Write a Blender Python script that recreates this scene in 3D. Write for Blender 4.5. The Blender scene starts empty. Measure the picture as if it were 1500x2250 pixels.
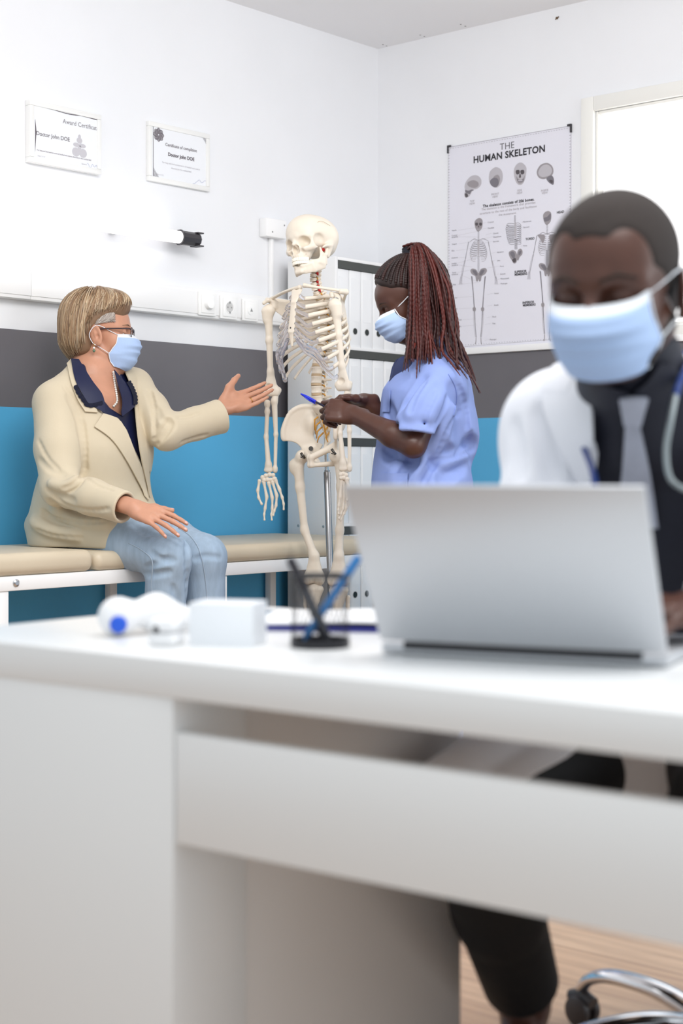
import bpy, bmesh, math, random
import numpy as np
from mathutils import Vector, Matrix

scene = bpy.context.scene
COL = scene.collection
random.seed(7); RNG = np.random.default_rng(7)

# ------------------------------------------------------------------ camera
F_PX = 3405.0; HC = 0.965; YH = 1035.0           # focal length in px, eye height, horizon row
cam_d = bpy.data.cameras.new('camera'); cam = bpy.data.objects.new('camera', cam_d); COL.objects.link(cam)
cam.location = (0, 0, HC); cam.rotation_euler = (math.radians(90), 0, 0)
cam_d.sensor_fit = 'AUTO'; cam_d.sensor_width = 36.0
cam_d.lens = F_PX / 2250.0 * 36.0
cam_d.shift_y = -(1125.0 - YH) / 2250.0
cam_d.clip_start = 0.05; cam_d.clip_end = 60
cam_d.dof.use_dof = True; cam_d.dof.focus_distance = 5.05; cam_d.dof.aperture_fstop = 3.1
cam_d.dof.aperture_blades = 8
scene.camera = cam

# ------------------------------------------------------------------ light
scene.view_settings.view_transform = 'Standard'
scene.view_settings.look = 'None'
scene.view_settings.gamma = 1.0
scene.view_settings.use_curve_mapping = False
scene.view_settings.exposure = 0.08
world = bpy.data.worlds.new('world'); scene.world = world; world.use_nodes = True
bg = world.node_tree.nodes['Background']
bg.inputs[0].default_value = (0.88, 0.95, 1.0, 1); bg.inputs[1].default_value = 0.80

def area_light(name, loc, target, sx, sy, power, col=(1, 1, 1)):
    l = bpy.data.lights.new(name, 'AREA'); l.shape = 'RECTANGLE'; l.size = sx; l.size_y = sy
    l.energy = power; l.color = col
    o = bpy.data.objects.new(name, l); COL.objects.link(o); o.location = loc
    d = Vector(target) - Vector(loc)
    o.rotation_euler = d.to_track_quat('-Z', 'Y').to_euler()
    return o
area_light('overhead_area_light', (0.25, 3.3, 2.72), (0.45, 4.9, 0.6), 1.5, 1.3, 62, (1.0, 0.99, 0.98))
area_light('overhead_area_light', (0.55, 1.35, 2.70), (0.6, 1.6, 0), 1.6, 1.0, 30, (1.0, 0.99, 0.98))
area_light('overhead_area_light', (-1.15, 3.1, 2.70), (0.1, 6.2, 1.0), 1.2, 0.8, 8, (1.0, 0.99, 0.98))  # unseen lamp, added to brighten the left side of the binder shelf
area_light('window_daylight', (3.4, 2.2, 1.9), (-0.4, 5.6, 1.5), 1.6, 1.6, 27, (0.95, 0.98, 1.0))

# ------------------------------------------------------------------ geometry of the room
D0 = 6.6
CX, CY = 80.0 / F_PX * D0, D0                    # the room corner
DLX, DLY = 0.657, 0.754                          # along the left wall (towards the corner)
NX, NY = 0.754, -0.657                           # out of the left wall / along the back wall
def P(px, py, d): return np.array([(px - 750.0) / F_PX * d, d, HC - (py - YH) / F_PX * d])
def LW(s, e, z): return np.array([CX - s * DLX + e * NX, CY - s * DLY + e * NY, z])
def BW(t, e, z): return np.array([CX + t * NX - e * DLX, CY + t * NY - e * DLY, z])
def lw_px(px, py, e=0.0):                        # where a sight line meets the left wall -> (s, z)
    r = (px - 750.0) / F_PX
    d = (-(CX * NX + CY * NY) - e) / -(r * NX + NY)
    x = r * d; s = -((x - CX) * DLX + (d - CY) * DLY)
    return s, HC - (py - YH) / F_PX * d
def bw_px(px, py, e=0.0):                        # ... meets the back wall -> (t, z)
    r = (px - 750.0) / F_PX
    d = (CX * DLX + CY * DLY - e) / (r * DLX + DLY)
    x = r * d; t = (x - CX) * NX + (d - CY) * NY
    return t, HC - (py - YH) / F_PX * d
# ------------------------------------------------------------------ materials
def srgb(c):
    c = np.array(c, float) / 255.0
    return tuple(np.where(c <= 0.04045, c / 12.92, ((c + 0.055) / 1.055) ** 2.4))
def new_mat(name, col, rough=0.5, metal=0.0, spec=0.5, sss=0.0, sss_col=None, trans=0.0, ior=1.45, coat=0.0,
            noise=None, bump=None, emit=None, sheen=0.0):
    """noise = (scale, amount, stretch xyz); bump = (scale, strength, distance, stretch xyz)"""
    m = bpy.data.materials.new(name); m.use_nodes = True
    nt = m.node_tree; b = nt.nodes['Principled BSDF']; L = nt.links
    c = srgb(col) + (1.0,)
    b.inputs['Base Color'].default_value = c
    b.inputs['Roughness'].default_value = rough; b.inputs['Metallic'].default_value = metal
    b.inputs['Specular IOR Level'].default_value = spec; b.inputs['IOR'].default_value = ior
    b.inputs['Transmission Weight'].default_value = trans
    b.inputs['Coat Weight'].default_value = coat
    b.inputs['Sheen Weight'].default_value = sheen
    if sss:
        b.inputs['Subsurface Weight'].default_value = sss
        b.inputs['Subsurface Radius'].default_value = sss_col or (1, 0.4, 0.25)
        b.inputs['Subsurface Scale'].default_value = 0.006
    if emit:
        b.inputs['Emission Color'].default_value = srgb(emit[0]) + (1,); b.inputs['Emission Strength'].default_value = emit[1]
    tc = nt.nodes.new('ShaderNodeTexCoord')
    def noise_node(scale, stretch, detail=4):
        mp = nt.nodes.new('ShaderNodeMapping'); mp.inputs['Scale'].default_value = stretch
        n = nt.nodes.new('ShaderNodeTexNoise'); n.inputs['Scale'].default_value = scale; n.inputs['Detail'].default_value = detail
        L.new(tc.outputs['Object'], mp.inputs['Vector']); L.new(mp.outputs[0], n.inputs['Vector'])
        return n
    if noise:
        sc, amt = noise[0], noise[1]; st = noise[2] if len(noise) > 2 else (1, 1, 1)
        n = noise_node(sc, st)
        r = nt.nodes.new('ShaderNodeValToRGB')
        r.color_ramp.elements[0].position = 0.3; r.color_ramp.elements[1].position = 0.7
        lo = tuple(max(0, x * (1 - amt)) for x in c[:3]) + (1,); hi = tuple(min(1, x * (1 + amt)) for x in c[:3]) + (1,)
        r.color_ramp.elements[0].color = lo; r.color_ramp.elements[1].color = hi
        L.new(n.outputs['Fac'], r.inputs['Fac']); L.new(r.outputs['Color'], b.inputs['Base Color'])
    if bump:
        sc, stg, dist = bump[0], bump[1], bump[2]; st = bump[3] if len(bump) > 3 else (1, 1, 1)
        n = noise_node(sc, st, 3); bp = nt.nodes.new('ShaderNodeBump')
        bp.inputs['Strength'].default_value = stg; bp.inputs['Distance'].default_value = dist
        L.new(n.outputs['Fac'], bp.inputs['Height']); L.new(bp.outputs['Normal'], b.inputs['Normal'])
    return m
def island_mat(name, cols, rough=0.5, spec=0.3):
    """colour picked per strand"""
    m = bpy.data.materials.new(name); m.use_nodes = True; nt = m.node_tree; b = nt.nodes['Principled BSDF']
    g = nt.nodes.new('ShaderNodeNewGeometry'); r = nt.nodes.new('ShaderNodeValToRGB')
    els = r.color_ramp.elements
    while len(els) < len(cols): els.new(0.5)
    for i, c in enumerate(cols):
        els[i].position = i / max(1, len(cols) - 1); els[i].color = srgb(c) + (1,)
    nt.links.new(g.outputs['Random Per Island'], r.inputs['Fac']); nt.links.new(r.outputs['Color'], b.inputs['Base Color'])
    b.inputs['Roughness'].default_value = rough; b.inputs['Specular IOR Level'].default_value = spec
    return m

# ------------------------------------------------------------------ objects
def V3(a): return Vector((float(a[0]), float(a[1]), float(a[2])))
def empty(name, loc, label=None, cat=None, group=None):
    o = bpy.data.objects.new(name, None); o.empty_display_size = 0.05; o.location = V3(loc); COL.objects.link(o)
    return tag(o, label, cat, group)
def tag(o, label=None, cat=None, group=None, kind=None):
    if label: o['label'] = label
    if cat: o['category'] = cat
    if group: o['group'] = group
    if kind: o['kind'] = kind
    return o
def link_mesh(name, me, mat, parent=None, origin=None):
    """world-space mesh data -> object whose origin is `origin`; parented without moving"""
    mats = mat if isinstance(mat, (list, tuple)) else [mat]
    for m in mats: me.materials.append(m)
    o = bpy.data.objects.new(name, me); COL.objects.link(o)
    if origin is None:
        n = len(me.vertices); co = np.empty(n * 3, 'f'); me.vertices.foreach_get('co', co); co = co.reshape(-1, 3)
        origin = co.mean(0) if n else (0, 0, 0)
    origin = V3(origin)
    me.transform(Matrix.Translation(-origin))
    o.location = origin
    if parent is not None:
        off = Vector((0, 0, 0)); q = parent
        while q is not None: off += q.location; q = q.parent
        o.parent = parent; o.location = origin - off
    return o
class MB:
    """collects shapes, then builds ONE mesh"""
    def __init__(s): s.v = []; s.f = []; s.n = 0; s.mi = []
    def add(s, verts, faces, mi=0):
        verts = np.asarray(verts, float); s.v.append(verts)
        for f in faces: s.f.append([i + s.n for i in f]); s.mi.append(mi)
        s.n += len(verts)
    def box(s, c, h, R=None, mi=0):
        c = np.asarray(c, float); h = np.asarray(h, float)
        p = np.array([[x, y, z] for x in (-1, 1) for y in (-1, 1) for z in (-1, 1)], float) * h
        if R is not None: p = p @ np.asarray(R).T
        s.add(p + c, [(0, 1, 3, 2), (4, 6, 7, 5), (0, 4, 5, 1), (2, 3, 7, 6), (0, 2, 6, 4), (1, 5, 7, 3)], mi)
    def hexa(s, pts, mi=0):  # 8 pts: bottom 4 ccw, top 4 ccw
        s.add(pts, [(3, 2, 1, 0), (4, 5, 6, 7), (0, 1, 5, 4), (1, 2, 6, 5), (2, 3, 7, 6), (3, 0, 4, 7)], mi)
    def tube(s, pts, r, seg=8, caps=True, mi=0, flat=None, up=None):
        """r scalar/list; flat = list/scalar ratio of the second axis"""
        pts = np.asarray(pts, float); n = len(pts)
        r = np.full(n, r, float) if np.isscalar(r) else np.asarray(r, float)
        fl = np.full(n, 1.0 if flat is None else flat, float) if (flat is None or np.isscalar(flat)) else np.asarray(flat, float)
        t = np.gradient(pts, axis=0); t /= np.linalg.norm(t, axis=1)[:, None] + 1e-12
        u = np.cross(t[0], up if up is not None else ([0, 0, 1] if abs(t[0][2]) < 0.9 else [1, 0, 0])); u /= np.linalg.norm(u)
        a = np.linspace(0, 2 * math.pi, seg, endpoint=False); V = []
        for i in range(n):
            if up is not None:
                uu = np.cross(t[i], up)
                if np.linalg.norm(uu) > 1e-4: u = uu
            u = u - t[i] * np.dot(u, t[i]); u /= np.linalg.norm(u) + 1e-12
            w = np.cross(t[i], u)
            V.append(pts[i] + r[i] * (np.cos(a)[:, None] * u + fl[i] * np.sin(a)[:, None] * w))
        V = np.concatenate(V); Fc = []
        for i in range(n - 1):
            for j in range(seg):
                k = (j + 1) % seg
                Fc.append((i * seg + j, i * seg + k, (i + 1) * seg + k, (i + 1) * seg + j))
        if caps: Fc.append(tuple(range(seg - 1, -1, -1))); Fc.append(tuple((n - 1) * seg + j for j in range(seg)))
        s.add(V, Fc, mi)
    def lathe(s, c, prof, axis=(0, 0, 1), seg=24, mi=0):
        """prof = [(r, h)...]"""
        R = basis_z(axis); a = np.linspace(0, 2 * math.pi, seg, endpoint=False); V = []
        for r, h in prof:
            V.append(np.stack([r * np.cos(a), r * np.sin(a), np.full(seg, h)], 1))
        V = np.concatenate(V) @ R.T + np.asarray(c, float); n = len(prof); Fc = []
        for i in range(n - 1):
            for j in range(seg):
                k = (j + 1) % seg
                Fc.append((i * seg + j, i * seg + k, (i + 1) * seg + k, (i + 1) * seg + j))
        Fc.append(tuple(range(seg - 1, -1, -1))); Fc.append(tuple((n - 1) * seg + j for j in range(seg)))
        s.add(V, Fc, mi)
    def ball(s, c, r, seg=12, R=None, mi=0):
        r = np.full(3, r, float) if np.isscalar(r) else np.asarray(r, float)
        V = [[0, 0, 1]]; n = seg // 2
        for i in range(1, n):
            th = math.pi * i / n
            for j in range(seg): V.append([math.sin(th) * math.cos(2 * math.pi * j / seg), math.sin(th) * math.sin(2 * math.pi * j / seg), math.cos(th)])
        V.append([0, 0, -1]); V = np.array(V) * r; Fc = []
        for j in range(seg): Fc.append((0, 1 + j, 1 + (j + 1) % seg))
        for i in range(n - 2):
            for j in range(seg):
                k = (j + 1) % seg; a = 1 + i * seg; b = a + seg
                Fc.append((a + j, b + j, b + k, a + k))
        e = len(V) - 1; a = 1 + (n - 2) * seg
        for j in range(seg): Fc.append((a + j, e, a + (j + 1) % seg))
        if R is not None: V = V @ np.asarray(R).T
        s.add(V + np.asarray(c, float), Fc, mi)
    def sheet(s, G, th=0.0, mi=0):
        """G[n][m][3] grid; th = thickness given along the normals"""
        G = np.asarray(G, float); n, m, _ = G.shape
        idx = lambda i, j: i * m + j
        Fc = [(idx(i, j), idx(i, j + 1), idx(i + 1, j + 1), idx(i + 1, j)) for i in range(n - 1) for j in range(m - 1)]
        if th == 0: s.add(G.reshape(-1, 3), Fc, mi); return
        nu = np.cross(np.gradient(G, axis=1), np.gradient(G, axis=0)); nu /= np.linalg.norm(nu, axis=2)[..., None] + 1e-12
        V = np.concatenate([G.reshape(-1, 3), (G + nu * th).reshape(-1, 3)]); o = n * m
        F2 = [tuple(reversed([q + o for q in f])) for f in Fc]
        rim = [idx(0, j) for j in range(m)] + [idx(i, m - 1) for i in range(1, n)] + [idx(n - 1, j) for j in range(m - 2, -1, -1)] + [idx(i, 0) for i in range(n - 2, 0, -1)]
        F3 = [(rim[k], rim[k] + o, rim[(k + 1) % len(rim)] + o, rim[(k + 1) % len(rim)]) for k in range(len(rim))]
        s.add(V, Fc + F2 + F3, mi)
    def mesh(s, name, smooth=False, sharp=None):
        me = bpy.data.meshes.new(name)
        me.from_pydata(np.concatenate(s.v).tolist(), [], s.f); me.validate()
        if any(s.mi) and len(me.polygons) == len(s.mi): me.polygons.foreach_set('material_index', s.mi)
        bm = bmesh.new(); bm.from_mesh(me); bmesh.ops.recalc_face_normals(bm, faces=bm.faces); bm.to_mesh(me); bm.free()
        if smooth:
            me.polygons.foreach_set('use_smooth', [True] * len(me.polygons))
            if sharp: me.set_sharp_from_angle(angle=math.radians(sharp))
        me.update(); return me
    def build(s, name, mat, parent=None, smooth=False, sharp=None, bevel=0.0, origin=None, bseg=2):
        me = s.mesh(name, smooth, sharp)
        if bevel:
            bm = bmesh.new(); bm.from_mesh(me)
            ed = [e for e in bm.edges if len(e.link_faces) == 2 and e.calc_face_angle(0) > 0.5]
            bmesh.ops.bevel(bm, geom=ed, offset=bevel, segments=bseg, affect='EDGES', profile=0.5)
            bm.to_mesh(me); bm.free()
            me.polygons.foreach_set('use_smooth', [True] * len(me.polygons)); me.set_sharp_from_angle(angle=math.radians(40))
        return link_mesh(name, me, mat, parent, origin)
def basis_z(axis):
    z = np.asarray(axis, float); z = z / np.linalg.norm(z)
    x = np.cross([0, 0, 1], z) if abs(z[2]) < 0.95 else np.cross([0, 1, 0], z)
    x /= np.linalg.norm(x); return np.stack([x, np.cross(z, x), z], 1)
def frame(fwd, up=(0, 0, 1)):
    """columns: forward, left, up"""
    f = np.asarray(fwd, float); f = f / np.linalg.norm(f)
    l = np.cross(up, f); l /= np.linalg.norm(l); return np.stack([f, l, np.cross(f, l)], 1)
def catmull(pts, n=8, closed=False):
    p = np.asarray(pts, float); m = len(p); out = []
    rng = range(m) if closed else range(m - 1)
    for i in rng:
        a, b, c, d = (p[(i - 1) % m], p[i], p[(i + 1) % m], p[(i + 2) % m]) if closed else (p[max(i - 1, 0)], p[i], p[i + 1], p[min(i + 2, m - 1)])
        for t in np.linspace(0, 1, n, endpoint=False):
            out.append(0.5 * (2 * b + (c - a) * t + (2 * a - 5 * b + 4 * c - d) * t * t + (3 * b - a - 3 * c + d) * t ** 3))
    if not closed: out.append(p[-1])
    return np.array(out)
def resample(pts, n):
    p = np.asarray(pts, float); s = np.concatenate([[0], np.cumsum(np.linalg.norm(np.diff(p, axis=0), axis=1))])
    q = np.linspace(0, s[-1], n); return np.stack([np.interp(q, s, p[:, k]) for k in range(p.shape[1])], 1)

# ------------------------------------------------------------------ signed-distance modelling of organic forms
I3 = np.eye(3)
class Prim:
    def __init__(s, fn, c, r): s.fn = fn; s.c = np.asarray(c, float); s.r = r
def rc(p0, p1, r0, r1=None):
    p0 = np.asarray(p0, float); p1 = np.asarray(p1, float); r1 = r0 if r1 is None else r1
    ab = p1 - p0; L2 = max(ab @ ab, 1e-12)
    def fn(p):
        q = p - p0; t = np.clip((q @ ab) / L2, 0, 1)
        return np.linalg.norm(q - t[:, None] * ab, axis=1) - (r0 + (r1 - r0) * t)
    return Prim(fn, (p0 + p1) / 2, math.sqrt(L2) / 2 + max(r0, r1))
def ell(c, r, R=I3):
    c = np.asarray(c, float); r = np.full(3, r, float) if np.isscalar(r) else np.asarray(r, float); R = np.asarray(R)
    def fn(p):
        q = (p - c) @ R; k0 = np.linalg.norm(q / r, axis=1); k1 = np.linalg.norm(q / (r * r), axis=1)
        return np.where(k0 > 1e-6, k0 * (k0 - 1) / (k1 + 1e-9), -r.min())
    return Prim(fn, c, r.max())
def lc(p0, p1, xd, ab0, ab1):
    """cone of elliptic section: half axes a (along xd) and b"""
    p0 = np.asarray(p0, float); p1 = np.asarray(p1, float); w = p1 - p0; L = np.linalg.norm(w); w = w / L
    x = np.asarray(xd, float); x = x - w * (x @ w); x /= np.linalg.norm(x); y = np.cross(w, x)
    def fn(p):
        q = p - p0; h = q @ w; t = np.clip(h / L, 0, 1); a = ab0[0] + (ab1[0] - ab0[0]) * t; b = ab0[1] + (ab1[1] - ab0[1]) * t
        o = h - t * L; m = np.minimum(a, b); u = q @ x; v = q @ y
        k0 = np.sqrt((u / a) ** 2 + (v / b) ** 2 + (o / m) ** 2)
        k1 = np.sqrt((u / a ** 2) ** 2 + (v / b ** 2) ** 2 + (o / m ** 2) ** 2)
        return np.where(k0 > 1e-6, k0 * (k0 - 1) / (k1 + 1e-9), -m)
    return Prim(fn, (p0 + p1) / 2, L / 2 + max(*ab0, *ab1))
def bx(c, h, R=I3, r=0.0):
    c = np.asarray(c, float); h = np.asarray(h, float) - r; R = np.asarray(R)
    def fn(p):
        q = np.abs((p - c) @ R) - h
        return np.linalg.norm(np.maximum(q, 0), axis=1) + np.minimum(q.max(1), 0) - r
    return Prim(fn, c, float(np.linalg.norm(h)) + r)
def poly_sd(p, V):
    d = np.full(len(p), 1e9); s = np.ones(len(p)); n = len(V)
    for i in range(n):
        a = V[i]; b = V[i - 1]; e = b - a; w = p - a
        t = np.clip((w @ e) / (e @ e + 1e-12), 0, 1); q = w - t[:, None] * e
        d = np.minimum(d, (q * q).sum(1))
        c1 = p[:, 1] >= a[1]; c2 = p[:, 1] < b[1]; c3 = e[0] * w[:, 1] > e[1] * w[:, 0]
        f = (c1 & c2 & c3) | (~c1 & ~c2 & ~c3); s = np.where(f, -s, s)
    return s * np.sqrt(d)
def prism(V, o, ux, uy, h, r=0.0):
    """polygon V (2-D) in the plane o,ux,uy, half thickness h"""
    V = np.asarray(V, float); o = np.asarray(o, float); ux = np.asarray(ux, float); uy = np.asarray(uy, float); n = np.cross(ux, uy)
    def fn(p):
        q = p - o; a = poly_sd(np.stack([q @ ux, q @ uy], 1), V) + r; b = np.abs(q @ n) - h + r
        return np.minimum(np.maximum(a, b), 0) + np.sqrt(np.maximum(a, 0) ** 2 + np.maximum(b, 0) ** 2) - r
    m = V.mean(0); return Prim(fn, o + ux * m[0] + uy * m[1], float(np.linalg.norm(V - m, axis=1).max()) + h)
def half(n, c):
    n = np.asarray(n, float); n = n / np.linalg.norm(n); c = np.asarray(c, float)
    return Prim(lambda p: (p - c) @ n, c, 1e6)
class SDF:
    def __init__(s): s.ops = []
    def add(s, pr, k=0.0): s.ops.append(('a', pr, k)); return s
    def sub(s, pr, k=0.0): s.ops.append(('s', pr, k)); return s
    def inter(s, pr, k=0.0): s.ops.append(('i', pr, k)); return s
    def ev(s, p, ops=None):
        d = np.full(len(p), 10.0)
        for op, pr, k in (s.ops if ops is None else ops):
            b = pr.fn(p)
            if op == 'a':
                if k: h = np.maximum(k - np.abs(d - b), 0) / k; d = np.minimum(d, b) - h * h * k * 0.25
                else: d = np.minimum(d, b)
            else:
                if op == 's': b = -b
                if k: h = np.maximum(k - np.abs(d - b), 0) / k; d = np.maximum(d, b) + h * h * k * 0.25
                else: d = np.maximum(d, b)
        return d
    def mesh(s, name, res, smooth_iter=1):
        lo = np.min([o[1].c - o[1].r for o in s.ops if o[0] == 'a'], 0) - res * 4
        hi = np.max([o[1].c + o[1].r for o in s.ops if o[0] == 'a'], 0) + res * 4
        N = 12; B = N * res; nb = np.ceil((hi - lo) / B).astype(int)
        g = np.stack(np.meshgrid(*[np.arange(k) for k in nb], indexing='ij'), -1).reshape(-1, 3)
        cen = lo + (g + 0.5) * B; rb = B * 0.8661
        dv = s.ev(cen); act = np.abs(dv) < rb * 1.7 + 0.004
        g = g[act]; cen = cen[act]
        a1 = np.arange(N + 1); off = np.stack(np.meshgrid(a1, a1, a1, indexing='ij'), -1).reshape(-1, 3)
        blocks = []; gb = []
        for gi, ci in zip(g, cen):
            ops = [o for o in s.ops if o[0] == 'i' or np.linalg.norm(ci - o[1].c) < o[1].r + rb * 2.4 + o[2] + 0.01]
            if not any(o[0] == 'a' for o in ops): continue
            v = s.ev(lo + (gi * N + off) * res, ops)
            if v.min() < 0 < v.max(): blocks.append(v.reshape(N + 1, N + 1, N + 1)); gb.append(gi)
        Vv = np.array(blocks, 'f'); gb = np.array(gb); dim = nb * N + 2
        sg = Vv < 0
        c8 = [(i, j, k) for i in (0, 1) for j in (0, 1) for k in (0, 1)]
        sl = lambda A, c: A[:, c[0]:c[0] + N, c[1]:c[1] + N, c[2]:c[2] + N]
        cnt = sum(sl(sg, c).astype(np.int8) for c in c8); mk = (cnt > 0) & (cnt < 8)
        ib, ix, iy, iz = np.nonzero(mk)
        num = np.zeros((len(ib), 3)); den = np.zeros(len(ib))
        for a in range(8):
            for ax in range(3):
                c = c8[a]
                if c[ax]: continue
                e = list(c); e[ax] = 1
                va = Vv[ib, ix + c[0], iy + c[1], iz + c[2]]; vb = Vv[ib, ix + e[0], iy + e[1], iz + e[2]]
                m = (va < 0) != (vb < 0); t = np.where(m, va / (va - vb + 1e-20), 0)
                pt = np.tile(np.array(c, float), (len(ib), 1)); pt[:, ax] = t
                num[m] += pt[m]; den[m] += 1
        gidx = gb[ib] * N + np.stack([ix, iy, iz], 1)
        verts = lo + (gidx + num / den[:, None]) * res
        key = (gidx[:, 0] * dim[1] + gidx[:, 1]) * dim[2] + gidx[:, 2]
        order = np.argsort(key); ks = key[order]
        quads = []
        for ax in range(3):
            e = [0, 0, 0]; e[ax] = 1
            A = sg[:, :N, :N, :N]; Bq = sg[:, e[0]:e[0] + N, e[1]:e[1] + N, e[2]:e[2] + N]
            jb, jx, jy, jz = np.nonzero(A != Bq); flip = A[jb, jx, jy, jz]
            gi = gb[jb] * N + np.stack([jx, jy, jz], 1)
            u, w = [(1, 2), (2, 0), (0, 1)][ax]
            cells = []
            for du, dw in ((0, 0), (-1, 0), (-1, -1), (0, -1)):
                h = gi.copy(); h[:, u] += du; h[:, w] += dw; cells.append((h[:, 0] * dim[1] + h[:, 1]) * dim[2] + h[:, 2])
            ids = []; ok = np.ones(len(gi), bool)
            for kk in cells:
                pos = np.clip(np.searchsorted(ks, kk), 0, len(ks) - 1); ok &= ks[pos] == kk; ids.append(order[pos])
            q = np.stack(ids, 1); q[~flip] = q[~flip][:, ::-1]; quads.append(q[ok])
        quads = np.concatenate(quads)
        for _ in range(smooth_iter):       # light relaxation
            acc = np.zeros_like(verts); n = np.zeros(len(verts))
            for a, b in ((0, 1), (1, 2), (2, 3), (3, 0)):
                np.add.at(acc, quads[:, a], verts[quads[:, b]]); np.add.at(n, quads[:, a], 1)
                np.add.at(acc, quads[:, b], verts[quads[:, a]]); np.add.at(n, quads[:, b], 1)
            m = n > 0; verts[m] = 0.5 * verts[m] + 0.5 * acc[m] / n[m][:, None]
        me = bpy.data.meshes.new(name)
        me.vertices.add(len(verts)); me.vertices.foreach_set('co', verts.astype('f').ravel())
        nq = len(quads); me.loops.add(nq * 4); me.loops.foreach_set('vertex_index', quads.astype('i').ravel())
        me.polygons.add(nq); me.polygons.foreach_set('loop_start', np.arange(0, nq * 4, 4, dtype='i'))
        me.polygons.foreach_set('use_smooth', np.ones(nq, bool))
        me.update(calc_edges=True); me.validate(); return me
    def build(s, name, res, mat, parent=None, it=1, origin=None):
        return link_mesh(name, s.mesh(name, res, it), mat, parent, origin)
    def cast(s, o, d, tmax=1.0, off=0.0, n=60):
        """march rays o+d*t; returns hit points (or the end point)"""
        o = np.atleast_2d(np.asarray(o, float)); d = np.broadcast_to(np.asarray(d, float), o.shape); d = d / np.linalg.norm(d, axis=1)[:, None]
        t = np.zeros(len(o)); lim = np.broadcast_to(np.asarray(tmax, float), t.shape)
        for _ in range(n):
            t = np.minimum(t + 0.7 * (s.ev(o + d * t[:, None]) - off), lim)
        return o + d * t[:, None], t
    def drape(s, edges, d, off=0.003, n=14, m=10, lift=0.25):
        """edges = two polylines; grid between them pushed along d onto the form"""
        A = resample(edges[0], n); B = resample(edges[1], n); d = np.asarray(d, float) / np.linalg.norm(d)
        G = A[:, None] * (1 - np.linspace(0, 1, m))[None, :, None] + B[:, None] * np.linspace(0, 1, m)[None, :, None]
        h, t = s.cast(G.reshape(-1, 3) - d * lift, d, lift * 2.2, off)
        return h.reshape(n, m, 3)
    def onto(s, pts, d, off=0.0, lift=0.25):
        d = np.asarray(d, float) / np.linalg.norm(d); h, t = s.cast(np.asarray(pts, float) - d * lift, d, lift * 2.2, off); return h

def text_mb(mb, txt, to3, x, y, size, align='CENTER', bold=0.0, h=0.0006, slant=0.0, mi=0, spacing=1.0):
    """lettering laid on a surface: to3(u, v, lift) gives the 3-D point"""
    c = bpy.data.curves.new('txt', 'FONT'); c.body = txt; c.size = size; c.align_x = align; c.offset = bold; c.space_character = spacing
    c.resolution_u = 3; o = bpy.data.objects.new('txt', c); COL.objects.link(o)
    dg = bpy.context.evaluated_depsgraph_get(); me = o.evaluated_get(dg).to_mesh()
    vs = [v.co.copy() for v in me.vertices]; fs = [tuple(p.vertices) for p in me.polygons]
    w = (max(v.x for v in vs) - min(v.x for v in vs)) if vs else 0
    if fs: mb.add([to3(x + v.x + slant * v.y, y + v.y, h) for v in vs], fs, mi)
    bpy.data.objects.remove(o); bpy.data.curves.remove(c)
    return w
# ================================================================== setting
M_WALL = new_mat('wall_paint', (238, 239, 242), 0.75, noise=(3, 0.012), bump=(180, 0.12, 0.001))
M_CEIL = new_mat('ceiling_paint', (240, 240, 242), 0.85)
M_GREY = new_mat('grey_board', (104, 102, 107), 0.38, noise=(4, 0.03))
M_BLUE = new_mat('blue_board', (84, 170, 216), 0.42, noise=(4, 0.02))
M_WHITE = new_mat('white_plastic', (242, 242, 242), 0.35)
M_FRAME = new_mat('window_frame_paint', (240, 239, 234), 0.5)
ZC = 2.762
RW = np.array([[-DLX, NX, 0], [-DLY, NY, 0], [0, 0, 1]], float)      # columns: s, e, z (left wall)
RB = np.array([[NX, -DLX, 0], [NY, -DLY, 0], [0, 0, 1]], float)      # columns: t, e, z (back wall)
def lw_box(mb, s0, s1, e0, e1, z0, z1, mi=0): mb.box(LW((s0 + s1) / 2, (e0 + e1) / 2, (z0 + z1) / 2), ((s1 - s0) / 2, (e1 - e0) / 2, (z1 - z0) / 2), RW, mi)
def bw_box(mb, t0, t1, e0, e1, z0, z1, mi=0): mb.box(BW((t0 + t1) / 2, (e0 + e1) / 2, (z0 + z1) / 2), ((t1 - t0) / 2, (e1 - e0) / 2, (z1 - z0) / 2), RB, mi)
def struct(name, mb, m, **k): return tag(mb.build(name, m, **k), kind='structure')
Z_BAND0, Z_BAND1 = 1.178, 1.437
m = MB(); lw_box(m, -0.12, 4.2, -0.12, 0, 0, ZC); struct('wall_left', m, M_WALL)
# window opening in the back wall
tw0, zw1 = bw_px(1308, 245); tw1 = tw0 + 1.1; zw0 = 1.50
m = MB()
bw_box(m, 0, tw0, -0.12, 0, 0, ZC); bw_box(m, tw1, 3.4, -0.12, 0, 0, ZC)
bw_box(m, tw0, tw1, -0.12, 0, 0, zw0); bw_box(m, tw0, tw1, -0.12, 0, zw1, ZC)
WALL_BACK = struct('wall_back', m, M_WALL)
m = MB(); lw_box(m, -0.12, 4.2, -0.12, 4.0, ZC, ZC + 0.1); CEIL = struct('ceiling', m, M_CEIL)
m = MB(); lw_box(m, -0.12, 7.6, -0.12, 4.4, -0.1, 0)
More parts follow.
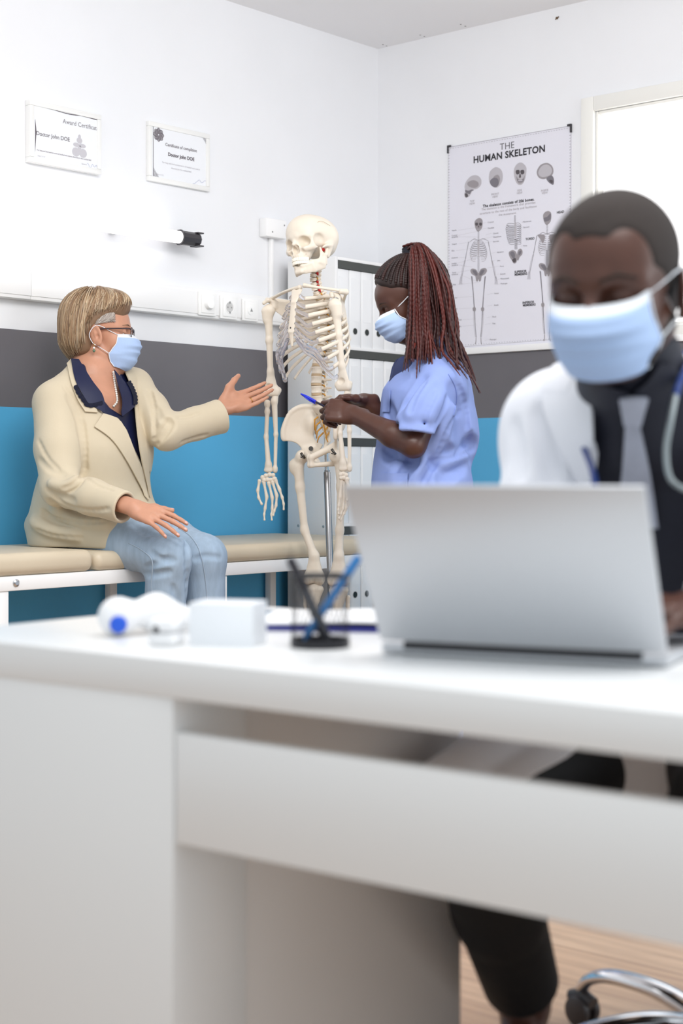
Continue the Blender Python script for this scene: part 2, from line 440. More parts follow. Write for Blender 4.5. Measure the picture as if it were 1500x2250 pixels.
# laminate floor: planks with offset joints and grain
M_FLOOR = bpy.data.materials.new('laminate_floor'); M_FLOOR.use_nodes = True
nt = M_FLOOR.node_tree; bs = nt.nodes['Principled BSDF']; tc = nt.nodes.new('ShaderNodeTexCoord')
mp = nt.nodes.new('ShaderNodeMapping'); mp.inputs['Rotation'].default_value = (0, 0, 0.72)
br = nt.nodes.new('ShaderNodeTexBrick'); br.inputs['Scale'].default_value = 1.0; br.inputs['Brick Width'].default_value = 1.2; br.inputs['Row Height'].default_value = 0.19
br.inputs['Mortar Size'].default_value = 0.0015; br.offset = 0.37
br.inputs['Color1'].default_value = srgb((204, 172, 142)) + (1,); br.inputs['Color2'].default_value = srgb((190, 156, 126)) + (1,); br.inputs['Mortar'].default_value = srgb((160, 128, 102)) + (1,)
mp2 = nt.nodes.new('ShaderNodeMapping'); mp2.inputs['Scale'].default_value = (2.2, 34, 1); mp2.inputs['Rotation'].default_value = (0, 0, 0.0)
ns = nt.nodes.new('ShaderNodeTexNoise'); ns.inputs['Scale'].default_value = 1.0; ns.inputs['Detail'].default_value = 6
rp = nt.nodes.new('ShaderNodeValToRGB'); rp.color_ramp.elements[0].position = 0.34; rp.color_ramp.elements[0].color = (0.66, 0.62, 0.6, 1); rp.color_ramp.elements[1].position = 0.6; rp.color_ramp.elements[1].color = (1, 1, 1, 1)
mx = nt.nodes.new('ShaderNodeMix'); mx.data_type = 'RGBA'; mx.blend_type = 'MULTIPLY'; mx.inputs[0].default_value = 0.8
L = nt.links; L.new(tc.outputs['Object'], mp.inputs[0]); L.new(mp.outputs[0], br.inputs[0]); L.new(mp.outputs[0], mp2.inputs[0]); L.new(mp2.outputs[0], ns.inputs[0])
L.new(ns.outputs['Fac'], rp.inputs[0]); L.new(br.outputs['Color'], mx.inputs[6]); L.new(rp.outputs['Color'], mx.inputs[7]); L.new(mx.outputs[2], bs.inputs['Base Color'])
bs.inputs['Roughness'].default_value = 0.4
struct('floor', m, M_FLOOR)
m = MB(); lw_box(m, 0, 4.2, 0, 0.006, Z_BAND0, Z_BAND1); struct('trim_1', m, M_GREY)
m = MB(); lw_box(m, 0, 4.2, 0, 0.006, 0.08, Z_BAND0); struct('trim_2', m, M_BLUE)
m = MB(); bw_box(m, 0.006, 3.2, 0, 0.006, Z_BAND0, Z_BAND1); struct('trim_3', m, M_GREY)
m = MB(); bw_box(m, 0.006, 3.2, 0, 0.006, 0.08, Z_BAND0); struct('trim_4', m, M_BLUE)
m = MB(); lw_box(m, 0, 4.2, 0, 0.012, 0, 0.08); struct('baseboard_left', m, M_WHITE)
m = MB(); bw_box(m, 0.012, 3.2, 0, 0.012, 0, 0.08); struct('baseboard_back', m, M_WHITE)
# window: casing, sash and bright frosted pane
m = MB(); fw = 0.055
for a, b, c, d in ((tw0 - fw, tw0, zw0 - fw, zw1 + fw), (tw1, tw1 + fw, zw0 - fw, zw1 + fw), (tw0, tw1, zw1, zw1 + fw), (tw0, tw1, zw0 - fw, zw0)):
    bw_box(m, a, b, 0, 0.018, c, d)
for a, b, c, d in ((tw0, tw0 + 0.012, zw0, zw1), (tw1 - 0.012, tw1, zw0, zw1), (tw0 + 0.012, tw1 - 0.012, zw1 - 0.012, zw1), (tw0 + 0.012, tw1 - 0.012, zw0, zw0 + 0.012)):
    bw_box(m, a, b, -0.06, 0, c, d)
win = struct('window_1', m, M_FRAME, bevel=0.004)
M_PANE = new_mat('daylit_frosted_glass', (255, 255, 255), 0.3, emit=((255, 255, 255), 1.6))
m = MB(); bw_box(m, tw0 + 0.01, tw1 - 0.01, -0.045, -0.038, zw0 + 0.01, zw1 - 0.01); m.build('pane', M_PANE, win)
# nail and screw holes near the ceiling line
M_DARK = new_mat('dark_hole', (70, 62, 58), 0.8)
t, z = bw_px(1224, 40); m = MB(); m.tube([BW(t, 0, z), BW(t, 0.006, z)], 0.0045, 8); m.tube([BW(t - .008, 0.002, z - .004), BW(t + .008, 0.002, z + .004)], 0.002, 6)
tag(m.build('wall_nail', new_mat('nail_steel', (120, 100, 80), 0.4, 0.8)), 'small nail left in the white back wall high above the poster', 'nail')
m = MB()
for px, py in ((841, 98), (849, 101), (923, 77), (932, 80), (1012, 53.5), (1022, 57.5)):
    dz = ZC - HC; d = dz * F_PX / (YH - py); p = P(px, py, d); p[2] = ZC - 0.0005; m.lathe(p, [(0.0035, 0), (0.0035, 0.0008)], seg=8)
m.build('screw_hole', M_DARK, CEIL)
# ================================================================== things on the walls
# ---- cable trunking with switch and sockets on it
M_TRUNK = new_mat('trunking_plastic', (246, 246, 246), 0.4)
TZ0, TZ1 = 1.537, 1.643
tr = empty('cable_trunking', LW(2.0, 0, TZ0), 'long white cable trunking running along the left wall under the tube lamp', 'trunking')
m = MB(); lw_box(m, 0.57, 1.86, 0, 0.042, TZ0, TZ1); lw_box(m, 1.861, 4.0, 0, 0.042, TZ0, TZ1); m.build('channel', M_TRUNK, tr, bevel=0.003)
m = MB(); lw_box(m, 0.57, 1.86, 0.042, 0.045, TZ0 + 0.012, TZ1 - 0.012); lw_box(m, 1.861, 4.0, 0.042, 0.045, TZ0 + 0.012, TZ1 - 0.012); m.build('cover', M_TRUNK, tr, bevel=0.001)
M_SOCK = new_mat('socket_plastic', (250, 250, 249), 0.3); M_GREYHOLE = new_mat('socket_shade_plastic', (150, 150, 150), 0.5)
E0 = 0.045
def wall_plate(name, px, py, w, label, cat):
    s, z = lw_px(px, py, E0); o = empty(name, LW(s, E0, z), label, cat, 'switch and sockets on the trunking')
    m = MB(); lw_box(m, s - w / 2, s + w / 2, E0, E0 + 0.008, z - w / 2, z + w / 2); m.build('cover_plate', M_SOCK, o, bevel=0.003)
    m = MB(); lw_box(m, s - w * .38, s + w * .38, E0 + 0.008, E0 + 0.011, z - w * .4, z + w * .4); m.build('insert', M_SOCK, o, bevel=0.002)
    return o, s, z
nrm = np.array([NX, NY, 0])
o, s, z = wall_plate('dimmer_switch', 453, 668, 0.088, 'white dimmer switch with round knob, leftmost plate on the trunking', 'switch')
m = MB(); m.lathe(LW(s, E0 + .010, z), [(0.021, 0), (0.021, 0.012), (0.018, 0.017), (0.0, 0.018)], nrm, 28); m.build('knob', M_SOCK, o, smooth=True, sharp=40)
o, s, z = wall_plate('power_socket', 500, 676, 0.088, 'white wall socket with earth clips and pin holes, between knob and triangle plates', 'socket')
m = MB(); m.lathe(LW(s, E0 + .0105, z), [(0.024, 0), (0.024, 0.002), (0.020, 0.002), (0.019, 0.0005)], nrm, 28); m.build('well', M_GREYHOLE if False else M_SOCK, o, smooth=True, sharp=30)
m = MB()
for ds in (-0.0095, 0.0095): m.lathe(LW(s + ds, E0 + .0112, z), [(0.003, 0), (0.003, 0.0006)], nrm, 10)
for dz in (-0.019, 0.019): lw_box(m, s - .003, s + .003, E0 + .011, E0 + .0135, z + dz - .004, z + dz + .004)
m.build('pin_hole', M_GREYHOLE, o)
o, s, z = wall_plate('signal_socket', 547, 682, 0.084, 'white wall plate with round port and dark triangle, nearest the skeleton', 'socket')
m = MB(); m.lathe(LW(s, E0 + .0105, z), [(0.019, 0), (0.019, 0.002), (0.016, 0.003), (0, 0.003)], nrm, 28); m.build('port_ring', M_SOCK, o, smooth=True, sharp=30)
m = MB(); q = E0 + .0142
m.add([LW(s - .007, q, z - .006), LW(s + .007, q, z - .006), LW(s, q, z + .008), LW(s - .007, q - .001, z - .006), LW(s + .007, q - .001, z - .006), LW(s, q - .001, z + .008)], [(0, 1, 2), (5, 4, 3), (0, 3, 4, 1), (1, 4, 5, 2), (2, 5, 3, 0)]); m.build('port', M_GREYHOLE, o)
# ---- junction box with conduit
s0, z1 = lw_px(585, 477, 0.04); s1, z0 = lw_px(630, 526, 0.04)
jb = empty('junction_box', LW((s0 + s1) / 2, 0, z0), 'small white junction box with a cable conduit behind the skull', 'junction box')
m = MB(); lw_box(m, s1, s0, 0, 0.04, z0, z1); m.build('housing', M_TRUNK, jb, bevel=0.006)
sc, _ = lw_px(600, 540, 0.02); m = MB(); lw_box(m, sc - .009, sc + .009, 0, 0.016, TZ1, z0); m.build('conduit', M_TRUNK, jb, bevel=0.003)
M_SCREW = new_mat('screw_steel', (150, 150, 150), 0.35, 1.0)
for ds, dz in ((.035, .02), (s0 - s1 - .014, z1 - z0 - .02)):
    m = MB(); m.lathe(LW(s0 - ds, .0402, z0 + dz), [(0.0035, 0), (0.0025, 0.0012)], nrm, 10); m.build('screw', M_SCREW, jb)
# ---- fluorescent tube lamp
sE, zT = lw_px(395, 521.5, 0.07); sC, _ = lw_px(434, 526, 0.07)
tl = empty('tube_lamp', LW(sE + .6, 0, zT), 'long glowing white tube lamp with a black end cap on the left wall', 'lamp')
M_TUBE = new_mat('lit_tube', (255, 255, 255), 0.3, emit=((255, 252, 252), 1.7))
m = MB(); m.tube([LW(sE + k * 0.3, 0.07, zT) for k in range(9)], 0.0225, 20); m.build('diffuser', M_TUBE, tl, smooth=True, sharp=60)
M_BLACKP = new_mat('black_plastic', (58, 56, 60), 0.35)
m = MB(); Rz = np.stack([np.array([-DLX, -DLY, 0]), nrm, np.array([0, 0, 1.])], 1)
m.lathe(LW(sC, 0.07, zT), [(0.024, 0), (0.026, 0.004), (0.0255, sE - sC - .006), (0.029, sE - sC - .004), (0.029, sE - sC + .004)], (-DLX, -DLY, 0), 10)
m.build('end_cap', M_BLACKP, tl, smooth=True, sharp=25)
m = MB(); lw_box(m, sC - .012, sC + .02, .05, .092, zT + .021, zT + .026); lw_box(m, sC - .012, sC + .02, .05, .092, zT - .026, zT - .021); lw_box(m, sC - .008, sC, .062, .078, zT - .008, zT + .008)
m.build('latch', M_BLACKP, tl, bevel=0.001)
for q in (0.25, 1.2):
    m = MB(); lw_box(m, sE + q, sE + q + 0.03, 0, 0.05, zT - .012, zT + .012); m.build('bracket', M_WHITE, tl)
# ---- framed certificates
M_PAPER = new_mat('certificate_paper', (238, 240, 244), 0.5); M_INK = new_mat('grey_ink', (128, 122, 128), 0.6); M_INK2 = new_mat('pale_ink', (176, 172, 178), 0.6)
M_INKD = new_mat('dark_ink', (84, 74, 84), 0.6); M_PEN = new_mat('pale_blue_ink', (170, 176, 205), 0.6)
M_GLASSFR = new_mat('clear_white_frame', (238, 238, 236), 0.25)
def certificate(name, corners, label, depth):
    q = [lw_px(*c) for c in corners]; s0 = (q[0][0] + q[3][0]) / 2; s1 = (q[1][0] + q[2][0]) / 2; z1 = (q[0][1] + q[1][1]) / 2; z0 = (q[2][1] + q[3][1]) / 2
    w = s0 - s1; h = z1 - z0
    o = empty(name, LW(s0 - w / 2, 0, z0), label, 'certificate', 'framed certificates on the left wall')
    m = MB(); b = 0.018
    for a, c, d, e_ in ((s1, s0, z1 - b, z1), (s1, s0, z0, z0 + b), (s0 - b, s0, z0 + b, z1 - b), (s1, s1 + b, z0 + b, z1 - b)): lw_box(m, a, c, 0, depth, d, e_)
    m.build('frame', M_GLASSFR, o, bevel=0.002)
    m = MB(); lw_box(m, s1 + b, s0 - b, 0.001, depth - 0.004, z0 + b, z1 - b); m.build('paper', M_PAPER, o)
    f = lambda u, v, l: LW(s0 - u * w, depth - 0.004 + l, z1 - v * h)          # u right, v down in 0..1
    tx = lambda u, v, l: LW(s0 - u, depth - 0.004 + l, z1 + v)                  # metres, v up
    return o, f, tx, w, h
def scribble(mb, f, u0, u1, v0, v1, n, r=0.0006, seed=1):
    g = np.random.default_rng(seed); u = np.linspace(u0, u1, n); v = v0 + (v1 - v0) * g.random(n)
    p = catmull([(a, b) for a, b in zip(u, v)], 4); mb.tube([f(a, b, 0.0006) for a, b in p], r, 4)
def stroke(mb, f, pts, wd):
    """tapered printed line, pts in u,v; wd list of widths (m)"""
    P3 = np.array([f(a, b, 0.0005) for a, b in pts]); t = np.gradient(P3, axis=0); t /= np.linalg.norm(t, axis=1)[:, None] + 1e-9
    nn = np.cross(t, nrm); wd = np.asarray(wd)[:, None] / 2
    A = P3 + nn * wd; Bp = P3 - nn * wd; k = len(pts)
    mb.add(np.concatenate([A, Bp]), [(i, i + 1, k + i + 1, k + i) for i in range(k - 1)])
o, f, tx, w, h = certificate('certificate', ((55, 220), (213, 256), (211, 381), (55, 362)), 'white framed award certificate with wavy purple border lines, the left one of two', 0.028)
m = MB()
for pts, wd in ((([.09, .075], [.3, .085], [.55, .07], [.8, .085], [.975, .1]), [.0005, .002, .006, .003, .001]), (([.3, .085], [.55, .1], [.8, .075], [.975, .1]), [.0005, .003, .002, .0005]),
                (([.075, .3], [.085, .5], [.075, .82]), [.0005, .005, .0005]), (([.975, .1], [.985, .55], [.965, .98]), [.001, .006, .0005])): stroke(m, f, catmull(pts, 6)[:, :2], np.interp(np.linspace(0, 1, len(catmull(pts, 6))), np.linspace(0, 1, len(wd)), wd))
m.build('border_print', M_INKD, o)
m = MB(); text_mb(m, 'Award Certificate', tx, w * .97, -h * .27, h * .105, 'RIGHT'); m.build('title_text', M_INK, o)
m = MB(); text_mb(m, 'Doctor John DOE', tx, w * .09, -h * .55, h * .092, 'LEFT', 0.0003); m.build('name_text', M_INK, o)
m = MB(); text_mb(m, 'For long and kind service work of medical and science discovery in the medical field', tx, w * .1, -h * .80, h * .033, 'LEFT', 0.0003); text_mb(m, 'Date: 11/12/', tx, w * .11, -h * .89, h * .03, 'LEFT'); text_mb(m, 'Signature', tx, w * .72, -h * .885, h * .03, 'LEFT'); m.build('small_text', M_INK2, o)
m = MB(); scribble(m, f, .8, .95, .84, .94, 9, seed=3); m.build('signature', M_PEN, o)
m = MB()
for (a, b, r1, r2) in ((.69, .62, .025, .05), (.69, .50, .04, .05), (.65, .58, .05, .035), (.73, .58, .05, .035), (.64, .70, .055, .075), (.74, .70, .055, .075), (.69, .44, .02, .04)):
    pts = [f(a + r1 * math.cos(q), b + r2 * math.sin(q), 0.0004 + 0.0001 * (a + b)) for q in np.linspace(0, 2 * math.pi, 14, endpoint=False)]; m.add(pts, [tuple(range(14))])
m.build('emblem_print', new_mat('emblem_ink', (198, 196, 202), 0.6), o)
o, f, tx, w, h = certificate('certificate', ((319, 265), (455, 297), (455, 417), (322, 403)), 'white framed certificate of completion with black ruled border and rosette, nearer the corner', 0.016)
m = MB()
for pts in (([.08, .05], [.97, .05]), ([.08, .05], [.08, .94]), ([.97, .05], [.97, .985])): stroke(m, f, pts, [.002, .002])
for u0, v0, du, dv in ((.97, .05, -1, 1), (.08, .94, 1, -1)):
    for k in range(5):
        a = .1 - .018 * k; b = .17 - .03 * k; stroke(m, f, [(u0 + du * a * (1 - q) , v0 + dv * b * q) for q in np.linspace(0, 1, 6) ** 1.0], [.0012 + .0008 * (k % 2)] * 6)
m.build('border_print', M_INKD, o)
m = MB()
for k in range(7):
    r = .075 - .01 * k; stroke(m, f, [(.165 + r * (1 + .1 * math.cos(8 * q + k)) * math.cos(q), .2 + 1.35 * r * (1 + .1 * math.cos(8 * q + k)) * math.sin(q)) for q in np.linspace(0, 2 * math.pi, 40)], [.003] * 40)
m.build('rosette_print', M_INK, o)
m = MB(); text_mb(m, 'Certificate of complition', tx, w * .53, -h * .36, h * .074, 'CENTER', 0.0003); m.build('title_text', M_INK, o)
m = MB(); text_mb(m, 'Doctor John DOE', tx, w * .53, -h * .52, h * .082, 'CENTER', 0.0006); m.build('name_text', M_INKD, o)
m = MB(); text_mb(m, 'For long and kind service work of medical and science', tx, w * .53, -h * .66, h * .04); m.build('small_text', M_INK2, o); m = MB(); text_mb(m, 'discovery in the medical field', tx, w * .53, -h * .73, h * .04); m.build('small_text', M_INK2, o); m = MB(); text_mb(m, 'Date 11/12', tx, w * .13, -h * .88, h * .035, 'LEFT'); m.build('small_text', M_INK2, o)
m = MB(); scribble(m, f, .72, .94, .82, .93, 9, seed=5); m.build('signature', M_PEN, o)
# ================================================================== examination bed
M_BEDFR = new_mat('bed_white_metal', (240, 240, 240), 0.35)
M_LEATH = new_mat('cream_leatherette', (208, 194, 170), 0.42, noise=(6, 0.03), bump=(420, 0.25, 0.0006))
M_STEEL = new_mat('steel', (200, 202, 205), 0.22, 1.0)
M_CHROME = new_mat('chrome', (225, 226, 230), 0.08, 1.0)
BE0, BE1, BS0, BS1, BZR, BZ = 0.015, 0.60, 0.66, 2.50, 0.664, 0.722
bed = empty('examination_bed', LW(1.6, 0.3, 0), 'cream padded examination bed with white metal frame along the blue wall', 'bed')
m = MB(); lw_box(m, BS0, BS1, BE1 - .03, BE1, BZR - .042, BZR); lw_box(m, BS0, BS1, BE0, BE0 + .03, BZR - .042, BZR)
for s in (BS0, BS1 - .03, 1.5): lw_box(m, s, s + .03, BE0 + .03, BE1 - .03, BZR - .042, BZR)
m.build('frame', M_BEDFR, bed, bevel=0.003)
for s in (BS0 + .02, 1.49, 2.365):
    for e in (BE1 - .034, BE0 + .004):
        m = MB(); lw_box(m, s, s + .032, e, e + .03, 0.0, BZR - .042); m.build('leg', M_BEDFR, bed, bevel=0.003)
for s0, s1, zt in ((BS0 - .01, 2.052, BZ), (2.058, BS1 + .01, BZ + .008)):
    m = MB(); lw_box(m, s0, s1, BE0 - .005, BE1 + .008, BZR, zt); c = m.build('cushion', M_LEATH, bed, bevel=0.026, bseg=5)
s, z = lw_px(35, 1281, BE1); m = MB(); m.lathe(LW(s, BE1, z), [(0.011, 0), (0.011, 0.003), (0.006, 0.006), (0.0, 0.006)], nrm, 14); m.build('bolt', M_STEEL, bed, smooth=True, sharp=30)

# ================================================================== shelf with ring binders
M_CAB = new_mat('white_laminate', (238, 238, 238), 0.4); M_INNER = new_mat('shelf_gap_shade', (72, 74, 72), 0.6)  # inner dark tone stands in for the shade inside the shelf
M_BIND = new_mat('white_binder', (240, 241, 242), 0.38); M_HOLE = new_mat('binder_hole', (38, 44, 42), 0.5); M_EDGE = new_mat('binder_edge', (205, 205, 205), 0.5)
KS0, KS1, KE0, KE1 = 0.06, 0.6154, 0.05, 0.298; KT = 1.777; PIT = 0.342; NROW = 5
cab = empty('binder_shelf', LW(.34, .17, 0), 'tall white open shelf filled with ring binders, standing in the corner behind the skeleton', 'shelf')
for s in (KS0, KS1 - .016):
    m = MB(); lw_box(m, s, s + .016, KE0, KE1, 0, KT + .012); m.build('side_panel', M_CAB, cab, bevel=0.001)
for k in range(NROW + 1):
    z = KT - PIT * k
    m = MB(); lw_box(m, KS0 + .016, KS1 - .016, KE0, KE1, z, z + .012); m.build('shelf_board', M_CAB, cab, bevel=0.001)
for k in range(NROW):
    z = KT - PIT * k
    m = MB(); lw_box(m, KS0 + .016, KS1 - .016, KE1 - .012, KE1 - .001, z - .0305, z); m.build('gap_shade_strip', M_INNER, cab)  # fills the gap above the binders, its shade painted as a dark strip
m = MB(); lw_box(m, KS0 + .016, KS1 - .016, KE0, KE0 + .006, 0.05, KT); m.build('back_panel', M_INNER, cab)  # back coloured dark to keep the compartments in shade
for px, py in ((655, 1155), (710, 1157)):
    # sight line onto the left side face of the shelf (plane s = KS1)
    dv = P(px, py, 1.0) - np.array([0, 0, HC]); o_ = np.array([0, 0, HC]); n_ = np.array([-DLX, -DLY, 0]); q = LW(KS1, 0, 0)
    d = ((q - o_) @ n_) / (dv @ n_); m = MB(); m.lathe(o_ + dv * d, [(0.006, 0), (0.005, 0.0015)], n_, 10); m.build('screw_cap', new_mat('cap', (150, 165, 172), 0.4) if 'cap' not in bpy.data.materials else bpy.data.materials['cap'], cab)
ORD = ['first', 'second', 'third', 'fourth', 'fifth', 'sixth', 'seventh']; ROWN = ['top shelf', 'second shelf down', 'third shelf down', 'fourth shelf down', 'bottom shelf']
BWID = 0.0705; BH = 0.298
def binder_parts(s1, z):
    root = empty('ring_binder', LW(s1 - BWID / 2, (KE0 + KE1) / 2, z), 'x', 'binder', 'white ring binders on the shelf')
    m = MB(); lw_box(m, s1 - BWID + .0012, s1 - .0012, KE0 + .012, KE1 - .006, z, z + BH); m.build('case', M_BIND, root, bevel=0.0025)
    c = LW(s1 - BWID / 2, KE1 - .006, z + .062)
    m = MB(); m.lathe(c, [(0.0145, -.001), (0.0145, 0.0012), (0.0122, 0.0014), (0.0122, 0.0002)], nrm, 24); m.build('ring', M_EDGE, root, smooth=True, sharp=30)
    m = MB(); m.lathe(c, [(0.0125, -.001), (0.0125, 0.0008)], nrm, 24); m.build('finger_hole', M_HOLE, root)
    m = MB(); lw_box(m, s1 - BWID + .010, s1 - .010, KE1 - .006, KE1 - .0052, z + .10, z + BH - .03); m.build('spine_label', M_BIND, root)
    return root
proto = None
for r in range(NROW):
    z = KT - PIT * (r + 1) + .0122
    for k in range(7):
        s1 = KS1 - .018 - k * (BWID + .0006)
        lab = '%s white ring binder from the left on the %s' % (ORD[k], ROWN[r])
        if proto is None: proto = binder_parts(s1, z); proto['label'] = lab; base = LW(s1 - BWID / 2, (KE0 + KE1) / 2, z); continue
        c = proto.copy(); COL.objects.link(c); c.location = V3(LW(s1 - BWID / 2, (KE0 + KE1) / 2, z)); c['label'] = lab
        for ch in list(proto.children):
            d = ch.copy(); COL.objects.link(d); d.parent = c

# ================================================================== desk
M_DESK = new_mat('desk_white', (238, 239, 239), 0.3); M_DESKIN = new_mat('desk_inner_white', (226, 222, 219), 0.45)
DZ = 0.74; QX, QY = -0.2022, 1.846; DUX, DUY = 0.789, -0.615; DVX, DVY = 0.615, 0.789
def DK(u, v, z): return np.array([QX + u * DUX + v * DVX, QY + u * DUY + v * DVY, z])
RD = np.array([[DUX, DVX, 0], [DUY, DVY, 0], [0, 0, 1]], float)
def dk_box(mb, u0, u1, v0, v1, z0, z1): mb.box(DK((u0 + u1) / 2, (v0 + v1) / 2, (z0 + z1) / 2), ((u1 - u0) / 2, (v1 - v0) / 2, (z1 - z0) / 2), RD)
DVD = 0.625
desk = empty('desk', DK(.25, .3, 0), 'white office desk with closed pedestal and low front board in the foreground', 'desk')
m = MB(); dk_box(m, -.49, 1.0, 0, DVD, 0.694, DZ); m.build('worktop', M_DESK, desk, bevel=0.002)
m = MB(); dk_box(m, -.484, 0, .002, .134, 0, .694); m.build('front_panel', M_DESK, desk, bevel=0.001)
m = MB(); dk_box(m, -.484, -.0015, .1355, DVD - .002, 0, .694); m.build('pedestal', M_DESKIN, desk, bevel=0.001)
m = MB(); dk_box(m, .003, .956, .004, .022, .5215, .653); m.build('modesty_board', M_DESK, desk, bevel=0.001)
m = MB(); dk_box(m, .958, 1.0, .002, DVD - .002, 0, .694); m.build('end_panel', M_DESK, desk, bevel=0.001)

# ================================================================== laptop
M_ALU = new_mat('laptop_silver', (204, 206, 210), 0.36, 0.4); M_KEYS = new_mat('black_keys', (28, 28, 30), 0.5); M_HINGE = new_mat('dark_hinge', (52, 52, 56), 0.4)
M_SCREEN = new_mat('dark_screen', (14, 16, 20), 0.15)
LA = np.array([.0504, 1.907, .755]); LB = np.array([.373, 1.765, .755]); lt = np.array([-.047, -.107, .194])
lu = (LB - LA) / np.linalg.norm(LB - LA); LWD = np.linalg.norm(LB - LA); lup = lt / np.linalg.norm(lt); LHT = np.linalg.norm(lt); lback = np.array([-lu[1], lu[0], 0])
lno = np.cross(lu, lup)                                   # out of the lid's back, towards the visitor's side
if lno[1] > 0: lno = -lno
lap = empty('laptop', (LA + LB) / 2 - [0, 0, .014], 'open silver laptop on the white desk with its plain lid turned to the viewer', 'laptop')
m = MB(); RL = np.stack([lu, lup, lno], 1)
m.box((LA + LB) / 2 + lup * (LHT / 2 + .004) + lno * .003, (LWD / 2, LHT / 2 - .002, .003), RL); m.build('lid', M_ALU, lap, bevel=0.0028, bseg=3)
m = MB(); m.box((LA + LB) / 2 + lup * (LHT / 2 + .006) - lno * .0004, (LWD / 2 - .008, LHT / 2 - .012, .0006), RL); m.build('screen', M_SCREEN, lap)
m = MB(); RLB = np.stack([lu, lback, np.array([0, 0, 1.])], 1); LBD = .235
m.box((LA + LB) / 2 + lback * (LBD / 2 - .004) + [0, 0, -.0065], (LWD / 2, LBD / 2, .0065), RLB); m.build('base', M_ALU, lap, bevel=0.003)
m = MB(); m.tube([LA + lu * .03 - [0, 0, .003], LB - lu * .03 - [0, 0, .003]], .0062, 12); m.build('hinge', M_HINGE, lap, smooth=True, sharp=40)
m = MB()
for a in range(15):
    for b in range(5): m.box((LA + LB) / 2 + lu * ((a - 7) * .0195) + lback * (.045 + b * .0185) + [0, 0, .0006], (.0085, .0080, .0010), RLB)
k = m.build('keyboard', M_KEYS, lap)
m = MB(); m.box((LA + LB) / 2 + lback * .185 + [0, 0, .0003], (.05, .03, .0005), RLB); m.build('trackpad', M_ALU, lap)
for su in (-1, 1):
    for bk in (.012, .215):
        m = MB(); m.lathe((LA + LB) / 2 + lu * su * (LWD / 2 - .03) + lback * bk + [0, 0, -.015], [(.007, 0), (.007, .0022)], seg=12); m.build('foot', M_HINGE, lap)
# ================================================================== small things on the desk
M_WHITEP = new_mat('white_device_plastic', (244, 244, 245), 0.3); M_BLUEP = new_mat('blue_plastic', (36, 92, 214), 0.35); M_WIRE = new_mat('black_wire', (44, 44, 48), 0.4, 0.4)
def DP(px, py): return P(px, py, (HC - DZ) * F_PX / (py - YH))    # desk-top point under a sight line
# wire mesh pen cup
cc = P(703, 1418, 1.985); cc[2] = DZ; CR, CH = .0365, .093
cup = empty('pen_cup', cc, 'black wire mesh pen cup standing in front of the laptop', 'pen cup')
m = MB(); nv = 30
for k in range(nv):
    a = 2 * math.pi * k / nv
    for sg in (1, -1):
        m.tube([cc + [CR * math.cos(a + sg * t * .9), CR * math.sin(a + sg * t * .9), .004 + t * (CH - .008)] for t in np.linspace(0, 1, 7)], (.00032), 3, caps=False)
m.build('wire_mesh', M_WIRE, cup)
m = MB(); an = np.linspace(0, 2 * math.pi, 41); m.tube([cc + [CR * math.cos(a), CR * math.sin(a), CH - .002] for a in an], .0022, 8, caps=False); m.build('rim', M_WIRE, cup, smooth=True)
m = MB(); m.lathe(cc, [(CR + .0015, 0), (CR + .0015, .011), (CR - .001, .011), (CR - .001, .002), (0, .002)], seg=40); m.build('base_ring', M_WIRE, cup, smooth=True, sharp=40)
def pen(name, p0, p1, r, mats, label, cat, tip=0.012, group='pens in the wire cup'):
    p0 = np.asarray(p0, float); p1 = np.asarray(p1, float); d = (p1 - p0) / np.linalg.norm(p1 - p0); Ln = np.linalg.norm(p1 - p0)
    o = empty(name, p0, label, cat, group)
    m = MB(); m.lathe(p0, [(.0006, 0), (r * .5, tip * .5), (r, tip), (r, Ln * .62)], d, 12); m.build('barrel', mats[0], o, smooth=True, sharp=40)
    m = MB(); m.lathe(p0 + d * Ln * .62, [(r * 1.12, 0), (r * 1.12, Ln * .34), (r * .8, Ln * .38), (0, Ln * .38)], d, 12); m.build('cap', mats[1], o, smooth=True, sharp=40)
    return o
M_PENBL = new_mat('pencil_blue', (58, 126, 190), 0.4); M_PENBK = new_mat('pen_black', (44, 42, 48), 0.4); M_PENGR = new_mat('pen_grey', (70, 72, 78), 0.4)
def cup_pen(bx_, by_, tx, ty, td, dz0=.006): return cc + [bx_, by_, dz0], P(tx, ty, td)
a, b = cup_pen(.013, -.006, 636, 1226, 1.975); pen('pen', a, b, .0052, (M_PENGR, M_PENBK), 'dark grey pen leaning left in the wire pen cup', 'pen')
a, b = cup_pen(-.022, .004, 789, 1222, 1.99); pen('pencil', a, b, .0050, (M_PENBL, M_PENBL), 'blue pencil leaning right in the wire pen cup', 'pencil')
a, b = cup_pen(.006, .012, 652, 1262, 2.02); pen('pen', a, b, .0045, (M_PENBK, M_PENGR), 'short black pen behind the grey pen in the wire cup', 'pen')
# white box
q = DP(497, 1421); fx = frame((.97, -.24, 0))
m = MB(); m.box(q + [0, .035, .0275], (.043, .032, .0275), fx); tag(m.build('paper_box', new_mat('box_white', (240, 243, 247), 0.5), bevel=0.001), 'plain white box beside the pen cup on the desk', 'box')
# pulse oximeter
q = DP(362, 1421); fo = frame((.96, -.28, 0)); ox = empty('pulse_oximeter', q, 'small white fingertip oximeter with dark opening next to the white box', 'oximeter')
S = SDF(); S.add(bx(q + [0, .02, .0265], (.019, .02, .0085), fo, .006)); S.build('upper_shell', .0015, M_WHITEP, ox)
S = SDF(); S.add(bx(q + [0, .02, .0085], (.0185, .0195, .0085), fo, .006)); S.build('lower_shell', .0015, M_WHITEP, ox)
m = MB(); m.ball(q + fo @ [-.0125, .0015, .0225], (.0058, .0035, .0050), 12, fo); m.build('finger_opening', M_PENBK, ox, smooth=True)
